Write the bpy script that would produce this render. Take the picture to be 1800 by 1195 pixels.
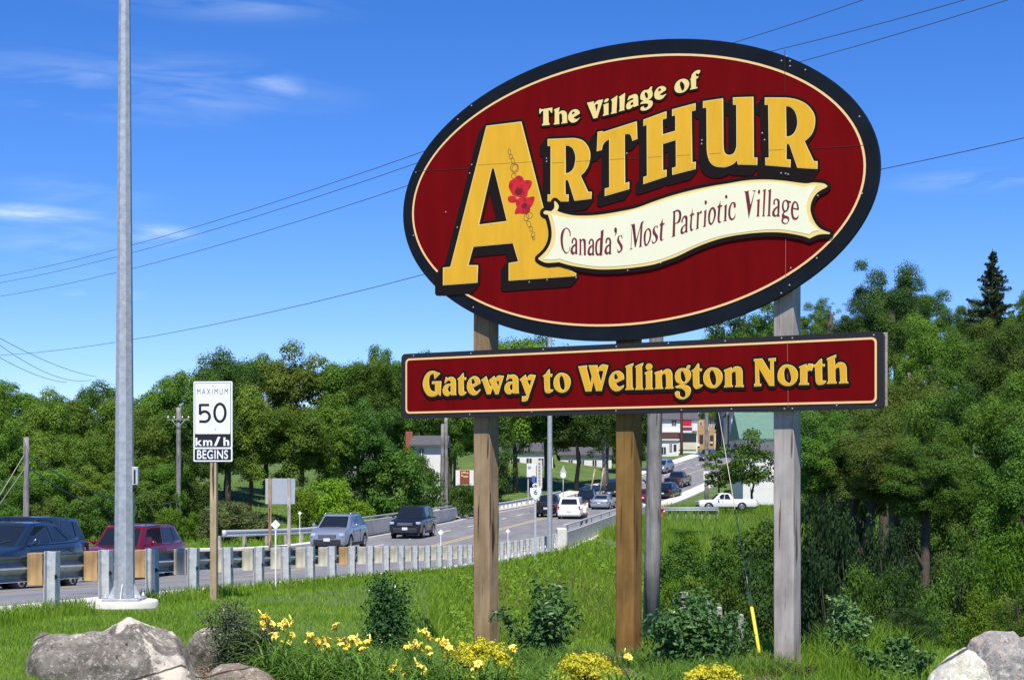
import bpy, bmesh, math, random
import numpy as np
from mathutils import Vector, Matrix

for o in list(bpy.data.objects):
    bpy.data.objects.remove(o)
scene = bpy.context.scene
COL = scene.collection
R = math.radians

# ------------------------------------------------------------------ camera
EYE = 1.85          # eye height above the lawn
F = 2700.0          # focal length in pixels of the 1800 px wide photograph
HY = 825.0          # horizon row in the photograph
cam_d = bpy.data.cameras.new('camera')
cam = bpy.data.objects.new('camera', cam_d)
COL.objects.link(cam)
cam.location = (0, 0, EYE)
cam.rotation_euler = (R(90), 0, 0)
cam_d.sensor_width = 36.0
cam_d.lens = 36.0 * F / 1800.0
cam_d.shift_y = (HY - 597.5) / 1800.0
cam_d.clip_start = 0.1
cam_d.clip_end = 6000.0
scene.camera = cam

# ------------------------------------------------------------------ light
SUN_EL, SUN_AZ = 60.0, 179.5       # azimuth clockwise from the view direction: behind the camera, a little left
world = bpy.data.worlds.new('World')
scene.world = world
world.use_nodes = True
wn, wl = world.node_tree.nodes, world.node_tree.links
wn.clear()
w_out = wn.new('ShaderNodeOutputWorld')
w_bg = wn.new('ShaderNodeBackground')
w_bg.inputs['Strength'].default_value = 0.102
sky = wn.new('ShaderNodeTexSky')
sky.sky_type = 'NISHITA'
sky.sun_disc = False
sky.sun_elevation = R(SUN_EL)
sky.sun_rotation = R(SUN_AZ)
sky.altitude = 1800
sky.air_density = 1.0
sky.dust_density = 0.0
sky.ozone_density = 3.0
hsv = wn.new('ShaderNodeHueSaturation')
hsv.inputs['Saturation'].default_value = 1.30
hsv.inputs['Value'].default_value = 1.0
hsv.inputs['Hue'].default_value = 0.5
wl.new(sky.outputs[0], hsv.inputs['Color'])
# thin cirrus: stretched noise, kept to a few patches of the sky
geo = wn.new('ShaderNodeTexCoord')
mp = wn.new('ShaderNodeMapping')
mp.inputs['Scale'].default_value = (5.0, 5.0, 34.0)
mp.inputs['Rotation'].default_value = (0.0, R(-9), 0.0)
wl.new(geo.outputs['Generated'], mp.inputs['Vector'])
nz = wn.new('ShaderNodeTexNoise')
nz.inputs['Scale'].default_value = 2.2
nz.inputs['Detail'].default_value = 7
nz.inputs['Roughness'].default_value = 0.55
nz.inputs['Distortion'].default_value = 0.5
wl.new(mp.outputs[0], nz.inputs['Vector'])
ramp = wn.new('ShaderNodeMapRange')
ramp.inputs['From Min'].default_value = 0.42
ramp.inputs['From Max'].default_value = 0.78
wl.new(nz.outputs['Fac'], ramp.inputs['Value'])

def pix_dir(x, y):
    return Vector(((x - 900) / F, 1.0, (HY - y) / F)).normalized()

last = None
for (x, y, sx, sz, amp) in [(250, 155, 0.10, 0.018, 0.30), (480, 155, 0.02, 0.010, 0.45), (60, 375, 0.035, 0.005, 0.9),
                            (280, 415, 0.02, 0.006, 1.0), (140, 340, 0.04, 0.010, 0.2), (1720, 318, 0.045, 0.006, 0.45),
                            (400, 5, 0.07, 0.010, 0.25), (140, 430, 0.05, 0.02, 0.25), (185, 518, 0.02, 0.004, 0.7),
                            (3300, 100, 0.2, 0.04, 0.4), (-1200, 300, 0.2, 0.04, 0.4)]:
    d = pix_dir(x, y)
    m = wn.new('ShaderNodeVectorMath'); m.operation = 'SUBTRACT'
    m.inputs[1].default_value = d
    nrm = wn.new('ShaderNodeVectorMath'); nrm.operation = 'NORMALIZE'
    wl.new(geo.outputs['Generated'], nrm.inputs[0])
    wl.new(nrm.outputs[0], m.inputs[0])
    s = wn.new('ShaderNodeVectorMath'); s.operation = 'MULTIPLY'
    s.inputs[1].default_value = (1 / sx, 1 / 0.3, 1 / sz)
    wl.new(m.outputs[0], s.inputs[0])
    ln = wn.new('ShaderNodeVectorMath'); ln.operation = 'LENGTH'
    wl.new(s.outputs[0], ln.inputs[0])
    mr = wn.new('ShaderNodeMapRange')
    mr.interpolation_type = 'SMOOTHSTEP'
    mr.inputs['From Min'].default_value = 1.6
    mr.inputs['From Max'].default_value = 0.0
    mr.inputs['To Max'].default_value = amp
    wl.new(ln.outputs['Value'], mr.inputs['Value'])
    if last is None:
        last = mr.outputs[0]
    else:
        ad = wn.new('ShaderNodeMath'); ad.operation = 'MAXIMUM'
        wl.new(last, ad.inputs[0]); wl.new(mr.outputs[0], ad.inputs[1])
        last = ad.outputs[0]
mul = wn.new('ShaderNodeMath'); mul.operation = 'MULTIPLY'; mul.use_clamp = True
wl.new(last, mul.inputs[0]); wl.new(ramp.outputs[0], mul.inputs[1])
mixc = wn.new('ShaderNodeMixRGB')
mixc.inputs['Color2'].default_value = (7.6, 8.6, 9.6, 1)
wl.new(mul.outputs[0], mixc.inputs['Fac'])
tint = wn.new('ShaderNodeMixRGB'); tint.blend_type = 'MULTIPLY'; tint.inputs['Fac'].default_value = 1.0
tint.inputs['Color2'].default_value = (0.90, 0.945, 1.30, 1)
wl.new(hsv.outputs[0], tint.inputs['Color1'])
wl.new(tint.outputs[0], mixc.inputs['Color1'])
wl.new(mixc.outputs[0], w_bg.inputs['Color'])
wl.new(w_bg.outputs[0], w_out.inputs['Surface'])

sun_d = bpy.data.lights.new('sun', 'SUN')
sun_d.energy = 5.0
sun_d.angle = R(0.53)
sun_d.color = (1.0, 0.93, 0.82)
sun = bpy.data.objects.new('sun', sun_d)
COL.objects.link(sun)
_az = R(SUN_AZ)
sdir = Vector((math.sin(_az) * math.cos(R(SUN_EL)), math.cos(_az) * math.cos(R(SUN_EL)), math.sin(R(SUN_EL))))
sun.rotation_euler = sdir.to_track_quat('Z', 'Y').to_euler()
sun.location = (0, -20, 40)

scene.view_settings.view_transform = 'Standard'
scene.view_settings.look = 'None'
scene.view_settings.exposure = 0.4
scene.view_settings.gamma = 1.0
scene.view_settings.use_curve_mapping = False
scene.render.engine = 'CYCLES'
scene.cycles.max_bounces = 6
scene.cycles.transparent_max_bounces = 8

# ------------------------------------------------------------------ helpers
def W(x, y, Z):
    """point of the place seen at photo pixel (x, y) at depth Z"""
    return Vector((Z * (x - 900) / F, Z, EYE + Z * (HY - y) / F))

def setp(o, label=None, cat=None, group=None, kind=None):
    if label: o['label'] = label
    if cat: o['category'] = cat
    if group: o['group'] = group
    if kind: o['kind'] = kind
    return o

def link(name, me, parent=None, loc=None, rot=None):
    o = bpy.data.objects.new(name, me)
    COL.objects.link(o)
    if parent is not None: o.parent = parent
    if loc is not None: o.location = loc
    if rot is not None: o.rotation_euler = rot
    return o

def empty(name, loc=(0, 0, 0), rot=(0, 0, 0), **kw):
    o = bpy.data.objects.new(name, None)
    o.empty_display_size = 0.2
    COL.objects.link(o)
    o.location = loc
    o.rotation_euler = rot
    return setp(o, **kw)

def copy_tree(o, parent=None):
    c = o.copy(); COL.objects.link(c); c.parent = parent
    for ch in list(o.children): copy_tree(ch, c)
    return c

def mesh_np(name, V, Fc, mats=(), smooth=False, mi=None, sharp=None):
    """V (n,3) array, Fc (m,k) int array"""
    V = np.asarray(V, dtype=np.float32); Fc = np.asarray(Fc, dtype=np.int32)
    me = bpy.data.meshes.new(name)
    m, k = Fc.shape
    me.vertices.add(len(V)); me.vertices.foreach_set('co', V.ravel())
    me.loops.add(m * k); me.loops.foreach_set('vertex_index', Fc.ravel())
    me.polygons.add(m)
    me.polygons.foreach_set('loop_start', np.arange(0, m * k, k, dtype=np.int32))
    me.polygons.foreach_set('loop_total', np.full(m, k, dtype=np.int32))
    if mi is not None: me.polygons.foreach_set('material_index', np.asarray(mi, dtype=np.int32))
    me.update(calc_edges=True)
    if smooth: me.shade_smooth()
    else: me.shade_flat()
    for mt in mats: me.materials.append(mt)
    return me

class MB:
    """collects shapes and builds one mesh"""
    def __init__(s): s.v = []; s.f = []; s.m = []; s.sm = []
    def add(s, vs, fs, mi=0, smooth=False):
        b = len(s.v); s.v += [tuple(v) for v in vs]
        for f in fs: s.f.append([b + i for i in f]); s.m.append(mi); s.sm.append(smooth)
        return s
    def box(s, c, d, rz=0.0, mi=0, rx=0.0, ry=0.0):
        M = Matrix.Rotation(rz, 3, 'Z') @ Matrix.Rotation(ry, 3, 'Y') @ Matrix.Rotation(rx, 3, 'X')
        vs = [Vector(c) + M @ Vector((sx * d[0] / 2, sy * d[1] / 2, sz * d[2] / 2)) for sx in (-1, 1) for sy in (-1, 1) for sz in (-1, 1)]
        return s.add(vs, [(0, 1, 3, 2), (4, 6, 7, 5), (0, 4, 5, 1), (2, 3, 7, 6), (0, 2, 6, 4), (1, 5, 7, 3)], mi)
    def bbox(s, lo, hi, mi=0):
        c = [(a + b) / 2 for a, b in zip(lo, hi)]; d = [b - a for a, b in zip(lo, hi)]
        return s.box(c, d, mi=mi)
    def tube(s, pts, rad, n=8, mi=0, caps=True, smooth=True, rot=0.0):
        pts = [Vector(p) for p in pts]
        if not isinstance(rad, (list, tuple)): rad = [rad] * len(pts)
        rings = []
        ref = Vector((0, 0, 1)) if abs((pts[-1] - pts[0]).normalized().z) < 0.9 else Vector((1, 0, 0))
        for i, p in enumerate(pts):
            t = (pts[min(i + 1, len(pts) - 1)] - pts[max(i - 1, 0)]).normalized()
            a = t.cross(ref).normalized(); b = t.cross(a).normalized()
            rings.append([p + (a * math.cos(rot + 2 * math.pi * k / n) + b * math.sin(rot + 2 * math.pi * k / n)) * rad[i] for k in range(n)])
        vs = [v for r in rings for v in r]; fs = []
        for i in range(len(pts) - 1):
            for k in range(n):
                fs.append((i * n + k, i * n + (k + 1) % n, (i + 1) * n + (k + 1) % n, (i + 1) * n + k))
        s.add(vs, fs, mi, smooth)
        if caps:
            s.add(rings[0], [tuple(range(n))][::-1], mi); s.add(rings[-1], [tuple(range(n))], mi)
        return s
    def prism(s, poly, lo, hi, axis='z', mi=0, smooth=False):
        """poly of 2D points extruded along axis; for 'y' poly is (x,z); for 'x' poly is (y,z)"""
        def mk(p, t):
            return (p[0], p[1], t) if axis == 'z' else ((p[0], t, p[1]) if axis == 'y' else (t, p[0], p[1]))
        n = len(poly)
        vs = [mk(p, lo) for p in poly] + [mk(p, hi) for p in poly]
        s.add(vs, [tuple(range(n)), tuple(range(2 * n - 1, n - 1, -1))], mi)
        s.add(vs, [(i, (i + 1) % n, n + (i + 1) % n, n + i) for i in range(n)], mi, smooth)
        return s
    def quad(s, a, b, c, d, mi=0): return s.add([a, b, c, d], [(0, 1, 2, 3)], mi)
    def mesh(s, name, *mats, bevel=0.0):
        me = bpy.data.meshes.new(name)
        me.from_pydata(s.v, [], s.f)
        me.polygons.foreach_set('material_index', s.m)
        me.polygons.foreach_set('use_smooth', s.sm)
        for mt in mats: me.materials.append(mt)
        bm = bmesh.new(); bm.from_mesh(me)
        bmesh.ops.remove_doubles(bm, verts=bm.verts, dist=1e-5)
        bmesh.ops.recalc_face_normals(bm, faces=bm.faces)
        if bevel > 0:
            bmesh.ops.bevel(bm, geom=[e for e in bm.edges if len(e.link_faces) == 2 and e.calc_face_angle(0) > 0.6], offset=bevel, segments=1, affect='EDGES', clamp_overlap=True)
        bm.to_mesh(me); bm.free()
        return me
    def obj(s, name, mats, parent=None, loc=None, rot=None, bevel=0.0):
        if not isinstance(mats, (list, tuple)): mats = [mats]
        return link(name, s.mesh(name, *mats, bevel=bevel), parent, loc, rot)

# ------------------------------------------------------------------ materials
def srgb(r, g, b):
    f = lambda c: ((c / 255) / 12.92) if c / 255 <= 0.04045 else (((c / 255) + 0.055) / 1.055) ** 2.4
    return (f(r), f(g), f(b), 1)

def mat(name, col, rough=0.6, metal=0.0, var=0.0, scale=8.0, bump=0.0, bscale=40.0, col2=None, stretch=(1, 1, 1),
        coat=0.0, spec=0.5, detail=6, thr=None, coord='Object'):
    m = bpy.data.materials.new(name); m.use_nodes = True
    n, l = m.node_tree.nodes, m.node_tree.links
    p = n['Principled BSDF']
    c = col if len(col) == 4 else (*col, 1)
    p.inputs['Base Color'].default_value = c
    p.inputs['Roughness'].default_value = rough
    p.inputs['Metallic'].default_value = metal
    p.inputs['Coat Weight'].default_value = coat
    p.inputs['Specular IOR Level'].default_value = spec
    tc = n.new('ShaderNodeTexCoord')
    mpn = n.new('ShaderNodeMapping'); mpn.inputs['Scale'].default_value = stretch
    l.new(tc.outputs[coord], mpn.inputs['Vector'])
    if var > 0 or col2 is not None:
        t = n.new('ShaderNodeTexNoise'); t.inputs['Scale'].default_value = scale; t.inputs['Detail'].default_value = detail
        t.inputs['Roughness'].default_value = 0.62
        l.new(mpn.outputs[0], t.inputs['Vector'])
        mr = n.new('ShaderNodeMapRange')
        lo, hi = thr if thr else (0.3, 0.7)
        mr.inputs['From Min'].default_value = lo; mr.inputs['From Max'].default_value = hi
        l.new(t.outputs['Fac'], mr.inputs['Value'])
        mx = n.new('ShaderNodeMixRGB')
        d = col2 if col2 is not None else tuple(min(1, v * (1 + var)) for v in c[:3]) + (1,)
        if len(d) == 3: d = (*d, 1)
        mx.inputs['Color1'].default_value = c if col2 is not None else tuple(v * (1 - var) for v in c[:3]) + (1,)
        mx.inputs['Color2'].default_value = d
        l.new(mr.outputs[0], mx.inputs['Fac'])
        l.new(mx.outputs[0], p.inputs['Base Color'])
    if bump > 0:
        t2 = n.new('ShaderNodeTexNoise'); t2.inputs['Scale'].default_value = bscale; t2.inputs['Detail'].default_value = 5
        l.new(mpn.outputs[0], t2.inputs['Vector'])
        b = n.new('ShaderNodeBump'); b.inputs['Strength'].default_value = bump; b.inputs['Distance'].default_value = 0.02
        l.new(t2.outputs['Fac'], b.inputs['Height']); l.new(b.outputs[0], p.inputs['Normal'])
    return m

def leaf_mat(name, c1, c2, trans=0.36, rough=0.6, scale=0.6, hue=0.012, val=0.3):
    m = bpy.data.materials.new(name); m.use_nodes = True
    n, l = m.node_tree.nodes, m.node_tree.links
    n.clear()
    out = n.new('ShaderNodeOutputMaterial')
    g = n.new('ShaderNodeNewGeometry')
    t = n.new('ShaderNodeTexNoise'); t.inputs['Scale'].default_value = scale; t.inputs['Detail'].default_value = 3
    l.new(g.outputs['Position'], t.inputs['Vector'])
    mr = n.new('ShaderNodeMapRange'); mr.inputs['From Min'].default_value = 0.35; mr.inputs['From Max'].default_value = 0.65
    l.new(t.outputs['Fac'], mr.inputs['Value'])
    mx = n.new('ShaderNodeMixRGB'); mx.inputs['Color1'].default_value = (*c1, 1); mx.inputs['Color2'].default_value = (*c2, 1)
    ad = n.new('ShaderNodeMath'); ad.operation = 'MULTIPLY_ADD'; ad.inputs[1].default_value = 0.5; ad.use_clamp = True
    rpi = n.new('ShaderNodeMath'); rpi.operation = 'MULTIPLY'; rpi.inputs[1].default_value = 0.5
    l.new(g.outputs['Random Per Island'], rpi.inputs[0])
    l.new(mr.outputs[0], ad.inputs[0]); l.new(rpi.outputs[0], ad.inputs[2]); l.new(ad.outputs[0], mx.inputs['Fac'])
    oi = n.new('ShaderNodeObjectInfo')
    h = n.new('ShaderNodeHueSaturation')
    hm = n.new('ShaderNodeMapRange'); hm.inputs['To Min'].default_value = 0.5 - hue; hm.inputs['To Max'].default_value = 0.5 + hue
    vm = n.new('ShaderNodeMapRange'); vm.inputs['To Min'].default_value = 1 - val; vm.inputs['To Max'].default_value = 1 + val
    l.new(oi.outputs['Random'], hm.inputs['Value'])
    fr = n.new('ShaderNodeMath'); fr.operation = 'MULTIPLY'; fr.inputs[1].default_value = 7.31
    f2 = n.new('ShaderNodeMath'); f2.operation = 'FRACT'
    l.new(oi.outputs['Random'], fr.inputs[0]); l.new(fr.outputs[0], f2.inputs[0]); l.new(f2.outputs[0], vm.inputs['Value'])
    l.new(hm.outputs[0], h.inputs['Hue']); l.new(vm.outputs[0], h.inputs['Value']); l.new(mx.outputs[0], h.inputs['Color'])
    p = n.new('ShaderNodeBsdfPrincipled'); p.inputs['Roughness'].default_value = rough
    p.inputs['Specular IOR Level'].default_value = 0.22
    l.new(h.outputs[0], p.inputs['Base Color'])
    tr = n.new('ShaderNodeBsdfTranslucent'); l.new(h.outputs[0], tr.inputs['Color'])
    ms = n.new('ShaderNodeMixShader'); ms.inputs['Fac'].default_value = trans
    l.new(p.outputs[0], ms.inputs[1]); l.new(tr.outputs[0], ms.inputs[2]); l.new(ms.outputs[0], out.inputs['Surface'])
    return m

M = {}
M['galv'] = mat('galvanised_steel', (0.40, 0.43, 0.46), 0.5, 0.3, var=0.22, scale=14, detail=8, bump=0.03)
M['galv_post'] = mat('pale_galvanised_post', (0.46, 0.49, 0.51), 0.5, 0.1, var=0.25, scale=9, detail=8)
M['galv_dull'] = mat('dull_galvanised_steel', (0.47, 0.51, 0.55), 0.6, 0.25, var=0.2, scale=10)
M['rail'] = mat('guard_rail_steel', (0.30, 0.33, 0.34), 0.65, 0.1, var=0.2, scale=3)
M['concrete'] = mat('concrete', (0.50, 0.48, 0.44), 0.85, var=0.16, scale=1.6, bump=0.2, bscale=30, detail=9)
M['concrete_pale'] = mat('pale_concrete', (0.62, 0.60, 0.55), 0.85, var=0.12, scale=3, bump=0.2, bscale=30, detail=9)
M['asphalt'] = mat('asphalt', (0.19, 0.187, 0.195), 0.85, var=0.22, scale=0.9, bump=0.1, bscale=60, detail=12, stretch=(1, .22, 1))
M['yellow_line'] = mat('yellow_road_paint', (0.56, 0.42, 0.16), 0.7, col2=(0.36, 0.30, 0.18), scale=3, thr=(0.5, 0.75))
M['white_line'] = mat('white_road_paint', (0.72, 0.72, 0.70), 0.7, col2=(0.4, 0.4, 0.4), scale=3, thr=(0.55, 0.75))
M['white'] = mat('white_paint', (0.78, 0.78, 0.76), 0.5, var=0.04, scale=5)
M['sign_white'] = mat('reflective_white_sheet', (0.80, 0.83, 0.86), 0.45)
M['black'] = mat('black_paint', (0.012, 0.013, 0.016), 0.4)
M['dark'] = mat('dark_matt', (0.012, 0.012, 0.012), 0.8)
M['frame_black'] = mat('black_sign_frame', (0.006, 0.009, 0.013), 0.5, var=0.3, scale=3, spec=0.15)
M['outline'] = mat('dark_letter_outline', (0.012, 0.008, 0.007), 0.6, spec=0.1)
M['sign_red'] = mat('dark_red_sign_face', (0.150, 0.0035, 0.0045), 0.5, var=0.13, scale=1.3, detail=7, spec=0.03, stretch=(5, 0.7, 1))
M['gold'] = mat('gold_letter_paint', (0.74, 0.41, 0.030), 0.5, var=0.07, scale=2, spec=0.1, detail=7, stretch=(5, 0.8, 1))
M['gold_pale'] = mat('pale_gold_paint', (0.86, 0.66, 0.24), 0.4)
M['cream_line'] = mat('cream_line_paint', (0.90, 0.58, 0.25), 0.45)
M['cream'] = mat('cream_banner_paint', (0.88, 0.85, 0.60), 0.45, var=0.03, scale=2)
M['banner_red'] = mat('banner_letter_red', (0.20, 0.014, 0.025), 0.5, col2=(0.10, 0.012, 0.015), scale=9, thr=(0.45, 0.6))
M['poppy'] = mat('poppy_red', (0.62, 0.012, 0.012), 0.4, col2=(0.35, 0.005, 0.008), scale=14, thr=(0.45, 0.6))
M['poppy_dark'] = mat('poppy_dark_red', (0.16, 0.004, 0.004), 0.5)
M['chain'] = mat('chain_brown', (0.14, 0.07, 0.02), 0.6)
M['screw'] = mat('screw_head', (0.55, 0.55, 0.52), 0.4, 0.5)

def wood(name, c1, c2, crack=(0.05, 0.035, 0.02), knots=True):
    m = bpy.data.materials.new(name); m.use_nodes = True
    n, l = m.node_tree.nodes, m.node_tree.links
    p = n['Principled BSDF']; p.inputs['Roughness'].default_value = 0.8; p.inputs['Specular IOR Level'].default_value = 0.25
    tc = n.new('ShaderNodeTexCoord')
    mp_ = n.new('ShaderNodeMapping'); mp_.inputs['Scale'].default_value = (9, 1.1, 9) if False else (9, 9, 0.7)
    l.new(tc.outputs['Object'], mp_.inputs['Vector'])
    a = n.new('ShaderNodeTexNoise'); a.inputs['Scale'].default_value = 2.0; a.inputs['Detail'].default_value = 9; a.inputs['Roughness'].default_value = 0.65
    l.new(mp_.outputs[0], a.inputs['Vector'])
    mr = n.new('ShaderNodeMapRange'); mr.inputs['From Min'].default_value = 0.33; mr.inputs['From Max'].default_value = 0.67
    l.new(a.outputs['Fac'], mr.inputs['Value'])
    mx = n.new('ShaderNodeMixRGB'); mx.inputs['Color1'].default_value = (*c1, 1); mx.inputs['Color2'].default_value = (*c2, 1)
    l.new(mr.outputs[0], mx.inputs['Fac'])
    b = n.new('ShaderNodeTexNoise'); b.inputs['Scale'].default_value = 3.1; b.inputs['Detail'].default_value = 4
    mpb = n.new('ShaderNodeMapping'); mpb.inputs['Scale'].default_value = (5.0, 5.0, 0.28); mpb.inputs['Location'].default_value = (3, 1, 5)
    l.new(tc.outputs['Object'], mpb.inputs['Vector']); l.new(mpb.outputs[0], b.inputs['Vector'])
    mrb = n.new('ShaderNodeMapRange'); mrb.inputs['From Min'].default_value = 0.60; mrb.inputs['From Max'].default_value = 0.63
    l.new(b.outputs['Fac'], mrb.inputs['Value'])
    mx2 = n.new('ShaderNodeMixRGB'); mx2.inputs['Color2'].default_value = (*crack, 1)
    l.new(mrb.outputs[0], mx2.inputs['Fac']); l.new(mx.outputs[0], mx2.inputs['Color1'])
    # broad weather stain
    c = n.new('ShaderNodeTexNoise'); c.inputs['Scale'].default_value = 2.3; c.inputs['Detail'].default_value = 5
    l.new(tc.outputs['Object'], c.inputs['Vector'])
    mrc = n.new('ShaderNodeMapRange'); mrc.inputs['From Min'].default_value = 0.35; mrc.inputs['From Max'].default_value = 0.7; mrc.inputs['To Min'].default_value = 0.75; mrc.inputs['To Max'].default_value = 1.25
    l.new(c.outputs['Fac'], mrc.inputs['Value'])
    hs = n.new('ShaderNodeHueSaturation'); l.new(mrc.outputs[0], hs.inputs['Value']); l.new(mx2.outputs[0], hs.inputs['Color'])
    l.new(hs.outputs[0], p.inputs['Base Color'])
    bp = n.new('ShaderNodeBump'); bp.inputs['Strength'].default_value = 0.5; bp.inputs['Distance'].default_value = 0.006
    l.new(a.outputs['Fac'], bp.inputs['Height']); l.new(bp.outputs[0], p.inputs['Normal'])
    return m
M['wood_brown'] = wood('weathered_brown_timber', (0.25, 0.165, 0.085), (0.38, 0.275, 0.16))
M['wood_amber'] = wood('amber_treated_timber', (0.175, 0.092, 0.022), (0.28, 0.160, 0.046), (0.10, 0.06, 0.02))
M['wood_grey'] = wood('grey_weathered_timber', (0.33, 0.29, 0.26), (0.47, 0.43, 0.40), (0.12, 0.09, 0.07))
M['pole_grey'] = wood('grey_pole_timber', (0.16, 0.155, 0.15), (0.30, 0.285, 0.27), (0.08, 0.07, 0.06))
M['block_new'] = wood('tan_block_timber', (0.30, 0.19, 0.085), (0.44, 0.30, 0.15))
M['block_pale'] = wood('pale_block_timber', (0.34, 0.33, 0.26), (0.50, 0.48, 0.40), (0.2, 0.19, 0.13))
M['pine_post'] = wood('pale_pine_timber', (0.34, 0.26, 0.15), (0.50, 0.40, 0.26))
M['bark'] = mat('bark', (0.075, 0.058, 0.042), 0.9, var=0.4, scale=4, stretch=(4, 4, 0.6), bump=0.6, bscale=8)
M['bark_grey'] = mat('grey_bark', (0.17, 0.15, 0.125), 0.9, var=0.35, scale=4, stretch=(4, 4, 0.6))
M['wire'] = mat('wire', (0.055, 0.06, 0.065), 0.6)
M['wire_pale'] = mat('steel_guy_wire', (0.3, 0.3, 0.28), 0.4, 0.5)
M['guy_yellow'] = mat('yellow_plastic', (0.80, 0.66, 0.03), 0.45)
# ------------------------------------------------------------------ lettering outlines, traced point by point ("!" marks a corner)
CR = {'0': (0, 0, 1), 'C1': (950, 220, 8.533), 'C2': (1120, 160, 6.639), 'C3': (1270, 150, 6.639), 'C4': (940, 110, 9.96),
      'C5': (1080, 110, 11.25), 'C6': (940, 340, 8.533), 'C7': (1100, 350, 9.0), 'C8': (1280, 310, 9.195),
      'D1': (740, 630, 11.947), 'D2': (870, 630, 11.947), 'D3': (1010, 620, 11.947), 'D4': (1160, 620, 11.25), 'D5': (1310, 610, 9.474),
      'P7': (880, 220, 4.271)}
BIG = [
 ('A', '0', "856.2,222! 917.5,214.5! 952.4,350! 968,410! 985,465! 1013.9,480.7! 1013.9,485.7! 895.4,493.8! 895.4,462.6! 912.2,459.9! 902.7,428! 833.6,434.3! 824.3,466.4! 841.4,466.4! 840.6,497.3! 779.9,501.8! 779.9,470.7! 792.9,469.4!|866,297! 869.5,297! 892.1,389! 843.1,395.3!"),
 ('R', 'C1', "118,215! 430,202! 540,203 650,240 730,340 758,460 735,600 680,700 615,765! 725,1005! 778,1005! 775,1110! 520,1140! 425,835! 385,830! 385,1045! 432,1045! 432,1150! 118,1150! 118,1045! 162,1045! 162,320! 118,320!|388,315! 440,320 500,370 535,490 510,640 450,710 388,730!"),
 ('T', 'C1', "868,108! 940,95! 952,110! 1452,-50! 1465,215! 1390,243! 1365,165 1335,142 1275,145! 1278,875! 1340,855! 1342,965! 975,1070! 975,955! 1042,940! 1040,220! 985,255 945,310 930,380! 855,400!"),
 ('H', 'C2', "80,340! 348,242! 350,325! 305,340! 305,512! 452,470! 452,290! 415,300! 415,220! 688,148! 688,232! 643,243! 650,838! 690,830! 690,915! 418,985! 415,902! 460,890! 458,578! 308,625! 308,932! 350,922! 350,1003! 80,1092! 80,1008! 122,995! 118,402! 80,415!"),
 ('U', 'C3', "-221,192! 13,158! 18,690! 30,785 80,817 140,795 170,720! 168,235! 130,235! 128,148! 367,140! 372,848! 413,848! 413,936! 185,930! 175,880! 130,925 50,958 0,961 -80,950 -140,900 -172,800 -178,690! -180,270! -221,272!"),
 ('R', 'C3', "500,148! 750,150! 870,170 990,230 1075,340 1085,470 1045,580 965,660! 1072,890! 1115,890! 1115,982! 880,968! 785,693! 755,693! 752,868! 802,872! 800,963! 508,938! 505,850! 548,850! 540,235! 500,235!|748,250! 800,262 855,320 880,430 860,530 810,590 752,605!"),
]
TOP = [
 ('T', 'C4', "92,820! 120,815 135,828 200,815 290,800 318,795! 318,885! 300,885 275,850 252,848! 255,1060! 275,1078! 270,1100! 140,1112! 140,1090! 160,1075! 162,855! 140,860 120,880 112,900! 92,905!"),
 ('h', 'C4', "350,830! 450,790! 440,830 430,885! 470,855 520,850 560,875 575,920! 578,1045! 585,1065! 478,1078! 480,1060! 495,1050! 490,930 475,900 450,905 438,925! 440,1060! 445,1085! 345,1095! 345,1075! 360,1062! 362,860! 350,850!"),
 ('e', 'C4', "800,895! 790,860 755,830 700,828 640,860 600,930 600,1000 640,1050 690,1060 750,1035 800,975! 795,970! 760,995 720,995 690,970! 795,905!|665,920! 665,890 685,868 700,870 715,895!"),
 ('V', 'C4', "925,712! 1045,688! 1055,745! 1075,705 1110,675 1140,665! 1208,655! 1108,975! 1040,990!|1066,752! 1085,740 1100,735 1122,742! 1090,880!"),
 ('i', 'C4', "1208,750! 1300,715! 1300,905! 1312,918! 1205,945! 1205,920! 1222,910! 1218,768!|1225,705! 1235,670 1270,640 1305,640! 1300,675 1260,705!"),
 ('l', 'C4', "1345,660! 1455,585! 1440,870! 1450,888! 1345,910! 1345,890! 1360,880! 1365,695!"),
 ('l', 'C5', "100,690! 222,610! 205,930! 218,950! 100,980! 105,955! 118,940! 115,725!"),
 ('a', 'C5', "275,745! 300,670! 330,665 400,635 455,640 480,690! 482,840! 492,855! 400,890! 380,875! 340,915 290,935 255,920 245,870 270,810 320,770 385,745! 385,720 350,715 275,760!|385,790! 350,800 330,830 340,855 385,840!"),
 ('g', 'C5', "525,700 540,620 600,560 680,545 730,490 760,485! 745,550! 765,600 760,680 700,740 640,750! 740,760 770,800 755,870 690,930 600,960 545,955 528,920 550,885 590,875! 605,905 650,900 680,860 670,825 610,820 530,835! 525,810! 590,765! 540,745|610,640 625,600 655,605 675,650 675,700 655,715 630,700"),
 ('e', 'C5', "1035,545! 1020,500 960,475 880,500 820,570 800,650 820,720 880,745 960,725 1040,635! 1030,628! 980,655 930,655 905,640! 1025,560!|882,590! 880,545 905,520 925,525 940,555!"),
 ('o', 'C5', "1200,500 1240,400 1330,340 1430,340 1490,410 1470,510 1390,590 1290,612 1220,580|1305,440 1325,385 1355,400 1395,450 1395,520 1360,570 1325,520"),
 ('f', 'C5', "1505,350! 1530,320! 1545,250 1600,190 1660,160 1712,162! 1700,210 1670,240! 1640,225! 1620,240 1635,285 1675,280! 1665,315 1630,330! 1622,495! 1655,495! 1650,520! 1510,550! 1512,530! 1530,510! 1522,352!"),
]
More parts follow.
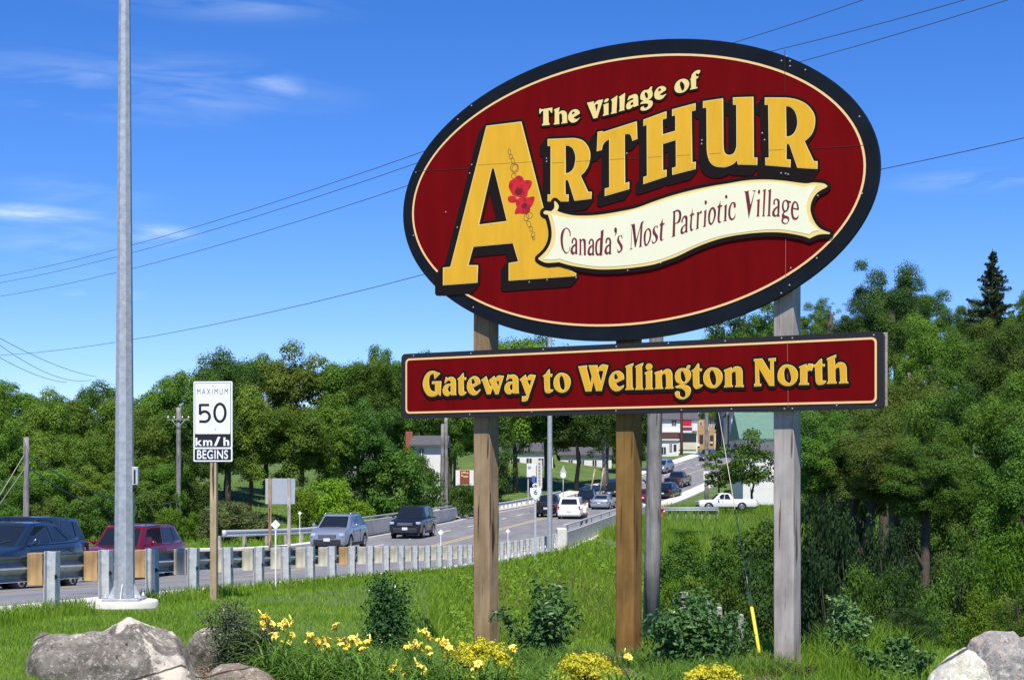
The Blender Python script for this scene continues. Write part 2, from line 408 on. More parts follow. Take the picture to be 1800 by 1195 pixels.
GATE = [
 ('G', 'D1', "420,320! 300,440! 285,345 255,330 210,360 185,450 190,580 230,670 310,700! 312,540! 245,540! 250,480! 440,475! 432,785! 405,780! 375,745! 330,785 260,803 180,790 110,720 60,600 60,480 110,350 190,275 280,260 330,280 400,305!"),
 ('a', 'D1', "510,500! 540,385! 570,410! 640,385 700,400 740,450 750,510! 750,745! 765,770! 650,775! 630,745! 590,790 540,790 490,750 470,680 490,600 540,545 640,525! 640,490 600,465 560,485 515,530!|640,580! 605,585 580,640 590,690 620,705 640,690!"),
 ('t', 'D1', "780,430! 840,375 880,320 905,300! 915,395! 968,400! 960,455! 915,455! 915,690! 975,705! 940,755 880,783 830,770 805,720! 800,460! 778,440!"),
 ('e', 'D1', "1265,510! 1240,430 1180,375 1110,375 1030,430 985,530 985,640 1030,730 1110,775 1190,755 1255,680 1265,645! 1245,648! 1190,690 1140,670 1110,615! 1260,530!|1080,545! 1075,470 1100,430 1130,450 1150,500 1140,525!"),
 ('w', 'D1', "1275,455! 1385,370! 1470,605! 1490,560! 1440,460! 1550,365! 1590,430! 1610,375 1650,355! 1755,365! 1640,755! 1580,755! 1520,625! 1475,755! 1400,755! 1310,495!|1600,475! 1660,480! 1635,610!"),
 ('a', 'D2', "250,465! 285,330! 320,350! 390,335 460,360 500,420 508,490! 510,695! 525,735! 400,738! 375,715! 340,750 280,750 235,710 215,640 230,560 290,495 385,485! 385,445 345,420 300,440 255,478!|385,535! 345,550 325,600 335,650 365,665 385,650!"),
 ('y', 'D2', "530,445! 655,340! 690,430! 715,365 760,335! 872,350! 735,770! 700,870 650,905! 580,905! 585,790! 680,790! 570,490!|695,460! 780,458! 740,590!"),
 ('t', 'D2', "1020,365! 1080,320 1120,260 1160,220! 1168,325! 1222,328! 1212,390! 1168,390! 1165,645! 1240,655! 1215,700 1140,733 1080,715 1055,650! 1045,395! 1020,380!"),
 ('o', 'D2', "1245,520 1270,400 1350,315 1430,300 1530,340 1595,430 1600,550 1540,670 1440,722 1340,700 1270,630|1365,450 1385,380 1420,370 1455,420 1480,540 1475,640 1445,660 1400,630 1375,550"),
 ('W', 'D3', "90,285! 275,265! 270,330! 345,650! 375,500! 308,265! 495,262! 490,385! 530,290 610,240! 720,265! 580,805! 465,805! 410,610! 365,812! 245,815!|515,420! 530,388 560,380 620,390! 565,620!"),
 ('e', 'D3', "1055,550! 1040,460 970,390 900,380 810,420 745,520 735,640 780,750 860,808 950,800 1030,740 1055,680! 1035,680! 970,712 910,690 880,640! 1050,560!|850,570! 845,480 875,445 905,470 930,540!"),
 ('l', 'D3', "1080,290! 1130,260 1250,218! 1240,280! 1222,295! 1228,730! 1255,745! 1250,780! 1080,785! 1080,760! 1105,740! 1100,320! 1082,310!"),
 ('l', 'D3', "1285,290! 1340,255 1455,210! 1445,275! 1430,290! 1435,735! 1455,745! 1455,780! 1285,782! 1285,755! 1308,740! 1305,315! 1285,305!"),
 ('i', 'D3', "1485,420! 1530,395 1640,360! 1640,730! 1662,742! 1660,775! 1490,778! 1490,755! 1515,735! 1510,465! 1490,455!|1515,300 1540,245 1590,232 1640,265 1635,320 1590,353 1540,352"),
 ('n', 'D4', "-95,390! 55,340! 55,390! 110,335 180,320 235,360 258,430! 262,670! 280,690! 278,712! 115,718! 118,695! 138,675! 130,460 105,420 70,430 48,470! 55,680! 75,690! 72,718! -88,722! -88,700! -70,685! -75,430! -92,425!"),
 ('g', 'D4', "310,470 330,380 400,315 500,305 530,325! 545,270 575,245 615,248! 600,315! 570,320! 615,380 628,450 600,540 530,610 470,632! 560,650 615,700 620,780 580,860 500,915 420,920 350,890 315,840 310,790 340,760 390,765 405,800! 400,840! 440,875 490,880 518,850 510,770 460,720 400,705 350,705! 305,670! 420,625! 350,590 320,540|420,430 430,375 460,365 495,420 518,500 515,560 480,578 445,550 425,500"),
 ('t', 'D4', "632,355! 690,315 740,240 765,212 785,215! 790,310! 845,315! 835,370! 790,370! 790,625! 862,632! 830,680 750,717 700,705 670,650! 660,375! 632,368!"),
 ('o', 'D4', "870,490 900,380 980,305 1070,290 1170,320 1240,410 1250,500 1220,600 1140,685 1060,705 960,680 890,600|990,430 1010,370 1045,350 1080,380 1115,470 1125,570 1110,630 1080,645 1040,620 1005,530"),
 ('n', 'D4', "1280,340! 1425,285! 1435,335! 1480,280 1560,270 1620,305 1645,380! 1648,630! 1672,650! 1668,682! 1498,682! 1500,655! 1520,635! 1512,410 1490,380 1455,385 1430,415! 1428,635! 1455,645! 1452,680! 1282,690! 1282,660! 1300,640! 1298,385! 1280,375!"),
 ('N', 'D5', "150,200! 290,190! 425,410! 425,240! 400,235! 395,190! 518,180! 518,235! 485,245! 492,650! 412,650! 240,365! 245,605! 275,608! 275,655! 158,660! 158,610! 178,605! 172,240! 155,240!"),
 ('o', 'D5', "548,480 570,380 640,305 720,290 810,320 875,400 885,490 860,570 790,635 710,652 620,625 560,560|655,430 670,365 700,345 735,370 765,460 775,540 755,590 730,597 690,570 665,530"),
 ('r', 'D5', "905,325! 1025,280! 1035,330! 1060,275! 1132,279! 1132,352! 1120,400! 1075,395 1045,410! 1040,590! 1070,600! 1068,632! 905,635! 908,605! 925,590! 922,355! 905,345!"),
 ('t', 'D5', "1134,290! 1180,285 1240,215 1285,192! 1290,285! 1338,285! 1330,328! 1290,330! 1290,555! 1360,560! 1330,610 1260,635 1205,620 1180,560! 1170,345! 1134,338!"),
 ('h', 'D5', "1368,190! 1410,170 1522,125! 1520,175! 1500,185! 1505,320! 1540,270 1600,250 1665,275 1695,340! 1702,570! 1725,585! 1725,605! 1570,610! 1570,585! 1590,570! 1582,380 1560,345 1520,360 1508,395! 1510,570! 1530,580! 1528,610! 1370,615! 1372,590! 1390,575! 1382,230! 1368,225!"),
]
BANNER_TXT = [
 ('C', 'C6', "555,580! 555,650! 545,650! 535,580 500,535 470,550 445,640 440,740 460,850 500,890 530,870 545,790! 545,850 510,900 470,898 425,830 405,720 410,620 440,550 490,518 530,540!"),
 ('a', 'C6', "570,750! 575,700 610,668 645,690 655,730! 655,900! 660,915! 630,920! 625,900! 590,925 560,900 555,860 575,800 625,760! 625,710 605,690 595,720 590,755!|625,790! 595,820 590,870 610,890 625,870!"),
 ('n', 'C6', "683,690! 715,685! 715,710! 740,685 775,695 785,740! 785,920! 790,932! 752,932! 755,915! 750,740 735,710 715,730! 715,915! 722,930! 680,930! 690,912! 690,715!"),
 ('a', 'C6', "825,770! 830,720 860,685 895,700 908,740! 905,910! 912,930! 882,938! 878,920! 845,940 812,910 810,870 830,810 880,775! 880,720 860,710 850,735 848,770!|880,800! 850,835 842,885 865,905 880,890!"),
 ('d', 'C6', "1005,575! 1052,545! 1042,700! 1028,935! 990,940! 985,925! 955,938 930,900 922,820 935,730 975,680 1003,675! 1008,600!|997,700! 965,730 950,820 960,895 980,910 992,890!"),
 ('a', 'C6', "1078,755! 1082,700 1110,665 1150,680 1165,730! 1160,895! 1168,915! 1135,922! 1132,900! 1100,925 1068,900 1063,860 1085,800 1135,765! 1135,710 1115,690 1103,715 1100,750!|1135,790! 1105,820 1098,870 1115,890 1135,870!"),
 ("'", 'C6', "1210,560 1215,525 1235,518 1250,545 1245,600 1215,655! 1230,600! 1215,585"),
 ('s', 'C6', "1330,690! 1325,690! 1315,655 1295,640 1280,680 1300,730 1335,790 1330,850 1290,895 1260,885 1250,820! 1265,860 1290,870 1305,840 1290,790 1255,730 1255,680 1280,640 1310,633 1330,640!"),
 ('M', 'C7', "95,415! 160,395! 185,650! 260,375! 300,352! 300,375! 285,390! 265,745! 280,755! 220,772! 235,755! 250,450! 175,760! 160,765! 120,440! 105,780! 125,795! 80,808! 95,790! 115,430!"),
 ('o', 'C7', "300,600 325,510 375,465 410,490 422,570 400,670 350,745 315,730|332,600 345,520 372,490 395,540 385,640 350,720 332,680"),
 ('s', 'C7', "520,475! 515,475! 510,448 490,442 475,480 490,530 525,590 515,660 460,712 430,690 432,635! 445,680 470,690 490,650 480,600 445,550 445,490 480,432 525,430!"),
 ('t', 'C7', "550,420! 575,380 600,315! 605,390! 635,385! 625,410! 605,415! 590,620 600,645 625,630! 590,665 560,655 555,600! 568,430!"),
 ('P', 'C7', "755,215! 800,185 850,175 890,210 895,290 870,370 800,400! 795,575! 802,590! 738,612! 755,590! 770,225!|800,210! 840,200 860,240 855,320 830,370 798,385!"),
 ('a', 'C7', "895,380! 905,320 945,268 985,275 995,310! 990,510! 998,525! 965,540! 960,525! 925,555 890,555 882,510 900,455 960,400! 960,320 940,300 920,340 915,375!|960,420! 925,460 915,515 935,525 960,500!"),
 ('t', 'C7', "1025,270! 1055,230 1075,150! 1075,235! 1105,232! 1095,260! 1070,265! 1060,440 1070,485 1092,475! 1065,510 1038,500 1030,440! 1045,280!"),
 ('r', 'C7', "1140,220! 1175,205! 1175,235! 1195,200 1225,195! 1215,235! 1190,235 1175,260! 1165,460! 1178,468! 1120,488! 1135,465! 1145,250!"),
 ('i', 'C7', "1255,200! 1295,170! 1280,430! 1288,440! 1235,452! 1250,430! 1260,225!|1262,60 1275,28 1298,40 1298,75 1280,97"),
 ('o', 'C7', "1318,280 1340,180 1390,132 1430,160 1445,240 1420,340 1375,412 1330,390|1350,280 1365,200 1390,165 1412,220 1405,310 1375,385 1352,360"),
 ('t', 'C7', "1460,135! 1495,90 1515,22! 1515,105! 1550,100! 1535,130! 1515,135! 1500,320 1510,360 1535,350! 1505,385 1475,370 1468,310! 1480,145!"),
 ('i', 'C7', "1575,115! 1618,85! 1605,335! 1615,350! 1560,362! 1575,340! 1580,140!|1585,-35 1605,-60 1625,-40 1620,-10 1600,-2"),
 ('c', 'C7', "1755,135 1740,145 1722,130! 1722,90 1715,75 1690,100 1672,180 1672,270 1695,310 1725,300 1755,235! 1745,300 1705,340 1660,325 1638,250 1645,150 1680,75 1725,52 1755,80"),
 ('V', 'C8', "270,255! 362,238! 345,260! 378,470! 440,255! 405,240! 465,232! 445,260! 350,690! 290,270!"),
 ('i', 'C8', "475,395! 528,372! 515,640! 525,655! 468,657! 482,640! 490,410!|495,255 515,222 532,240 530,275 510,295"),
 ('l', 'C8', "575,232! 625,212! 600,635! 612,652! 560,655! 575,635! 590,255!"),
 ('l', 'C8', "660,235! 712,212! 692,630! 708,650! 642,652! 660,632! 672,255!"),
 ('a', 'C8', "745,455! 750,400 790,367 835,380 850,420! 842,635! 850,655! 810,662! 805,645! 765,662 730,635 730,580 760,525 812,490! 812,410 790,385 770,410 772,455 755,468|812,515! 775,560 765,610 785,635 812,615!"),
 ('g', 'C8', "885,470 905,410 950,385 985,400 1030,408! 1025,440 1000,435! 1002,500 975,565 930,590! 915,615! 930,635 985,655 1005,700 985,755 940,778 895,765 875,720 890,680! 880,640 910,580! 890,540|912,470 930,410 960,420 972,480 955,550 925,550|905,710 935,685 980,700 975,750 940,762 910,745"),
 ('e', 'C8', "1155,555! 1065,535! 1070,630 1095,675 1125,670 1158,630! 1145,685 1100,712 1055,690 1030,600 1035,500 1065,425 1110,410 1145,455 1158,520|1070,515! 1080,455 1105,435 1125,475 1130,525!"),
]
BANNER_OUT = ('0', "975.7,355.2 977.5,354.6 981,357.6 984,364 981,371.6! 992.7,375.7 1010.3,379.3 1033.8,379.8 1057,378 1086.5,373.4 1120,366.4 1150,355.5 1180,345.5 1215,336 1250,328.5 1280,323.6 1312.6,318.2 1345.3,316.5 1377.9,318.5 1416,323.3 1432,321.7 1449.7,323.6 1456,328! 1453,330.7 1441,337.2 1432,347 1426.8,360 1426.3,373 1432.3,389.4 1443,402.4 1461,410! 1459.4,412.2! 1441,412.8 1424.6,419.8! 1410.5,415 1377.9,409.5 1345,409 1312.6,411.7 1280,417 1250,425.5 1220,437.5 1194.4,450 1170,459 1145,466.5 1100,472.5 1057,474 1028,471 1004.5,467 984.5,461.3! 963.4,462.5 951.7,458.4 947.6,454.8! 961,442 969.3,426.7 971.6,410.3 969.3,392.7 965,378! 958.8,377 957,374 961,371 970.5,372.2! 975.7,367 976.3,358.7")
BANNER_IN = ('0', "970.5,376.3! 987,381.6 1010,384.5 1039.6,385 1074.8,381 1120,370 1150,360 1180,350.3 1215,341 1250,332.5 1280,326.9 1312.6,323 1345,321.4 1378,323 1416,330.3! 1425,327.5 1437.7,326.9! 1425.7,344.8 1419.2,362.2 1420.3,377.4 1426.8,393.7 1440.4,405.7! 1430,408 1423.6,412.8! 1410.5,410 1377.9,404.6 1345,404.6 1312.6,408.4 1280,413.3 1250,421 1220,433 1194.4,444.5 1165,456 1140,462 1100,467.5 1057,469.5 1020,465 1000,460 985.7,455.4! 972.8,457.2 956.4,456.6! 969.3,443 976.3,429 978.7,412.7 976.3,395")
POPPY = [("68,470 75,425 105,405 135,383 165,388 185,420! 210,415 240,425 235,460 212,500 205,535 165,545 130,540 95,525!", 0),
         ("60,555 75,535 110,535 130,560 115,580 75,580", 0),
         ("120,580 135,555 180,545 215,545 240,540 262,545 250,590 230,620 225,650 190,665 150,662 115,665 120,635 130,620!", 0),
         ("115,500 130,480 160,478 172,492 160,515 130,522", 1), ("165,605 185,588 205,600 195,620 172,622", 1)]
CHAIN = [(72, 205, 12, 28, -0.15), (83, 240, 14, 20, 0.3), (98, 272, 15, 28, -0.2), (110, 325, 38, 42, 0.0), (112, 325, 24, 34, 0.5), (105, 385, 22, 24, 0.2),
         (222, 680, 28, 30, -0.2), (200, 695, 22, 34, 0.3), (218, 745, 18, 30, -0.4), (235, 780, 14, 26, -0.2), (250, 825, 16, 26, 0.1), (252, 850, 10, 18, -0.4)]
# ------------------------------------------------------------------ sign plane
PR = Vector((14.0 * 653 / F, 14.0, 0)); PL = Vector((-16.8 * 194 / F, 16.8, 0))
U = (PR - PL).normalized()                       # along the sign, left to right
NF = Vector((U.y, -U.x, 0))                      # towards the viewer
TH = math.atan2(-U.y, U.x)

def sp(x, y, off=0.0):
    """photo pixel -> (a, height) on the sign plane, off metres in front of it"""
    d = Vector(((x - 900) / F, 1.0, (HY - y) / F)); o = Vector((0, 0, EYE))
    q = PL + NF * off
    t = (q - Vector((0, 0, 0))).dot(NF) / Vector((d.x, d.y, 0)).dot(NF)
    p = o + d * t
    return ((p - PL).dot(U), p.z)

def contour(s, crop):
    ox, oy, sc = CR[crop]; pts = []
    for tok in s.split():
        c = tok.endswith('!'); a, b = tok.rstrip('!').split(',')
        pts.append((ox + float(a) / sc, oy + float(b) / sc, c))
    return pts

def smooth_closed(pts, step=4):
    n = len(pts); out = []
    for i in range(n):
        p1, p2 = pts[i], pts[(i + 1) % n]
        if p1[2] and p2[2]:
            out.append((p1[0], p1[1])); continue
        p0 = p1 if p1[2] else pts[i - 1]
        p3 = p2 if p2[2] else pts[(i + 2) % n]
        for k in range(step):
            t = k / step
            q = []
            for c in (0, 1):
                a, b, cc, d = p0[c], p1[c], p2[c], p3[c]
                q.append(0.5 * (2 * b + (cc - a) * t + (2 * a - 5 * b + 4 * cc - d) * t * t + (3 * b - a - 3 * cc + d) * t ** 3))
            out.append(tuple(q))
    return out

def glyph_contours(crop, s): return [smooth_closed(contour(c, crop)) for c in s.split('|')]

def poly_mesh(name, contours, z0, th, mats, plane=True):
    """filled shape with holes in the XY plane: front at z0, thickness th"""
    cu = bpy.data.curves.new(name, 'CURVE'); cu.dimensions = '2D'; cu.fill_mode = 'BOTH' if th > 0 else 'FRONT'
    cu.extrude = th / 2
    for c in contours:
        sp_ = cu.splines.new('POLY'); sp_.points.add(len(c) - 1)
        for i, (a, b) in enumerate(c): sp_.points[i].co = (a, b, 0, 1)
        sp_.use_cyclic_u = True
    o = bpy.data.objects.new(name, cu); COL.objects.link(o)
    dg = bpy.context.evaluated_depsgraph_get()
    me = bpy.data.meshes.new_from_object(o.evaluated_get(dg))
    me.name = name
    me.transform(Matrix.Translation((0, 0, z0 - th / 2)))
    bpy.data.objects.remove(o); bpy.data.curves.remove(cu)
    me.materials.clear()
    for m in (mats if isinstance(mats, (list, tuple)) else [mats]): me.materials.append(m)
    return me

def px_plane(conts, off=0.0): return [[sp(x, y, off) for x, y in c] for c in conts]

def raster(conts, x0, y0, w, h, res):
    nx, ny = int(w / res), int(h / res)
    g = np.zeros((ny, nx + 1), dtype=np.int32)
    for c in conts:
        n = len(c)
        for i in range(n):
            xa, ya = c[i]; xb, yb = c[(i + 1) % n]
            if ya == yb: continue
            if ya > yb: xa, ya, xb, yb = xb, yb, xa, ya
            r0 = int(math.ceil((ya - y0) / res - 0.5)); r1 = int(math.ceil((yb - y0) / res - 0.5))
            r0 = max(r0, 0); r1 = min(r1, ny)
            if r1 <= r0: continue
            rows = np.arange(r0, r1); yy = y0 + (rows + 0.5) * res
            xx = xa + (xb - xa) * (yy - ya) / (yb - ya)
            ci = np.clip(np.ceil((xx - x0) / res - 0.5).astype(int), 0, nx)
            np.add.at(g, (rows, ci), 1)
    return (np.cumsum(g, axis=1)[:, :nx] % 2).astype(bool)

def dilate(m, r):
    out = m.copy(); ri = int(math.ceil(r))
    for dy in range(-ri, ri + 1):
        w = int(math.sqrt(max(0, r * r - dy * dy)))
        row = np.roll(m, dy, 0)
        c = np.cumsum(np.pad(row.astype(np.int32), ((0, 0), (w + 1, w))), axis=1)
        out |= (c[:, 2 * w + 1:] - c[:, :-(2 * w + 1)]) > 0
    return out

def trace(mask, x0, y0, res):
    """marching squares on a blurred mask -> closed contours in px"""
    f = mask.astype(np.float32)
    for _ in range(3):
        f = (f + np.roll(f, 1, 0) + np.roll(f, -1, 0)) / 3
        f = (f + np.roll(f, 1, 1) + np.roll(f, -1, 1)) / 3
    b = f > 0.5
    idx = b[:-1, :-1] * 1 + b[:-1, 1:] * 2 + b[1:, 1:] * 4 + b[1:, :-1] * 8
    segs = {}
    T = {1: [(3, 0)], 2: [(0, 1)], 3: [(3, 1)], 4: [(1, 2)], 5: [(3, 0), (1, 2)], 6: [(0, 2)], 7: [(3, 2)], 8: [(2, 3)], 9: [(2, 0)], 10: [(0, 1), (2, 3)],
         11: [(2, 1)], 12: [(1, 3)], 13: [(1, 0)], 14: [(0, 3)]}
    def key(r, c, e):
        return (r, c, 'h') if e == 0 else ((r, c + 1, 'v') if e == 1 else ((r + 1, c, 'h') if e == 2 else (r, c, 'v')))
    def pos(k):
        r, c, t = k
        if t == 'h': a, d = f[r, c], f[r, c + 1]; s = (0.5 - a) / (d - a) if d != a else 0.5; return (x0 + (c + 0.5 + s) * res, y0 + (r + 0.5) * res)
        a, d = f[r, c], f[r + 1, c]; s = (0.5 - a) / (d - a) if d != a else 0.5; return (x0 + (c + 0.5) * res, y0 + (r + 0.5 + s) * res)
    for r, c in np.argwhere((idx > 0) & (idx < 15)):
        for e0, e1 in T[int(idx[r, c])]: segs[key(r, c, e0)] = key(r, c, e1)
    outs = []
    while segs:
        k0, k = segs.popitem(); loop = [k0]
        while k != k0 and k in segs:
            loop.append(k); k = segs.pop(k)
        if len(loop) > 12:
            outs.append([pos(q) for q in loop[::2]])
    return outs

def dark_union(items, r, shifts, bbox, res=0.6):
    x0, y0, x1, y1 = bbox
    m = None
    for conts in items:
        g = raster(conts, x0, y0, x1 - x0, y1 - y0, res)
        m = g if m is None else (m | g)
    m = dilate(m, r / res)
    out = m.copy()
    for dx, dy in shifts: out |= np.roll(np.roll(m, int(round(dy / res)), 0), int(round(dx / res)), 1)
    return trace(out, x0, y0, res)

# ------------------------------------------------------------------ the village sign
sign = empty('village_sign', PL, (R(90), 0, -TH),
             label='huge dark red oval welcome sign with gold lettering on three square timber posts', cat='sign')
def add(name, me, parent, **kw): return setp(link(name, me, parent), **kw)

# oval
lo = sp(708.5, 352); hi = sp(1546, 245)
ca = (lo[0] + hi[0]) / 2; ra = (hi[0] - lo[0]) / 2
tb = sp(1190, 61)[1], sp(1105, 598)[1]
cb = (tb[0] + tb[1]) / 2; rb = (tb[0] - tb[1]) / 2
def ell(ra_, rb_, n=120, da=0, db=0):
    return [(ca + da + ra_ * math.cos(2 * math.pi * i / n), cb + db + rb_ * math.sin(2 * math.pi * i / n)) for i in range(n)]
oval = add('oval_board', poly_mesh('oval_board', [ell(ra, rb)], 0.0, 0.05, M['frame_black']), sign)
tabs = [smooth_closed(contour("768,470! 792,462! 845,505! 840,520! 768,520!", '0'))]
add('corner_board', poly_mesh('corner_board', px_plane(tabs), -0.004, 0.02, M['frame_black']), oval)
rin_a, rin_b = ra - 0.128, rb - 0.150
add('red_face', poly_mesh('red_face', [ell(rin_a, rin_b)], 0.004, 0.003, M['sign_red']), oval)
add('cream_line', poly_mesh('cream_line', [ell(rin_a + 0.003, rin_b + 0.003), ell(rin_a - 0.019, rin_b - 0.019)], 0.007, 0.002, M['cream_line']), oval)

bigc = [glyph_contours(c, s) for _, c, s in BIG]
topc = [glyph_contours(c, s) for _, c, s in TOP]
gatec = [glyph_contours(c, s) for _, c, s in GATE]
btxt = [glyph_contours(c, s) for _, c, s in BANNER_TXT]
sh = [(-2.5 * k, 3.4 * k) for k in range(1, 5)]
add('letter_shadow', poly_mesh('letter_shadow', px_plane(dark_union(bigc, 4.6, sh, (750, 130, 1480, 560))), 0.0105, 0.002, M['outline']), oval)
add('small_letter_outline', poly_mesh('small_letter_outline', px_plane(dark_union(topc, 2.6, [(-1, 1)], (930, 100, 1250, 240), 0.4)), 0.0105, 0.002, M['outline']), oval)

def shrink(conts, d):
    """move every outline inwards (outer) / outwards (hole) by d px"""
    out = []
    for ci, c in enumerate(conts):
        n = len(c); area = sum(c[i][0] * c[(i + 1) % n][1] - c[(i + 1) % n][0] * c[i][1] for i in range(n)) / 2
        s = (1 if area > 0 else -1) * (1 if ci == 0 else -1)
        q = []
        for i in range(n):
            p, a, b = Vector(c[i]), Vector(c[i - 1]), Vector(c[(i + 1) % n])
            e1 = (p - a); e2 = (b - p)
            if e1.length < 1e-6 or e2.length < 1e-6: continue
            e1.normalize(); e2.normalize()
            n1 = Vector((-e1.y, e1.x)); n2 = Vector((-e2.y, e2.x)); nn = (n1 + n2)
            if nn.length < 1e-3: continue
            nn.normalize(); k = min(1 / max(0.35, nn.dot(n1)), 2.2)
            v = p + nn * (s * d * k); q.append((v.x, v.y))
        out.append(q)
    return out

for (ch, _, _), conts in zip(BIG, bigc):
    lt = add('letter', poly_mesh('letter', px_plane(conts), 0.0145, 0.003, M['gold_pale']), oval)
    # sub-sub level is not allowed, so the gold field is a sibling
    add('letter_field', poly_mesh('letter_field', px_plane(shrink(conts, 1.15)), 0.0160, 0.001, M['gold']), oval)
for conts in topc:
    add('letter', poly_mesh('letter', px_plane(conts), 0.0145, 0.003, M['gold_pale']), oval)
# banner
bo = smooth_closed(contour(BANNER_OUT[1], '0')); bi = smooth_closed(contour(BANNER_IN[1], '0'))
add('banner_outline', poly_mesh('banner_outline', px_plane(dark_union([[bo]], 6.3, [(0, 1.5)], (925, 290, 1490, 500))), 0.0185, 0.002, M['outline']), oval)
add('banner_edge', poly_mesh('banner_edge', px_plane([bo]), 0.0215, 0.002, M['gold_pale']), oval)
add('banner', poly_mesh('banner', px_plane([bi]), 0.0240, 0.002, M['cream']), oval)
for conts in btxt:
    add('letter', poly_mesh('letter', px_plane(conts), 0.0255, 0.001, M['banner_red']), oval)
# poppies and chain on the big A
for i, (s, k) in enumerate(POPPY):
    add('poppy_petals' if k == 0 else 'poppy_centre', poly_mesh('poppy', px_plane([smooth_closed(contour(s, 'P7'))]), 0.0175 + 0.0012 * i, 0.001, M['poppy'] if k == 0 else M['poppy_dark']), oval)
def ribbon(pts, w):
    n = len(pts); L, Rr = [], []
    for i in range(n):
        a = Vector(pts[i - 1]); b = Vector(pts[(i + 1) % n]); t = (b - a).normalized(); nn = Vector((-t.y, t.x)) * w / 2
        p = Vector(pts[i]); L.append(tuple(p + nn)); Rr.append(tuple(p - nn))
    return [L, Rr]
for i, (x, y, a, b, rt) in enumerate(CHAIN):
    X, Y = 880 + x / 4.271, 220 + y / 4.271
    pts = []
    for k in range(18):
        t = 2 * math.pi * k / 18; u_, v_ = a / 4.271 * math.cos(t) * 0.8, b / 4.271 * math.sin(t) * 0.8
        pts.append((X + u_ * math.cos(rt) - v_ * math.sin(rt), Y + u_ * math.sin(rt) + v_ * math.cos(rt)))
    add('chain_link', poly_mesh('chain_link', px_plane(ribbon(pts, 0.9)), 0.0167 + 0.0004 * (i % 2), 0.0003, M['chain']), oval)
for s in ("128,430! 150,405! 175,408! 160,425! 140,440!", "150,570! 175,555! 200,565! 180,575!"):
    pass
# sheet joints and screws
def strip(p, q, w):
    p, q = Vector(p), Vector(q); t = (q - p).normalized(); n = Vector((-t.y, t.x)) * w / 2
    return [tuple(p + n), tuple(q + n), tuple(q - n), tuple(p - n)]
j1 = mat('sheet_joint_dark', (0.03, 0.008, 0.006), 0.8); j2 = mat('sheet_joint_pale', (0.33, 0.10, 0.08), 0.6)  # dark and pale seam lines of the sheets
add('sheet_joint', poly_mesh('j', px_plane([strip((727, 302), (1521, 256), 0.8)]), 0.0078, 0.0006, j1), oval)
add('sheet_joint', poly_mesh('j', px_plane([strip((1381.5, 420), (1381.5, 489), 0.9)]), 0.0078, 0.0006, j2), oval)
add('sheet_joint', poly_mesh('j', px_plane([strip((1380, 88), (1380.3, 165), 0.8)]), 0.0078, 0.0006, j1), oval)
gj = mat('gold_joint_dark', (0.28, 0.15, 0.02), 0.7)  # darker gold for the seam line across the letters
for (x0, x1) in ((841, 936), (972, 992), (1013.5, 1038.5), (1073, 1098.5), (1140, 1164), (1190.5, 1214), (1248, 1268), (1353, 1379)):
    yl = lambda x: 302 + (x - 727) * (256 - 302) / 794 - 0.6 - (4 if x < 940 else 0)
    add('sheet_joint', poly_mesh('j', px_plane([strip((x0, yl(x0)), (x1, yl(x1)), 0.8)]), 0.0166, 0.0005, gj), oval)
scr = MB()
def screw(x, y, d, r=1.4):
    a, b = sp(x, y); rr = r * 15.0 / F
    scr.prism([(a + rr * math.cos(k * math.pi / 3), b + rr * math.sin(k * math.pi / 3)) for k in range(6)], d, d + 0.004)
for x, y, d in [(727, 414, 0), (731, 303, 0), (805, 210, 0), (829, 186, 0), (777, 510.5, 0.004), (832, 540, 0), (963, 492, 0.012), (1014, 488, 0.012), (830.5, 290, .012),
                (827, 305, .012), (962, 279, .012), (962, 284.5, .012), (1103, 270, .012), (1235, 247, .012), (1234.5, 253.5, .012), (1341, 234.5, .012),
                (1345, 246.5, .012), (1374, 304.6, .012), (1382, 305.5, .012), (1386.5, 307, .012), (1374, 107, 0), (1383, 99, 0), (1389, 107.5, 0), (1389, 116.5, 0),
                (1416, 123, 0), (1511, 205, 0), (1515.5, 340, 0), (1439, 344.5, .02), (1436, 453.5, 0), (1390.5, 471, .004), (1388, 501, 0), (1373.5, 515, 0),
                (1163, 462.5, .02), (1105, 475.5, .02), (865, 394.5, 0.0145), (785, 373, .012), (805, 400, .012), (931.5, 496, .012)]:
    screw(x, y, d)
scr.obj('screws', M['screw'], oval)['kind'] = 'stuff'

# lower board
bl0, bl1 = sp(705.5, 734.5), sp(1554, 582)
tl = sp(706, 622.5)
A0, A1 = sp(705.5, 680)[0], sp(1553, 650)[0]
B0, B1 = (sp(705.5, 736)[1] + sp(1553, 717.5)[1]) / 2, (sp(705.5, 622)[1] + sp(1553, 582)[1]) / 2
def rrect(a0, b0, a1, b1, r, n=6):
    out = []
    for cx, cy, t0 in ((a1 - r, b1 - r, 0), (a0 + r, b1 - r, 90), (a0 + r, b0 + r, 180), (a1 - r, b0 + r, 270)):
        for k in range(n + 1):
            t = R(t0 + 90 * k / n); out.append((cx + r * math.cos(t), cy + r * math.sin(t)))
    return out
gate = add('name_board', poly_mesh('name_board', [rrect(A0, B0, A1, B1, 0.05)], 0.0, 0.05, mat('brown_black_paint', (0.016, 0.011, 0.009), 0.4)), sign)
i0 = 0.062; ib = 0.055
add('red_face', poly_mesh('red_face', [rrect(A0 + i0, B0 + ib, A1 - i0, B1 - ib, 0.05)], 0.004, 0.003, M['sign_red']), gate)
add('cream_line', poly_mesh('cream_line', [rrect(A0 + i0 - .002, B0 + ib - .002, A1 - i0 + .002, B1 - ib + .002, 0.05), rrect(A0 + i0 + .018, B0 + ib + .018, A1 - i0 - .018, B1 - ib - .018, 0.035)], 0.007, 0.002, M['cream_line']), gate)
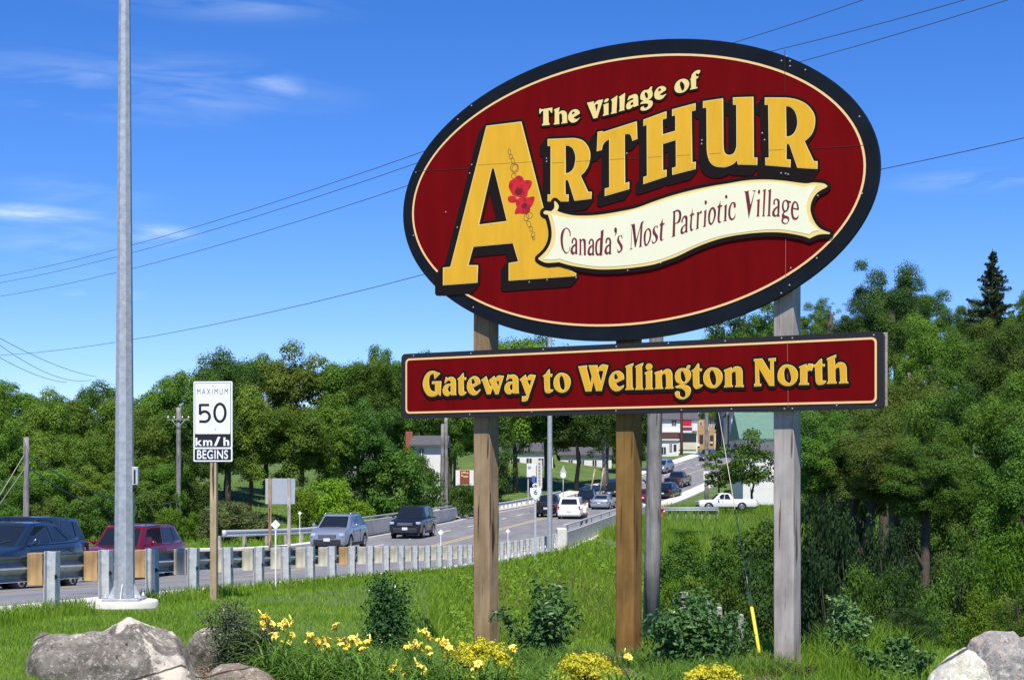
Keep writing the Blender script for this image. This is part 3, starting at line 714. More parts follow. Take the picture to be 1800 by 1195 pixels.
add('letter_outline', poly_mesh('letter_outline', px_plane(dark_union(gatec, 4.2, [(0.6, 0.8)], (735, 610, 1505, 725), 0.5)), 0.0105, 0.002, M['outline']), gate)
for conts in gatec:
    add('letter', poly_mesh('letter', px_plane(conts), 0.0145, 0.003, M['gold_pale']), gate)
    add('letter_field', poly_mesh('letter_field', px_plane(shrink(conts, 0.75)), 0.0160, 0.001, M['gold']), gate)
add('sheet_joint', poly_mesh('j', px_plane([strip((1384.6, 602), (1386, 716), 0.9)]), 0.0078, 0.0006, j2), gate)
scr = MB()
for x, y in [(727, 625), (828, 621), (955, 614), (1083.5, 609), (1175, 603), (1275, 599), (1374, 594), (1393, 594), (1536, 588.5), (826, 728), (935, 723), (1083, 721.5),
             (1198, 720), (1286, 718.5), (1379, 718), (1393, 717.5), (1471, 712), (1540, 712)]:
    screw(x, y, 0.0)
scr.obj('screws', M['screw'], gate)['kind'] = 'stuff'
bt = MB(); bt.bbox((A1 - 0.05, B0 + 0.02, -0.085), (A1 + 0.014, B1 - 0.01, -0.053)); bt.obj('batten', M['wood_grey'], sign, bevel=0.004)
# brackets and the black frame piece between the boards
# posts: square timbers behind the boards
def timber(px, py, mt, top, key):
    off = -0.085
    a, _ = sp(px, 800, off)
    o = empty  # noqa
    mb = MB(); w = 0.20
    # bevelled square section in the (a, depth) plane, height along b
    g = -0.006
    b_ = 0.008
    prof = [(0 + b_, 0), (w - b_, 0), (w, -b_), (w, -w + b_), (w - b_, -w), (b_, -w), (0, -w + b_), (0, -b_)]
    n = 40; rnd = random.Random(key)
    ys = [-0.45 + (top + 0.45) * i / n for i in range(n + 1)]
    vs = []
    for i, y in enumerate(ys):
        wob = 0.0012 * math.sin(i * 0.9 + key) + rnd.uniform(-.0008, .0008)
        vs += [(wob + x, -z, y) for x, z in prof]
    k = len(prof)
    fs = [(i * k + j, i * k + (j + 1) % k, (i + 1) * k + (j + 1) % k, (i + 1) * k + j) for i in range(n) for j in range(k)]
    mb.add(vs, fs); mb.add(vs[:k], [tuple(range(k))]); mb.add(vs[-k:], [tuple(range(k))])
    # object space with z up so that the grain follows the post
    ob = mb.obj('post', mt, sign)
    ob.matrix_parent_inverse = Matrix.Identity(4)
    ob.rotation_euler = (R(-90), 0, 0)
    ob.location = (a, 0, off)
    return ob
for px, mt, top, key in ((832, M['wood_brown'], 4.1, 1), (1082, M['wood_amber'], 4.6, 2), (1359.5, M['wood_grey'], 4.6, 3)):
    timber(px, 0, mt, top, key)
# ------------------------------------------------------------------ lie of the land
TZ = [-60, 0, 10, 20, 30, 40, 50, 60, 72, 86, 100, 112, 124, 150, 165, 185, 200, 220, 250, 300, 340, 420, 600]
TE = [-0.9, -1.25, -1.45, -1.79, -2.26, -2.74, -3.22, -3.52, -3.80, -3.80, -3.80, -3.80, -3.90, -3.70, -3.10, -1.40, 0.0, 1.2, 2.6, 4.0, 5.2, 7.0, 8]
TXR = [None, None, None, None, None, None, None, None, None, None, None, None, 9.1, 13.2, 17.3, 24.0, 29.5, 37, 47, 62, 74, 100, 160]
TXL = [None, None, None, None, None, None, None, None, None, None, None, None, -4.0, 1.0, 5.5, 13.6, 19.2, 25.0, 32.0, 47, 59, 85, 145]
for i, z in enumerate(TZ):
    if TXR[i] is None: TXR[i] = -8.51 + .148 * z - 1.15; TXL[i] = -8.51 + .148 * z - 12.6
def smooth_interp(x, xs, ys):
    x = np.asarray(x, float); k = 2.5
    return sum(np.interp(x + d, xs, ys) for d in (-2 * k, -k, 0, k, 2 * k)) / 5
def roadE(z): return smooth_interp(z, TZ, TE)
def XR(z): return smooth_interp(z, TZ, TXR)
def XL(z):
    z = np.asarray(z, float)
    m = smooth_interp(z, TZ, TXL)
    return m + np.interp(z, [-60, 60, 65, 67, 68, 69, 70.5, 74, 80], [-36, -34, -28, -20.0, -9.2, -3.4, -1.6, -0.5, 0])
def cross(z): return np.interp(z, [0, 15, 30, 48, 62], [0.0, 0.02, .032, .035, 0.0])   # fall towards the far side
def surf(x, z):
    "road surface relative to the eye"
    l = XR(z) - x
    return roadE(z) - cross(z) * np.clip(l, 0, 12) + 0.012 * np.clip(l - 12, 0, 20)
def sstep(x, a, b):
    t = np.clip((np.asarray(x, float) - a) / (b - a), 0, 1); return t * t * (3 - 2 * t)
def _n(x, z, s=1.0, k=0.0):
    return (np.sin(x * 0.9 * s + 1.3 + k) * np.cos(z * 0.7 * s + k) + 0.5 * np.sin(x * 2.1 * s + z * 1.7 * s + k) + 0.3 * np.sin(z * 3.3 * s - x * 2.9 * s)) / 1.8
def groundR(x, z):
    """ground height relative to the eye, right of the road"""
    x = np.asarray(x, float); z = np.asarray(z, float)
    r = x - (XR(z) + 1.15)
    top = roadE(z) + 0.0 * x
    near = -1.85 + 0 * x
    top = top * sstep(z, 14, 24) + near * (1 - sstep(z, 14, 24)) + (roadE(z) - near) * (1 - sstep(z, 14, 24)) * (1 - sstep(r, 0, 6))
    edge = 1.3 + 9.5 * (1 - sstep(z, 15.5, 22.5))            # how far the flat lawn reaches
    fall = 0.47 * np.maximum(0, r - edge)
    fl = np.interp(z, [0, 14, 20, 30, 45, 60, 92, 112, 134, 150, 620], [-2.0, -2.2, -3.0, -4.6, -6.0, -6.4, -6.4, -5.6, -3.85, -3.6, 0])
    fl = np.where(z > 140, roadE(z) - 0.1, fl)
    h = np.maximum(top - fall, np.minimum(fl, top))
    lip = np.maximum(-1.88 - 0.85 * np.maximum(0, z - 16.6 - 0.25 * np.sin(x * 1.3)), -3.7)
    lipw = sstep(x, -1.25, -0.1) * (z < 30)
    h = h * (1 - lipw) + np.minimum(h, lip) * lipw
    farrise = np.maximum(0, (x - 30 - 0.1 * z)) * 0.10
    return h + farrise + 0.05 * _n(x, z) * sstep(r, 1, 5)
def groundL(x, z):
    x = np.asarray(x, float); z = np.asarray(z, float)
    r = XL(z) - x
    base = surf(XL(z), z)
    return base - 0.05 - 0.25 * sstep(r, 2, 8) * sstep(z, 5, 100) + 0.05 * _n(x, z) + sstep(r, 20, 90) * 2.0 + sstep(r, 4, 26) * sstep(z, 85, 130) * 2.6
def ground(x, z):
    x = np.asarray(x, float); z = np.asarray(z, float)
    mid = (XL(z) + XR(z)) / 2
    return np.where(x > mid, groundR(x, z), groundL(x, z)) + EYE
def gz(x, z): return float(ground(x, z))

zs = np.concatenate([np.arange(-60, 10, 4.0), np.arange(10, 90, 0.8), np.arange(90, 170, 2.0), np.arange(170, 340, 5.0), np.linspace(345, 3000, 30)])
offR = np.concatenate([np.arange(0, 30, 0.75), np.arange(30, 90, 3.0), np.array([95, 110, 130, 160, 220, 320, 500, 900, 1600])])
offL = np.concatenate([np.arange(0, 30, 1.0), np.arange(30, 90, 4.0), np.array([95, 110, 130, 160, 220, 320, 500, 900, 1600])])
def strip_grid(xf, zf, hf):
    """xf (nz,nx) and zf, hf the same shape -> verts, quads"""
    nz, nx = xf.shape
    V = np.stack([xf, zf, hf], -1).reshape(-1, 3)
    i = np.arange(nz - 1)[:, None] * nx + np.arange(nx - 1)[None, :]
    Fq = np.stack([i, i + 1, i + nx + 1, i + nx], -1).reshape(-1, 4)
    return V, Fq
ZZ, OR = np.meshgrid(zs, offR, indexing='ij')
Xr = XR(ZZ) + 1.15 + OR
Vr, Fr = strip_grid(Xr, ZZ, groundR(Xr, ZZ) + EYE)
ZZl, OL = np.meshgrid(zs, -offL[::-1], indexing='ij')
Xl = XL(ZZl) + OL
Vl, Fl = strip_grid(Xl, ZZl, groundL(Xl, ZZl) + EYE)
M['soil_grass'] = mat('grassy_soil', (0.050, 0.095, 0.014), 0.95, col2=(0.105, 0.165, 0.028), scale=0.5, bump=0.4, bscale=5, detail=9)
g = mesh_np('ground', np.vstack([Vr, Vl]), np.vstack([Fr, Fl + len(Vr)]), [M['soil_grass']], smooth=True)
setp(link('ground', g), kind='structure')

def ribbon_mesh(name, fa, fb, z0, z1, lift, mt, dz=1.5, kind='structure', thick=0.0, label=None):
    """sheet between lateral lines fa(z) and fb(z) on the road surface"""
    zz = np.arange(z0, z1 + 0.01, dz)
    xa, xb = fa(zz), fb(zz)
    def h(x): return surf(x, zz) + EYE + lift
    A = np.stack([xa, zz, h(xa)], -1); B = np.stack([xb, zz, h(xb)], -1)
    n = len(zz)
    if name == 'road':
        ts = np.linspace(0, 1, 13); xs_ = [xa + (xb - xa) * t_ for t_ in ts]
        Vv = np.stack([np.stack([x_, zz, h(x_)], -1) for x_ in xs_], 1); nn_ = len(ts)
        V = Vv.reshape(-1, 3); F_ = [(i * nn_ + j, i * nn_ + j + 1, (i + 1) * nn_ + j + 1, (i + 1) * nn_ + j) for i in range(n - 1) for j in range(nn_ - 1)]
    elif thick:
        V = np.vstack([A, B, B - [0, 0, thick], A - [0, 0, thick]])
        F_ = [(k * n + i, k * n + i + 1, ((k + 1) % 4) * n + i + 1, ((k + 1) % 4) * n + i) for i in range(n - 1) for k in range(4)]
    else:
        V = np.vstack([A, B]); F_ = [(i, i + 1, n + i + 1, n + i) for i in range(n - 1)]
    me = mesh_np(name, V, np.array(F_), [mt])
    bm = bmesh.new(); bm.from_mesh(me); bmesh.ops.recalc_face_normals(bm, faces=bm.faces)
    if not thick:
        if bm.faces and sum(f.normal.z for f in bm.faces) < 0: bmesh.ops.reverse_faces(bm, faces=bm.faces)
    bm.to_mesh(me); bm.free()
    return link(name, me)
road = ribbon_mesh('road', XL, XR, -60, 420, 0.0, M['asphalt']); setp(road, kind='structure')
WR = lambda z: XR(z) - smooth_interp(z, TZ, TXL)
lat = lambda t: (lambda z: XR(z) - t * WR(z) / 11.45)
def line(name, t, w, z0, z1, mt, lift=0.004):
    o = ribbon_mesh(name, lat(t + w / 2), lat(t - w / 2), z0, z1, lift, mt, dz=1.0); setp(o, kind='structure'); return o
line('yellow_centre_line', 5.42, 0.13, -20, 158, M['yellow_line'])
line('yellow_centre_line', 5.72, 0.13, -20, 158, M['yellow_line'])
line('yellow_centre_line', 5.5, 0.14, 172, 300, M['yellow_line'])
line('white_edge_line', 0.35, 0.12, 60, 215, M['white_line'])
line('white_edge_line', 11.1, 0.12, 60, 215, M['white_line'])
mb_d = []
for k in range(26):
    z0 = 30 + 9.0 * k
    if z0 < 60: continue
    o = line('white_lane_dash', 8.4, 0.12, z0, z0 + 3.0, M['white_line'])
# turning arrows and worn patches are left to the material; concrete shoulder and kerbs are real steps
sh_ = ribbon_mesh('concrete_shoulder', XR, lambda z: XR(z) + 1.15, -60, 70, 0.03, M['concrete_pale'], thick=0.35); setp(sh_, kind='structure')
sh2 = ribbon_mesh('pavement', XR, lambda z: XR(z) + 1.75, 128, 330, 0.13, M['concrete_pale'], thick=0.5, dz=3); setp(sh2, kind='structure')
kb = ribbon_mesh('kerb', lambda z: XL(z - 0.9) - 0.5, XL, 30, 85.5, 0.12, M['concrete_pale'], thick=0.45, dz=0.5); setp(kb, kind='structure')
kb2 = ribbon_mesh('pavement', lambda z: XL(z) - 2.0, XL, 120, 330, 0.13, M['concrete_pale'], thick=0.5, dz=3); setp(kb2, kind='structure')

# ------------------------------------------------------------------ near guard rail
DIR = Vector((.148, 1, 0)).normalized(); LATV = Vector((-DIR.y, DIR.x, 0))     # LATV points to the road
RAILROT = -math.atan2(.148, 1)
def railx(z): return float(-8.51 + .148 * z)
gr = empty('guard_rail', (railx(19), 19, EYE + float(roadE(19))), label='long galvanised guard rail on steel posts with wood blocks along the near side', cat='guard rail')
def at_parent(o, parent):      # keep world placement under a parent that only translates
    o.parent = parent; o.location = Vector(o.location) - parent.location; return o
# rolled steel post: an H section
pm = MB(); fw, fd, tk = 0.152, 0.15, 0.012
pm.bbox((-fw / 2, -fd / 2, -0.6), (fw / 2, -fd / 2 + tk, 0.78)); pm.bbox((-fw / 2, fd / 2 - tk, -0.6), (fw / 2, fd / 2, 0.78))
pm.bbox((-0.006, -fd / 2 + tk, -0.6), (0.006, fd / 2 - tk, 0.779))
post_me = pm.mesh('post', M['galv_post'], bevel=0.003)
bm_ = MB(); bm_.box((0, 0, 0), (0.15, 0.20, 0.40)); blk_new = bm_.mesh('spacer_block', M['block_new'], bevel=0.006); blk_pale = bm_.mesh('spacer_block', M['block_pale'], bevel=0.006)
bt_ = MB(); bt_.tube([(-0.055, -fd / 2 - 0.035, 0.47), (-0.055, -fd / 2 + 0.0, 0.47)], 0.011, 6); bt_.box((-0.055, -fd / 2 - 0.006, 0.47), (0.055, 0.008, 0.055))
bolt_me = bt_.mesh('bolt', M['dark'])
NP = 34
rnd = random.Random(4)
for k in range(-2, NP):
    z = 19 + 1.64 * k; x = railx(z); h = EYE + float(roadE(z)) - 0.02
    # the post's web runs across the road: local y looks away from the road
    rz = RAILROT + R(90) + R(rnd.uniform(-2, 2))
    p = link('post', post_me, gr, Vector((x, z, h)) - gr.location, (R(rnd.uniform(-1, 1)), R(rnd.uniform(-1, 1)), rz))
    q = Vector((x, z, h + 0.56)) + LATV * 0.185
    link('bolt', bolt_me, gr, Vector((x, z, h)) - gr.location, (0, 0, rz))
    new = k in (0, 1, 2, 9, -1, -2)
    link('spacer_block', blk_new if new else blk_pale, gr, q - gr.location, (0, 0, rz))
def wbeam(zs_, latoff, hfun, xfun, side=1, th=0.004):
    """corrugated W section swept along the road, side=+1: the ridges face LATV"""
    prof = [(0.0, 0.155), (0.02, 0.15), (0.075, 0.115), (0.08, 0.085), (0.02, 0.035), (0.0, 0.0), (0.02, -0.035), (0.08, -0.085), (0.075, -0.115), (0.02, -0.15), (0.0, -0.155)]
    V = []
    n = len(prof)
    for z in zs_:
        for off in (0, -th):
            for d, hh in prof:
                b = Vector((xfun(z), z, hfun(z))) + LATV * (latoff + side * (d + off)); V.append((b.x, b.y, b.z + hh))
    V = np.array(V); Fs = []; m = 2 * n
    for i in range(len(zs_) - 1):
        for j in range(n - 1):
            Fs.append((i * m + j, i * m + j + 1, (i + 1) * m + j + 1, (i + 1) * m + j))
            Fs.append((i * m + n + j + 1, i * m + n + j, (i + 1) * m + n + j, (i + 1) * m + n + j + 1))
        Fs.append((i * m, (i + 1) * m, (i + 1) * m + n, i * m + n)); Fs.append((i * m + n - 1, i * m + 2 * n - 1, (i + 1) * m + 2 * n - 1, (i + 1) * m + n - 1))
    return V, np.array(Fs)
zr = np.arange(10, 73, 1.64)
V, Fq = wbeam(zr, 0.29, lambda z: EYE + float(roadE(z)) + 0.54, railx)
me = mesh_np('rail_beam', V - np.array(gr.location), Fq, [M['rail']], smooth=False)
link('rail_beam', me, gr)

# far side guard rail
def leftx(z):
    return float(np.interp(z, [70.5, 73.5, 77, 82, 85.5], [-13.2, -11.9, -10.7, -9.5, -8.9])) if z < 86 else float(XL(z)) - 0.35
def far_rail(z0, z1, label, endcap=False):
    o0 = Vector((leftx(z0), z0, gz(leftx(z0), z0)))
    g_ = empty('guard_rail', o0, label=label, cat='guard rail')
    zz = np.arange(z0, z1 + 0.01, 1.9)
    hf = lambda z: float(roadE(z)) + EYE + 0.60 + (0.22 if z < 86 else 0) * (86 - z) / 16
    V, Fq = wbeam(zz, 0.0, hf, leftx, side=-1)
    link('rail_beam', mesh_np('rail_beam', V - np.array(o0), Fq, [M['galv_dull']]), g_)
    pm = MB(); pm.bbox((-0.07, -0.09, -0.6), (0.07, 0.09, 0.72)); pme = pm.mesh('post', M['block_pale'])
    bl = MB(); bl.bbox((-0.07, -0.09, 0.42), (0.07, 0.09, 0.74)); blm = bl.mesh('spacer_block', M['block_pale'])
    for z in zz[::1]:
        p = Vector((leftx(z), z, gz(leftx(z) - 0.2, z))) + LATV * 0.24
        link('post', pme, g_, p - o0, (0, 0, RAILROT))
    if endcap:
        e = MB(); e.tube([Vector((leftx(z0), z0, hf(z0) - 0.155)) - o0, Vector((leftx(z0), z0, hf(z0) + 0.155)) - o0], 0.11, 10)
        e.obj('end_terminal', M['galv_dull'], g_)
    return g_
far_rail(70.5, 85.8, 'bright steel guard rail beyond the silver car, ending at the bridge wall', True)
far_rail(121, 166, 'guard rail on the far side of the road beyond the concrete bridge wall')

# ------------------------------------------------------------------ bridge
br = empty('bridge', (railx(72), 72, EYE - 3.8), label='low concrete road bridge with solid parapets and a steel hand rail', cat='bridge')
O = br.location.copy()
def wall_strip(name, xf, z0, z1, w, h0, h1, mt, dz=3.0, parent=br):
    zz = np.arange(z0, z1 + 0.01, dz); V = []
    for z in zz:
        x = xf(z); e = EYE + float(roadE(z))
        V += [(x, z, e + h0), (x + w, z, e + h0), (x + w, z, e + h1), (x, z, e + h1)]
    Fs = [(i * 4 + k, i * 4 + (k + 1) % 4, (i + 1) * 4 + (k + 1) % 4, (i + 1) * 4 + k) for i in range(len(zz) - 1) for k in range(4)]
    Fs += [(0, 3, 2, 1), tuple(len(V) - 4 + k for k in range(4))]
    me = mesh_np(name, np.array(V) - np.array(O), np.array(Fs), [mt])
    bm = bmesh.new(); bm.from_mesh(me); bmesh.ops.recalc_face_normals(bm, faces=bm.faces); bm.to_mesh(me); bm.free()
    return link(name, me, parent)
nx_ = lambda z: float(XR(z)) + 1.2
for z0 in np.arange(73, 127, 9.0):
    wall_strip('parapet_panel', nx_, z0, z0 + 8.97, 0.28, 0.02, 0.82, M['concrete'], 2.99)
for z0 in np.arange(86, 122, 9.0):
    wall_strip('parapet_panel', lambda z: float(XL(z)) - 0.55, z0, z0 + 8.97, 0.3, 0.02, 0.88, M['concrete'], 2.99)
wall_strip('deck_edge', lambda z: nx_(z) - 0.1, 73, 127, 0.55, -0.9, 0.0, M['concrete'])
wall_strip('deck_ledge', lambda z: nx_(z) - 0.1, 73, 127, 0.68, -0.06, 0.03, M['concrete_pale'])
wall_strip('deck_edge', lambda z: float(XL(z)) - 0.9, 86, 122, 0.55, -0.9, -0.01, M['concrete'])
wall_strip('footway', lambda z: float(XR(z)), 70.2, 127.5, 1.18, -0.2, 0.14, M['concrete_pale'])
for (xx, zz_, hh) in ((nx_(72) - 0.1, 72, 1.02), (nx_(128) - 0.1, 128, 1.0), (leftx(85.5) - 0.25, 85.5, 1.0), (leftx(122.5) - 0.25, 122.5, 1.0)):
    e = MB(); e.bbox((0, -0.8, -1.2), (0.45, 0.8, hh)); e.obj('end_block', M['concrete_pale'], br, Vector((xx, zz_, EYE + float(roadE(zz_)))) - O, bevel=0.03)
hr = MB()
pts = [Vector((nx_(z) + 0.14, z, EYE + float(roadE(z)) + 1.12)) - O for z in np.arange(73, 128, 3)]
hr.tube(pts, 0.055, 8)
hr.obj('hand_rail', M['galv_dull'], br)
for z in np.arange(74.5, 127, 6):
    s_ = MB(); s_.bbox((-0.03, -0.03, 0.8), (0.03, 0.03, 1.1)); s_.obj('rail_stanchion', M['galv_dull'], br, Vector((nx_(z) + 0.14, z, EYE + float(roadE(z)))) - O)
pts = [Vector((float(XL(z)) - 0.4, z, EYE + float(roadE(z)) + 1.05)) - O for z in np.arange(86, 122, 3)]
h2 = MB(); h2.tube(pts, 0.055, 8)
h2.obj('hand_rail', M['rail'], br)
for z in np.arange(88, 121, 6):
    s_ = MB(); s_.bbox((-0.03, -0.03, 0.86), (0.03, 0.03, 1.03)); s_.obj('rail_stanchion', M['galv_dull'], br, Vector((float(XL(z)) - 0.4, z, EYE + float(roadE(z)))) - O)
ab = MB(); ab.bbox((-9, -1, -3.4), (1.4, 0.2, -0.92)); ab.obj('abutment', M['concrete'], br, Vector((nx_(80), 80, EYE - 3.8)) - O)
ab = MB(); ab.bbox((-9, -0.2, -3.4), (1.4, 1, -0.92)); ab.obj('abutment', M['concrete'], br, Vector((nx_(120), 120, EYE - 3.8)) - O)
# creek under the bridge
ck = MB(); ck.add([(-60, 94, EYE - 6.32), (70, 78, EYE - 6.32), (70, 88, EYE - 6.32), (-60, 104, EYE - 6.32)], [(0, 1, 2, 3)])
wm = mat('creek_water', (0.02, 0.025, 0.015), 0.08, bump=0.1, bscale=3); setp(ck.obj('creek', wm), kind='structure')
# ------------------------------------------------------------------ lamp posts
def lamp(loc, h, r0, r1, label, handhole=True, rot=0.0, disc=True):
    o = empty('lamp_post', loc, (0, 0, rot), label=label, cat='lamp post', group=None)
    p = MB(); n = 8
    p.tube([(0, 0, 0.06), (0, 0, h)], [r0, r1], n, smooth=False, rot=math.pi / 8); p.obj('pole', M['galv'], o)
    b = MB(); b.bbox((-r0 * 1.75, -r0 * 1.75, 0.02), (r0 * 1.75, r0 * 1.75, 0.055)); b.obj('base_plate', M['galv'], o, bevel=0.004)
    for sx in (-1, 1):
        for sy in (-1, 1):
            g_ = MB(); g_.tube([(sx * r0 * 1.45, sy * r0 * 1.45, -0.02), (sx * r0 * 1.45, sy * r0 * 1.45, 0.11)], 0.014, 6)
            g_.tube([(sx * r0 * 1.45, sy * r0 * 1.45, 0.055), (sx * r0 * 1.45, sy * r0 * 1.45, 0.08)], 0.026, 6); g_.obj('anchor_bolt', M['galv_dull'], o)
    for k in range(4):
        a = k * math.pi / 2
        t = MB(); t.prism([(r0 * 0.9, 0.055), (r0 * 1.6, 0.055), (r0 * 0.92, 0.24)], -0.006, 0.006, axis='y'); ob = t.obj('gusset', M['galv_dull'], o); ob.rotation_euler = (0, 0, a)
    if disc:
        d = MB(); d.tube([(0, 0, -0.5), (0, 0, 0.0), (0, 0, 0.02)], [0.435, 0.435, 0.42], 40); d.obj('concrete_footing', M['concrete_pale'], o)
    if handhole:
        hb = MB(); hb.bbox((r0 * 0.75, -0.05, 1.54), (r0 * 0.75 + 0.085, 0.03, 1.78)); ob = hb.obj('cable_box', M['galv_dull'], o, bevel=0.006)
        hc = MB(); hc.bbox((r0 * 0.75 + 0.03, -0.054, 1.56), (r0 * 0.75 + 0.055, -0.05, 1.74)); hc.obj('slot', M['dark'], ob)
        cb_ = MB(); cb_.tube([(r0 + 0.01, -0.02, 1.54), (r0 - 0.01, -0.02, 1.46)], 0.022, 8); cb_.obj('cable_grommet', M['dark'], o)
    # arm and luminaire, above the picture
    ar = MB(); ar.tube([(0, 0, h - 0.25), (-0.6, 0.1, h + 0.15), (-2.0, 0.3, h + 0.35)], [0.05, 0.04, 0.035], 8); ar.obj('arm', M['galv_dull'], o)
    lm = MB(); lm.tube([(-1.95, 0.3, h + 0.35), (-2.2, 0.33, h + 0.36), (-2.6, 0.4, h + 0.32)], [0.07, 0.15, 0.1], 10); lm.obj('lamp_head', M['galv_dull'], o)
    return o
lx = W(219, 1072, 20.3)
lamp((lx.x, 20.3, W(0, 1057, 20.3).z), 10.0, 0.137, 0.058, 'near galvanised lamp post on a round concrete footing, rising past the top edge')
l2x = W(966.5, 970, 62.5)
lamp((l2x.x, 62.5, l2x.z), 12.0, 0.115, 0.08, 'distant steel lamp post standing at the start of the bridge', handhole=False, disc=False)

# ------------------------------------------------------------------ utility poles
def pole(loc, h, r0, r1, label, arm=None, mt=None, lean=(0, 0), name='utility_pole', ins=True, cat='utility pole', group=None):
    o = empty(name, loc, label=label, cat=cat, group=group)
    p = MB(); n = 14
    pts = [(lean[0] * k / 6, lean[1] * k / 6, -0.5 + (h + 0.5) * k / 6) for k in range(7)]
    p.tube(pts, [r0 + (r1 - r0) * k / 6 for k in range(7)], n); p.obj('pole', mt or M['pole_grey'], o)
    if arm:
        w, za, rz = arm
        a = MB(); a.box((lean[0], lean[1] - r1 - 0.05, za), (w, 0.06, 0.07), rz=0); ob = a.obj('crossarm', M['pole_grey'], o); ob.rotation_euler = (0, 0, rz)
        for s in (-1, -0.4, 0.4, 1):
            i_ = MB(); i_.tube([(s * w * 0.46, -r1 - 0.05, za + 0.05), (s * w * 0.46, -r1 - 0.05, za + 0.12), (s * w * 0.46, -r1 - 0.05, za + 0.2)], [0.02, 0.05, 0.03], 8)
            io = i_.obj('insulator', M['white'], o); io.rotation_euler = (0, 0, rz)
        for s in (-1, 1):
            b = MB(); b.tube([(s * w * 0.3, -r1 - 0.07, za), (0, -r1 - 0.02, za - 0.55)], 0.015, 5); bo_ = b.obj('brace', M['galv_dull'], o); bo_.rotation_euler = (0, 0, rz)
    return o
pz = 27.0; pb = W(1144, 1085, pz)
PTOP = W(1162, 130, pz)
pole(pb, PTOP.z - pb.z, 0.150, 0.105, 'thick grey wooden utility pole right behind the sign', lean=(PTOP.x - pb.x, 0))
# the ones on the far side
for (x, yb, yt, Z, w, lb, arm) in [
    (46, 925, 768, 62, 11, 'short grey utility pole with two guy wires at the left edge', None),
    (314, 940, 716, 95, 9, 'utility pole with a crossarm left of the speed limit sign', (1.35, None, 0.1)),
    (617, 870, 785, 120, 7, 'short utility pole between the trees right of the back-turned road sign', None),
    (776, 892, 745, 118, 7, 'leaning left pole of the pair behind the black oncoming car', None),
    (784, 892, 728, 119, 7, 'taller right pole of the pair behind the black oncoming car', None),
    (1062, 850, 640, 172, 7, 'pole on the lawn left of the amber post', None),
    (1242, 868, 640, 150, 7, 'slim grey pole in the main street carrying a small white sign', None),
    (1198, 806, 640, 250, 5, 'brown pole on the left pavement of the main street', None),
    (1216, 793, 650, 275, 4, 'blue-grey pole beside the brick house in the main street', None),
    (1279, 790, 660, 265, 5, 'first pole on the right pavement of the main street', None),
    (1291, 784, 650, 285, 5, 'second pole on the right pavement of the main street', None),
    (1140, 850, 660, 180, 5, 'thin pole seen between the amber post and the grey utility pole', None)]:
    b = W(x, yb, Z); b.z = min(b.z, gz(b.x, Z)); t = W(x, yt, Z); h = t.z - b.z; r = w * Z / F / 2
    mt = M['pole_grey']
    if x == 1198: mt = mat('brown_painted_pole', (0.09, 0.03, 0.02), 0.6)
    if x == 1216: mt = mat('blue_grey_painted_pole', (0.12, 0.2, 0.33), 0.6)
    a = None
    if arm: a = (arm[0], h - 0.75, arm[2])
    pole(b, h, r * 1.08, r * 0.85, lb, arm=a, mt=mt, lean=((0.1, 0) if x == 776 else (0, 0)))
# wires
def wire(p, q, sag, r, label, mt=None, n=24):
    m_ = MB(); pts = []
    for k in range(n + 1):
        t = k / n; v = p.lerp(q, t); v.z -= sag * 4 * t * (1 - t); pts.append(v - p)
    m_.tube(pts, r, 4, caps=False)
    o = m_.obj('wire', mt or M['wire'], None, p); setp(o, label=label, cat='wire', group='overhead wires'); return o
wire(W(1160, 113, pz), W(-330, 500, 95), 1.6, 0.008, 'topmost of the three wires left of the oval')
wire(W(1160, 132, pz), W(-330, 510, 95), 1.6, 0.008, 'middle one of the three wires left of the oval')
wire(W(1160, 170, pz), W(-330, 524, 95), 1.7, 0.008, 'lowest of the three close wires left of the oval')
wire(W(1160, 366, pz), W(-330, 590, 95), 1.9, 0.008, 'single wire running low above the left treetops to the oval')
wire(W(1160, 113, pz), W(1900, -145, 19), 0.10, 0.006, 'topmost wire at the upper right leaving the oval')
wire(W(1160, 132, pz), W(1900, -62, 19.5), 0.10, 0.006, 'second wire at the upper right leaving the oval')
wire(W(1160, 170, pz), W(1900, -42, 20), 0.09, 0.006, 'third wire at the upper right leaving the oval')
wire(W(1160, 366, pz), W(1900, 219, 20), 0.08, 0.006, 'lone wire right of the oval at half its height')
wire(W(-60, 560, 40), W(170, 662, 75), 0.25, 0.010, 'upper one of the sloping wires at the left edge')
wire(W(-60, 560, 40), W(160, 668, 78), 0.55, 0.010, 'middle one of the sloping wires at the left edge')
wire(W(-60, 592, 40), W(118, 672, 75), 0.25, 0.010, 'lower one of the sloping wires at the left edge')
wire(W(50, 800, 62), W(314, 880, 95), 0.9, 0.03, 'upper dark cable between the two left utility poles')
wire(W(50, 822, 62), W(314, 905, 95), 0.9, 0.03, 'lower dark cable between the two left utility poles')
wire(W(44, 797, 62), W(-70, 985, 58), 0.0, 0.025, 'upper pale guy wire of the pole at the left edge', M['wire_pale'], 3)
wire(W(44, 822, 62), W(-70, 985, 57.5), 0.0, 0.025, 'lower pale guy wire of the pole at the left edge', M['wire_pale'], 3)
# guy wire with its yellow guard
ga = W(1338, 1163, 15.0); ga.z = gz(ga.x, ga.y); gt = W(1174, 200, pz - 0.1)
gw = empty('guy_wire', ga, label='guy wire with a bright yellow plastic guard between the amber and the grey post', cat='guy wire')
m_ = MB(); m_.tube([(0, 0, 0), gt - ga], 0.005, 5); m_.obj('cable', M['wire_pale'], gw)
dd = (gt - ga); tt = (EYE + 15.2 * (HY - 1052) / F - ga.z) / (dd.z)
gm = MB(); gm.tube([dd * 0.01, dd * tt * 0.92, dd * tt, dd * tt * 1.01], [0.019, 0.019, 0.019, 0.010], 10); gm.obj('yellow_guard', M['guy_yellow'], gw)

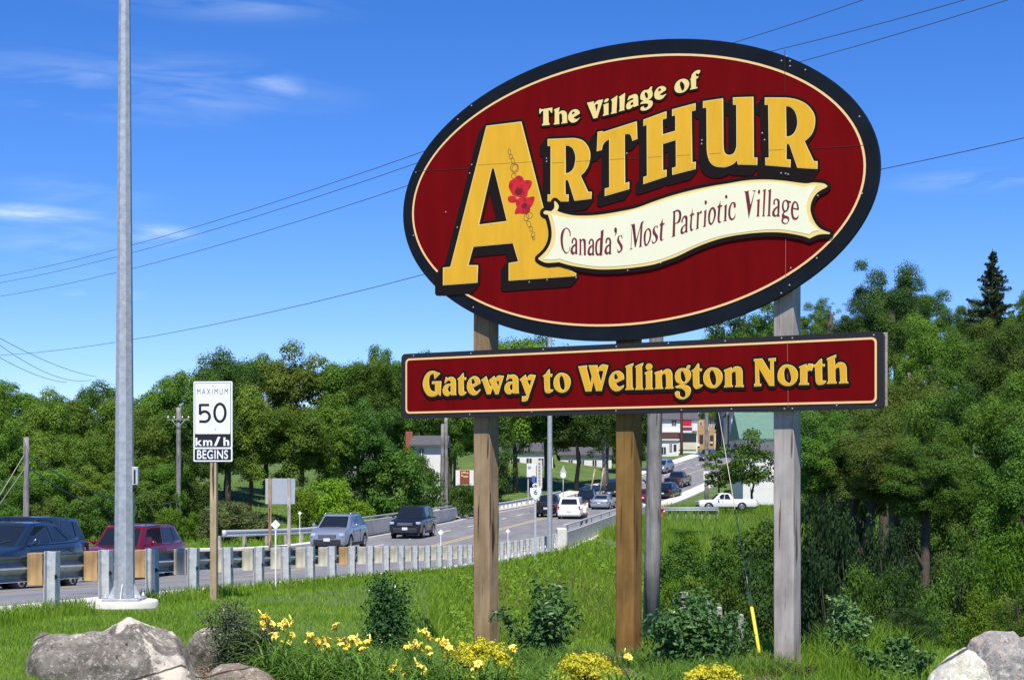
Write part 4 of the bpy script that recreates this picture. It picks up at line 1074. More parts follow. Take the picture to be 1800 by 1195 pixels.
# ------------------------------------------------------------------ speed limit sign
SB = W(374, 1040, 22.2); SB.z = gz(SB.x, SB.y)
ss = empty('speed_limit_sign', SB, (0, 0, R(-6)), label='white maximum 50 km/h begins sign on a square wooden post', cat='sign')
sc_ = 22.2 / F
ytop = EYE + (HY - 670) * sc_ - SB.z; yb1 = EYE + (HY - 786) * sc_ - SB.z; yb0 = EYE + (HY - 811) * sc_ - SB.z
wd = 70.5 * sc_
mp_ = MB(); mp_.bbox((-0.047, 0.015, -0.5), (0.047, 0.105, ytop - 0.25)); mp_.obj('post', M['pine_post'], ss, bevel=0.004)
def rr(x0, z0, x1, z1, r=0.02): return rrect(x0, z0, x1, z1, r, 4)
def plate(name, poly, y, th, mt, parent):
    q = MB(); q.prism(poly, y - th, y, axis='y'); return q.obj(name, mt, parent)
PX = lambda x: (x - 373.2) * sc_
PZ = lambda y: EYE + (HY - y) * sc_ - SB.z
pl1 = plate('sign_plate', rr(PX(338), PZ(788), PX(408.5), PZ(670)), 0.012, 0.006, M['sign_white'], ss)
plate('border_line', rr(PX(340.4), PZ(785.6), PX(405.6), PZ(672.6), 0.015), 0.0055, 0.001, M['black'], pl1)
plate('white_field', rr(PX(341.3), PZ(762.5), PX(404.7), PZ(673.4), 0.012), 0.0048, 0.0008, M['sign_white'], pl1)
pl2 = plate('tab_plate', rr(PX(338), PZ(811), PX(408.5), PZ(787.2)), 0.013, 0.006, M['sign_white'], ss)
plate('black_field', rr(PX(340.2), PZ(808.4), PX(405.8), PZ(789), 0.012), 0.0065, 0.001, M['black'], pl2)
def text(body, x0, x1, y0, y1, mt, parent, y=0.002, bold=0.0, size=1.0, name='letters', shear=0):
    """built-in font text fitted to a pixel box of the speed sign"""
    outs = []
    cu = bpy.data.curves.new(name, 'FONT'); cu.body = body; cu.offset = bold; cu.extrude = 0.0
    cu.space_character = size
    o = bpy.data.objects.new(name, cu); COL.objects.link(o)
    dg = bpy.context.evaluated_depsgraph_get(); me = bpy.data.meshes.new_from_object(o.evaluated_get(dg))
    bpy.data.objects.remove(o); bpy.data.curves.remove(cu)
    co = np.empty(len(me.vertices) * 3, np.float32); me.vertices.foreach_get('co', co); co = co.reshape(-1, 3)
    a, b = co.min(0), co.max(0)
    n = np.zeros_like(co)
    n[:, 0] = x0 + (co[:, 0] - a[0]) / (b[0] - a[0]) * (x1 - x0); n[:, 2] = y0 + (co[:, 1] - a[1]) / (b[1] - a[1]) * (y1 - y0); n[:, 1] = y
    me.vertices.foreach_set('co', n.ravel()); me.update(); me.materials.clear(); me.materials.append(mt); me.name = name
    return link(name, me, parent)
text('MAXIMUM', PX(344.8), PX(400.5), PZ(693), PZ(683.2), M['black'], pl1, 0.0035, -0.004, 1.45)
# the digits are stroked shapes like the road lettering
def stroke(pts, w, closed=False):
    n = len(pts); L, Rr = [], []
    for i in range(n):
        a = Vector(pts[i - 1] if (i > 0 or closed) else pts[0]); b = Vector(pts[(i + 1) % n] if (i < n - 1 or closed) else pts[-1]); t = (b - a).normalized()
        nn = Vector((-t.y, t.x)); p = Vector(pts[i])
        # mitre
        if 0 < i < n - 1 or closed:
            e1 = (p - Vector(pts[i - 1])).normalized(); k = min(1.6, 1 / max(0.3, nn.dot(Vector((-e1.y, e1.x)))))
        else: k = 1
        L.append(tuple(p + nn * w / 2 * k)); Rr.append(tuple(p - nn * w / 2 * k))
    return [L, Rr] if closed else [L + Rr[::-1]]
def digit(conts, name, parent, y=0.0035, mt=None):
    cs = [[(PX(a), PZ(b)) for a, b in c] for c in conts]
    me = poly_mesh(name, cs, 0, 0.0, mt or M['black'])
    me.transform(Matrix.Rotation(R(90), 4, 'X')); me.transform(Matrix.Translation((0, y, 0))); return link(name, me, parent)
five = [(366.6, 711.6), (350.0, 711.6), (350.0, 726.0)]
arc5 = [(349.2, 726.3)] + [(358.2 + 9.2 * math.cos(t), 732.0 + 9.0 * math.sin(t)) for t in [R(-145 + 10 * k) for k in range(26)]] + [(348.6, 740.6)]
digit(stroke([(366.6, 711.6), (350.0, 711.6)], 4.6), 'digit_five_bar', pl1)
digit(stroke([(350.2, 710.0), (349.9, 728.0)], 4.6), 'digit_five_stem', pl1, 0.00345)
digit(stroke(arc5, 4.8), 'digit_five_bowl', pl1, 0.0034)
digit(stroke([(386 + 9.8 * math.cos(R(12 * k)), 725.3 + 15.6 * math.sin(R(12 * k))) for k in range(30)], 4.8, True), 'digit_zero', pl1)
text('km', PX(341.8), PX(372), PZ(783.4), PZ(768.8), M['sign_white'], pl1, 0.0035, 0.028, 1.25)
text('/', PX(375), PX(387), PZ(783.4), PZ(767.4), M['sign_white'], pl1, 0.0035, 0.035)
text('h', PX(392.3), PX(402.8), PZ(783.2), PZ(768.4), M['sign_white'], pl1, 0.0035, 0.035)
text('BEGINS', PX(344.6), PX(400.4), PZ(806.4), PZ(790.6), M['sign_white'], pl2, 0.005, 0.02, 1.08)
for bx_, by_ in ((373.2, 677), (378.2, 753), (373.2, 799)):
    s_ = MB(); s_.tube([(PX(bx_), 0.003, PZ(by_)), (PX(bx_), -0.004, PZ(by_))], 0.008, 8); s_.obj('bolt_head', M['galv_dull'], ss)

# ------------------------------------------------------------------ marker posts, route marker, back of a road sign
def marker(x, yt, yb, Z, s, label, base=None, rot=0):
    b = W(x, yb, Z); b.z = min(b.z, gz(b.x, Z)); h = W(x, yt, Z).z - b.z
    o = empty('marker_post', b, (0, 0, rot), label=label, cat='road marker', group='diamond markers along the guard rail')
    p = MB(); r = 0.014 * s / 0.1; p.bbox((-r, -r * 0.6, -0.3), (r, r * 0.6, h - s)); p.obj('post', M['white'], o)
    d = MB(); d.prism([(0, h), (s, h - s), (0, h - 2 * s), (-s, h - s)], -0.012, -0.004, axis='y'); d.obj('diamond_plate', M['sign_white'], o)
marker(484.5, 913, 1040, 26.3, 0.085, 'nearest white diamond marker, in front of the guard rail')
marker(774.7, 930, 1010, 44, 0.088, 'white diamond marker left of the brown timber post')
marker(892.8, 929, 985, 55, 0.085, 'white diamond marker just right of the brown timber post')
marker(527, 898, 945, 76, 0.10, 'small white marker behind the far guard rail')
# route marker 6
b = W(941, 985, 57); b.z = gz(b.x, 57)
rm = empty('route_marker', b, label='white shield road sign with the number 6 on a thin post', cat='sign')
hz = lambda y: EYE + (HY - y) * 57 / F - b.z
k = 57 / F
p = MB(); p.bbox((-0.035, 0.0, -0.4), (0.035, 0.04, hz(872))); p.obj('post', M['galv_dull'], rm)
def XS(x): return (x - 941.5) * k
shp = [(932.2, 857), (951.5, 857), (951.5, 865), (949.5, 871), (946, 875.5), (941.8, 878.3), (937.5, 875.5), (934, 871), (932.2, 865)]
plate('shield', [(XS(a), hz(c)) for a, c in shp], -0.001, 0.012, M['sign_white'], rm)
me = poly_mesh('digit_six', [[(XS(a), hz(c)) for a, c in c_] for c_ in stroke([(943.6, 860.6), (941.0, 862.6), (939.8, 865.4), (940.2, 867.8), (942, 868.6), (944, 867.6), (944.2, 865.6), (942.6, 864.4), (940.4, 865.4)], 1.4)], 0, 0.0, M['black'])
me.transform(Matrix.Rotation(R(90), 4, 'X')); me.transform(Matrix.Translation((0, -0.016, 0))); link('digit_six', me, rm)
cr_ = MB(); 
plate('crown_plate', [(XS(a), hz(c)) for a, c in [(937, 855.6), (936.4, 851.5), (938.5, 849.6), (941.6, 848.6), (945, 849.6), (947.6, 851.5), (947, 855.6)]], -0.001, 0.012, M['sign_white'], rm)
plate('crown_mark', [(XS(a), hz(c)) for a, c in [(938.5, 854.4), (938, 851.9), (940, 853.0), (941.8, 850.6), (943.6, 853.0), (945.8, 851.9), (945.2, 854.4)]], -0.0145, 0.001, M['black'], rm)
# road sign seen from behind
Z = 72; b = W(492, 905, Z); b.z = gz(b.x, Z)
rs = empty('road_sign', b, label='road sign seen from behind, grey panel on two wooden posts', cat='sign')
k = Z / F; hz2 = lambda y: EYE + (HY - y) * k - b.z
pp = MB(); pp.bbox((-25.5 * k, 0.0, hz2(885.5)), (26.5 * k, 0.02, hz2(840.5))); pp.obj('panel', mat('aluminium_panel_back', (0.42, 0.45, 0.48), 0.5, 0.3, var=0.08, scale=2), rs)
for xx in (-17, 16.5):
    q = MB(); q.bbox((xx * k - 0.07, -0.1, -0.4), (xx * k + 0.07, -0.003, hz2(840))); q.obj('post', M['wood_grey'] if xx > 0 else M['wood_brown'], rs)
# ------------------------------------------------------------------ foliage
NR = np.random.default_rng(11)
def unit(n):
    v = NR.normal(size=(n, 3)); return v / np.linalg.norm(v, axis=1, keepdims=True)
def leaves(P, N, size, aspect=0.55, fold=0.0, jitter=0.7, svar=0.35):
    """diamond leaves at points P with preferred normals N"""
    n = len(P)
    nn = N + unit(n) * jitter; nn /= np.linalg.norm(nn, axis=1, keepdims=True)
    t = np.cross(nn, unit(n)); t /= np.linalg.norm(t, axis=1, keepdims=True) + 1e-9
    b = np.cross(nn, t)
    s = (size * (1 + svar * NR.uniform(-1, 1, n)))[:, None]
    A = P + t * s * 0.5; C = P - t * s * 0.5; B = P + b * s * aspect * 0.5 + nn * s * fold; D = P - b * s * aspect * 0.5 + nn * s * fold
    V = np.stack([A, B, C, D], 1).reshape(-1, 3)
    Fq = np.arange(4 * n).reshape(-1, 4)
    return V, Fq
def clumps_to_points(Cc, Rc, n, flat=0.8, inner=0.3, up=0.25):
    w = Rc ** 2; idx = NR.choice(len(Cc), n, p=w / w.sum())
    d = unit(n); d[:, 2] = np.where(d[:, 2] < -0.35, -d[:, 2], d[:, 2])
    rr_ = Rc[idx] * (1 - inner * NR.uniform(0, 1, n) ** 2) * (1 + 0.15 * NR.normal(size=n))
    P = Cc[idx] + d * rr_[:, None] * np.array([1, 1, flat])
    N = d + np.array([0, 0, up])
    return P, N
def tree_crown(rx, rz, nc, n, leaf, cr=(0.24, 0.4), bottom=-0.85, lumps=0.3, aspect=0.6, shell=0.55, inner=0.5, jitter=0.7):
    """crown centred at the origin: clump centres through an uneven ellipsoid"""
    u = unit(nc); rad = (shell + (1 - shell) * NR.uniform(0, 1, nc) ** 0.6)
    lump = 1 + lumps * np.sin(u[:, 0] * 4 + NR.uniform(0, 6)) * np.cos(u[:, 1] * 3.3 + u[:, 2] * 4 + NR.uniform(0, 6))
    Cc = u * (rad * lump)[:, None] * 0.8
    Cc[:, 2] = np.maximum(Cc[:, 2], bottom + 0.1 * NR.uniform(0, 1, nc))
    Rc = NR.uniform(cr[0], cr[1], nc)
    Cc *= np.array([rx, rx, rz]); Rc = Rc * rx
    P, N = clumps_to_points(Cc, Rc, n, flat=min(1.0, rz / rx * 0.9), inner=inner)
    return leaves(P, N, leaf, aspect, jitter=jitter)
GREENS = {
 'mid': ((0.044, 0.106, 0.010), (0.118, 0.220, 0.026)),
 'dark': ((0.022, 0.064, 0.013), (0.070, 0.142, 0.027)),
 'olive': ((0.060, 0.108, 0.012), (0.148, 0.218, 0.032)),
 'lush': ((0.060, 0.135, 0.012), (0.150, 0.270, 0.026)),
 'shade': ((0.016, 0.046, 0.014), (0.045, 0.100, 0.026)),  # the hollow's shade is put into this darkened leaf colour
 'bright': ((0.085, 0.180, 0.008), (0.190, 0.330, 0.018)),
 'pale': ((0.105, 0.150, 0.045), (0.215, 0.265, 0.085)),
 'blue': ((0.040, 0.075, 0.030), (0.100, 0.150, 0.060)),
 'brown': ((0.05, 0.035, 0.02), (0.09, 0.06, 0.035)),
}
LM = {k: leaf_mat('leaf_' + k, *v) for k, v in GREENS.items()}

def crown_mesh(name, mt, *a, **k):
    V, Fq = tree_crown(*a, **k); return mesh_np(name, V, Fq, [LM[mt]])
# variant -> (mesh, nominal rx, nominal rz)
LM['far_mid'] = leaf_mat('leaf_far_mid', (0.062, 0.140, 0.010), (0.150, 0.270, 0.028)); LM['far_dark'] = leaf_mat('leaf_far_dark', (0.036, 0.092, 0.012), (0.100, 0.195, 0.027)); LM['far_olive'] = leaf_mat('leaf_far_olive', (0.080, 0.140, 0.012), (0.180, 0.270, 0.032))
far = [(crown_mesh('crown', 'far_' + m, 5.0, 5.5, 80, 30000, 0.24, cr=(0.12, 0.30), inner=0.4, jitter=0.5), 5.0, 5.5) for m in ('mid', 'mid', 'dark', 'olive')]
near = [(crown_mesh('crown', m, 3.6, 4.2, 80, 68000, 0.125, cr=(0.11, 0.30), lumps=0.4, inner=0.5, jitter=0.6), 3.6, 4.2) for m in ('mid', 'dark', 'olive', 'lush')]
sparse = (crown_mesh('crown', 'olive', 3.0, 5.0, 60, 2600, 0.20, cr=(0.1, 0.2)), 3.0, 5.0)
def bush_mesh(mt, n=9000, leaf=0.11, r=1.5, h=1.3, nc=45, cr=(0.2, 0.36)):
    return (crown_mesh('foliage', mt, r, h, nc, n, leaf, cr=cr, bottom=-0.75), r, h)
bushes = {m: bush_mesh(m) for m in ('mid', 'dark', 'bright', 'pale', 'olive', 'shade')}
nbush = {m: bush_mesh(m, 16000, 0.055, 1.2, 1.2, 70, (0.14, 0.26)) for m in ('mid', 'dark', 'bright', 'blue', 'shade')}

def trunk_mesh(h, r, limbs, spread, seed, mt, lean=0.05):
    rd = random.Random(seed); m_ = MB()
    pts = [(rd.uniform(-lean, lean) * h * k / 5, rd.uniform(-lean, lean) * h * k / 5, -0.6 + (h + 0.6) * k / 5) for k in range(6)]
    m_.tube(pts, [r * (1.25 if k == 0 else 1 - 0.12 * k) for k in range(6)], 8)
    for i in range(limbs):
        k = rd.choice([2, 3, 4]); b = Vector(pts[k]); a = rd.uniform(0, 6.28); L = spread * rd.uniform(0.6, 1.1)
        p1 = b + Vector((math.cos(a) * L * 0.4, math.sin(a) * L * 0.4, L * 0.5)); p2 = p1 + Vector((math.cos(a + .3) * L * 0.5, math.sin(a + .3) * L * 0.5, L * 0.6))
        m_.tube([b, p1, p2], [r * 0.5, r * 0.32, r * 0.12], 6, caps=False)
    return m_.mesh('trunk', mt)
trunks = [trunk_mesh(8.0, 0.26, 5, 1.1, s, M['bark']) for s in range(4)]

def tree(px, Z, ytop, wpx, crown, label, group=None, base_frac=0.22, rz=None, ybot=None, name='broadleaf_tree', cat='tree', seed=None):
    """place a tree whose crown spans wpx pixels at depth Z with its top at ytop"""
    me, crx, crz = crown
    x = W(px, 0, Z).x; g0 = gz(x, Z); top = W(px, ytop, Z).z; h = top - g0
    if h < 1.5: h = 1.5
    rd = random.Random(hash((px, Z)) & 0xffff if seed is None else seed)
    wx = wpx * Z / F / 2
    hc = h * (1 - base_frac) / 2
    hc = min(hc, 1.45 * wx)
    if ybot is not None: hc = (top - W(px, ybot, Z).z) / 2
    o = empty(name, (x, Z, g0), (0, 0, rd.uniform(0, 6.28) if rz is None else rz), label=label, cat=cat, group=group)
    c = link('crown', me, o, (0, 0, h - hc))
    c.scale = (wx / crx, wx / crx * rd.uniform(0.9, 1.15), hc / crz * 0.97)
    t = link('trunk', rd.choice(trunks), o); th = (h - hc) * 1.05
    t.scale = (th / 8.0 * 0.9 + 0.1, th / 8.0 * 0.9 + 0.1, th / 8.0)
    return o
def bush(px, Z, ytop, wpx, kind, label, group=None, ybase=None, near_=False, name='shrub', hmin=0.5):
    me, br_, bh = (nbush if near_ else bushes)[kind]
    x = W(px, 0, Z).x; g0 = gz(x, Z); top = W(px, ytop, Z).z; h = max(hmin, top - g0)
    rd = random.Random(int(px * 7 + Z)); wx = wpx * Z / F / 2
    o = empty(name, (x, Z, g0), (0, 0, rd.uniform(0, 6.28)), label=label, cat='shrub', group=group)
    f_ = link('foliage', me, o, (0, 0, h * 0.46)); f_.scale = (wx / br_ * 0.95, wx / br_ * rd.uniform(.85, 1.1), h * 0.52 / bh)
    s = MB()
    for k in range(5):
        a = rd.uniform(0, 6.28); s.tube([(0, 0, -0.2), (math.cos(a) * wx * .25, math.sin(a) * wx * .25, h * .4), (math.cos(a) * wx * .5, math.sin(a) * wx * .5, h * .75)], [0.03, 0.02, 0.008], 5, caps=False)
    s.obj('stems', M['bark'], o)
    return o

def where(px, yt, v, side):
    cs = ['mid green', 'green', 'dark green', 'olive green'] if side == 'L' else ['green', 'dark green', 'olive green', 'bright green']
    if side == 'L':
        hs = [(40, 'at the left edge'), (85, 'behind the short pole with guy wires'), (150, 'left of the near lamp post'), (215, 'beside the near lamp post'), (280, 'right of the near lamp post'), (335, 'behind the crossarm pole'), (410, 'behind the speed limit sign'), (475, 'right of the speed limit sign'), (545, 'over the grey road sign panel'), (600, 'over the bright bush'), (700, 'left of the lower board')]
        vs = [(716, 'upper'), (756, 'middle-height'), (800, 'low'), (9999, 'lowest')]
    else:
        hs = [(1480, 'right beside the grey post'), (1545, 'just right of the lower board end'), (1620, 'under the tallest dark tree'), (1680, 'left of the spruce'), (1760, 'straight under the spruce'), (1825, 'at the right edge'), (9999, 'cut off by the right edge')]
        vs = [(545, 'skyline'), (600, 'upper'), (670, 'middle-height'), (745, 'low'), (9999, 'lowest')]
    h = next(t for k, t in hs if px <= k) if px <= hs[-1][0] else hs[-1][1]; w = next(t for k, t in vs if yt <= k)
    return f'{w} {cs[v]} broadleaf tree in the wood, {h}'
GL = 'trees of the wood beyond the road, left of the sign'
LL = 'one of the full green broadleaf trees crowded in the wood left of the sign'
back = [(30, 142, 672, 170, 1), (112, 130, 684, 130, 0), (172, 140, 668, 130, 2), (232, 138, 682, 120, 0), (290, 128, 664, 120, 1), (-60, 120, 650, 150, 0), (75, 112, 690, 120, 3),
        (335, 122, 634, 140, 0), (398, 124, 612, 150, 2), (468, 132, 606, 160, 0), (530, 128, 610, 150, 3), (590, 136, 640, 130, 2), (628, 126, 614, 140, 0), (684, 132, 612, 130, 1),
        (740, 140, 618, 120, 2), (790, 150, 660, 120, 0)]
BL = ['treetop at the left edge against the sky, third from the left', 'treetop left of the near lamp post against the sky', 'broad treetop just left of the near lamp post', 'treetop just right of the near lamp post', 'rounded treetop above the crossarm pole', 'leftmost treetop, cut by the left edge', 'low treetop in the dip left of the near lamp post', 'shoulder of the big tree group left of the speed limit sign', 'dark crown directly over the speed limit sign', 'highest broad crown right of the speed limit sign', 'crown right of the highest one in the left wood', 'crown in the shallow dip of the left wood skyline', 'wide crown left of the lower board', 'crown peeping over the left end of the lower board', 'crown hidden mostly by the left end of the lower board', 'crown behind the gap between the oval and the lower board at the left']
for (px, Z, yt, w, v), lb in zip(back, BL): tree(px, Z, yt, w, far[v], lb, GL, base_frac=0.1)
mid_ = [(8, 100, 742, 130, 1), (70, 104, 770, 120, 3), (128, 98, 748, 120, 0), (190, 102, 760, 130, 1), (250, 100, 722, 110, 3), (318, 104, 700, 130, 0), (378, 106, 690, 130, 2),
        (440, 108, 684, 140, 3), (512, 108, 700, 140, 0), (580, 110, 692, 130, 1), (640, 112, 700, 130, 2), (95, 92, 812, 120, 0), (165, 92, 822, 110, 3), (235, 94, 806, 110, 1), (295, 96, 800, 90, 0), (30, 90, 830, 110, 0), (340, 98, 790, 100, 2)]
for px, Z, yt, w, v in mid_: tree(px, Z, yt, w, far[v], where(px, yt, v, 'L'), GL, base_frac=0.03 if px < 360 else 0.22)
tree(402, 118, 628, 130, far[2], 'tall round dark tree right above the speed limit sign', base_frac=0.12)
tree(662, 118, 618, 110, far[0], 'bright round tree touching the left end of the lower board', base_frac=0.2)
# understorey along the far verge
bl_ = [(390, 82, 872, 110, 'pale', 'pale willowy bush left of the road sign seen from behind'), (455, 84, 890, 80, 'pale', 'pale green bush behind the left end of the far guard rail'),
       (575, 92, 826, 120, 'bright', 'bright yellow-green bush right of the road sign seen from behind'), (535, 90, 850, 70, 'bright', 'small bright bush touching the grey panel of the road sign'),
       (625, 92, 872, 80, 'bright', 'low bright bush behind the silver car'),
       (700, 112, 786, 130, 'mid', 'big rounded dark green shrub behind the black oncoming car'), (650, 112, 822, 90, 'dark', 'dark shrub left of the pair of poles, lower than the big one'),
       (745, 116, 800, 80, 'mid', 'dense green shrub right behind the pair of poles'), (805, 122, 850, 70, 'mid', 'low clipped shrub under the brown notice board'), (835, 126, 856, 60, 'mid', 'low shrub partly behind the brown timber post'),
       (345, 86, 892, 60, 'bright', 'small bright bush left of the speed sign post'), (305, 84, 884, 60, 'bright', 'small bright bush behind the rear of the red car'),
       (20, 80, 890, 80, 'mid', 'green bush above the dark blue car'), (130, 84, 872, 90, 'mid', 'green bush between the dark blue car and the red car'), (185, 84, 860, 80, 'mid', 'green bush behind the red car bonnet'), (250, 84, 850, 80, 'olive', 'olive bush above the roof of the red car'), (80, 84, 868, 70, 'olive', 'olive bush right of the short pole at the left edge')]
for px, Z, yt, w, k_, lb in bl_: bush(px, Z, yt, w, k_, lb)
# centre
GC = 'dark trees on the lawn behind the sign'
LC = 'one of the dark shade trees standing on the lawn behind the sign'
for px, Z, yt, w, v in [(850, 168, 640, 130, 2), (905, 172, 572, 160, 0), (960, 176, 588, 150, 2), (1015, 172, 640, 150, 2), (1066, 180, 640, 120, 0), (1110, 196, 640, 110, 2), (800, 160, 690, 110, 2)]:
    tree(px, Z, yt, w, far[v], {850: 'shade tree on the lawn mostly behind the brown timber post', 905: 'shade tree on the lawn whose top shows above the lower board', 960: 'shade tree on the lawn behind the distant lamp post', 1015: 'shade tree on the lawn right of the distant lamp post', 1066: 'shade tree on the lawn just left of the amber post', 1110: 'shade tree on the lawn hidden by the amber post', 800: 'shade tree on the lawn left of the brown timber post'}[px], GC, ybot=822)
bush(880, 160, 770, 70, 'dark', 'dark weeping bush just right of the brown timber post')
tree(1300, 232, 540, 150, far[2], 'large tree above the lower board between the utility pole and the grey post', base_frac=0.15)
tree(1262, 240, 572, 90, far[0], 'smaller tree left of the large one above the lower board', base_frac=0.15)
tree(1350, 215, 530, 120, far[1], 'tree mostly behind the grey timber post above the lower board', base_frac=0.15)
LF = 'one of the dark trees closing the view behind the lawn and the main street'
for px, Z, yt, w, v in [(830, 212, 690, 110, 2), (885, 216, 680, 110, 2), (940, 214, 690, 110, 2), (995, 218, 680, 110, 0), (1050, 216, 690, 110, 2), (1100, 225, 690, 90, 2), (1150, 300, 690, 80, 2),
                        (1190, 340, 660, 80, 0), (1225, 360, 670, 80, 2), (1285, 370, 660, 80, 2), (1330, 350, 650, 90, 0), (1375, 330, 640, 90, 2), (780, 205, 700, 110, 2), (730, 200, 710, 100, 0)]:
    lf = {830: 'behind the brown timber post', 885: 'right of the brown timber post, behind the white building', 940: 'left of the distant lamp post, behind the white building', 995: 'right of the distant lamp post, behind the lawn', 1050: 'left of the amber post, behind the lawn', 1100: 'behind the amber post', 1150: 'behind the grey utility pole', 1190: 'behind the white shop', 1225: 'behind the tan brick house', 1285: 'behind the grey house of the main street', 1330: 'behind the green roofed house', 1375: 'behind the grey timber post', 780: 'behind the pair of poles', 730: 'behind the big rounded shrub'}[px]
    tree(px, Z, yt, w, far[v], 'distant dark tree closing the view ' + lf, 'trees closing the view', ybot=850 if px < 1120 else 790)
tree(1258, 318, 700, 50, far[1], 'bright green tree top over the pale yellow wall at the end of the street', ybot=765)
# tree over the white pickup
tp = tree(1322, 143, 758, 120, (crown_mesh('crown', 'mid', 3.0, 3.0, 60, 5200, 0.24, cr=(0.16, 0.3)), 3.0, 3.0), 'leafy tree leaning over the white pickup left of the grey post', ybot=882)
tree(1264, 146, 788, 84, (crown_mesh('crown', 'mid', 1.6, 2.2, 30, 2600, 0.2, cr=(0.16, 0.3)), 1.6, 2.2), 'small tree left of the one over the white pickup', ybot=876)
# right wood
GR = 'trees of the wood right of the sign'
LR = 'one of the full green broadleaf trees crowded in the wood right of the sign'
tree(1556, 92, 458, 150, near[1], 'tall dark tree rising highest left of the spruce', base_frac=0.1)
tree(1597, 96, 480, 110, near[1], 'dark tree leaning against the right side of the tallest one', base_frac=0.1)
tree(1512, 96, 520, 110, near[1], 'dark tree leaning against the left side of the tallest one', base_frac=0.1)
tree(1462, 120, 520, 70, sparse, 'thin half bare tree standing against the sky right of the oval', base_frac=0.3)
tree(1432, 130, 528, 80, near[0], 'small tree against the sky just right of the grey post top', base_frac=0.2)
for px, Z, yt, w, v in [(1640, 82, 514, 110, 0), (1700, 84, 532, 100, 0), (1748, 70, 548, 110, 2), (1815, 66, 500, 110, 0), (1870, 60, 480, 150, 0), (1440, 84, 590, 100, 0),
                        (1500, 70, 566, 150, 2), (1575, 64, 560, 150, 0), (1640, 60, 556, 150, 3), (1700, 56, 590, 150, 0), (1770, 52, 575, 160, 0), (1850, 50, 550, 180, 2),
                        (1450, 60, 690, 150, 2), (1520, 54, 650, 170, 0), (1600, 50, 640, 180, 2), (1690, 46, 680, 170, 0), (1780, 42, 640, 190, 3), (1860, 40, 640, 200, 0),
                        (1460, 48, 770, 150, 0), (1535, 46, 700, 170, 2), (1625, 44, 700, 190, 0), (1720, 36, 790, 200, 3), (1810, 33, 760, 220, 0)]:
    tree(px, Z, yt, w, near[v], where(px, yt, v, 'R'), GR, base_frac=0.15 if Z > 50 else 0.28)
for px, Z, yt, w, v, yb_, lb in [(1448, 35, 720, 170, 0, 885, 'overhanging crown just right of the grey post below the lower board'), (1530, 34, 745, 180, 2, 905, 'overhanging crown shading the dark hollow right of the grey post'), (1490, 39, 760, 190, 1, 890, 'dark inner crown over the hollow behind the overhanging ones'), (1570, 38, 780, 190, 1, 900, 'dark inner crown right of the hollow behind the overhanging ones'), (1625, 33, 775, 170, 0, 925, 'overhanging crown right of the dark hollow')]:
    tree(px, Z, yt, w, near[v], lb, GR, ybot=yb_)
# spruce
def conifer(px, Z, ytop, wpx, label):
    x = W(px, 0, Z).x; g0 = gz(x, Z); h = W(px, ytop, Z).z - g0; rmax = wpx * Z / F / 2 * 1.5
    rd = random.Random(5); P, N = [], []; tb_ = MB(); tb_.tube([(0, 0, 0), (0, 0, h)], [0.25, 0.02], 7)
    z = h * 0.985
    while z > h * 0.35:
        f_ = 1 - z / h; L0 = rmax * min(1, 0.06 + f_ * 4.6)
        for k in range(rd.choice([4, 5, 6])):
            a = rd.uniform(0, 6.28); L = L0 * rd.uniform(0.55, 1.1); n_ = int(34 + L * 150)
            t = NR.uniform(0.05, 1, n_); side = NR.normal(size=n_) * 0.11 * L * (1.1 - t); dr = -0.25 * L * t + 0.22 * L * t ** 3
            ca_, sa_ = math.cos(a), math.sin(a)
            P.append(np.stack([ca_ * L * t - sa_ * side, sa_ * L * t + ca_ * side, z + dr + NR.normal(size=n_) * 0.05 - np.abs(side) * 0.5], -1)); N.append(np.tile([0, 0, 1.0], (n_, 1)))
            tb_.tube([(0, 0, z), (ca_ * L * 0.5, sa_ * L * 0.5, z - 0.1 * L), (ca_ * L, sa_ * L, z - 0.03 * L)], [0.03, 0.02, 0.006], 4, caps=False)
        z -= 0.16 + 0.30 * f_
    V, Fq = leaves(np.vstack(P), np.vstack(N), 0.15, 0.34, jitter=0.9)
    o = empty('spruce_tree', (x, Z, g0), label=label, cat='tree')
    link('crown', mesh_np('crown', V, Fq, [LM['blue']]), o); tb_.obj('trunk', M['bark'], o)
conifer(1745, 74, 437, 84, 'dark pointed spruce standing above the wood at the upper right')
# bare snag trunks and dark thicket
for px, Z, yb, yt, r, lb in [(1509, 44, 830, 792, 0.07, 'pale broken stem among the leaves right of the grey post'), (1598, 60, 690, 655, 0.09, 'pale stem high in the wood right of the lower board')]:
    b = W(px, yb, Z); t = W(px, yt, Z); m_ = MB(); m_.tube([b - b, (t - b) * .5 + Vector((.03, 0, 0)), t - b], [r, r * .9, r * .7], 7)
    setp(m_.obj('tree_stem', M['bark_grey'], None, b), label=lb, cat='tree stem')

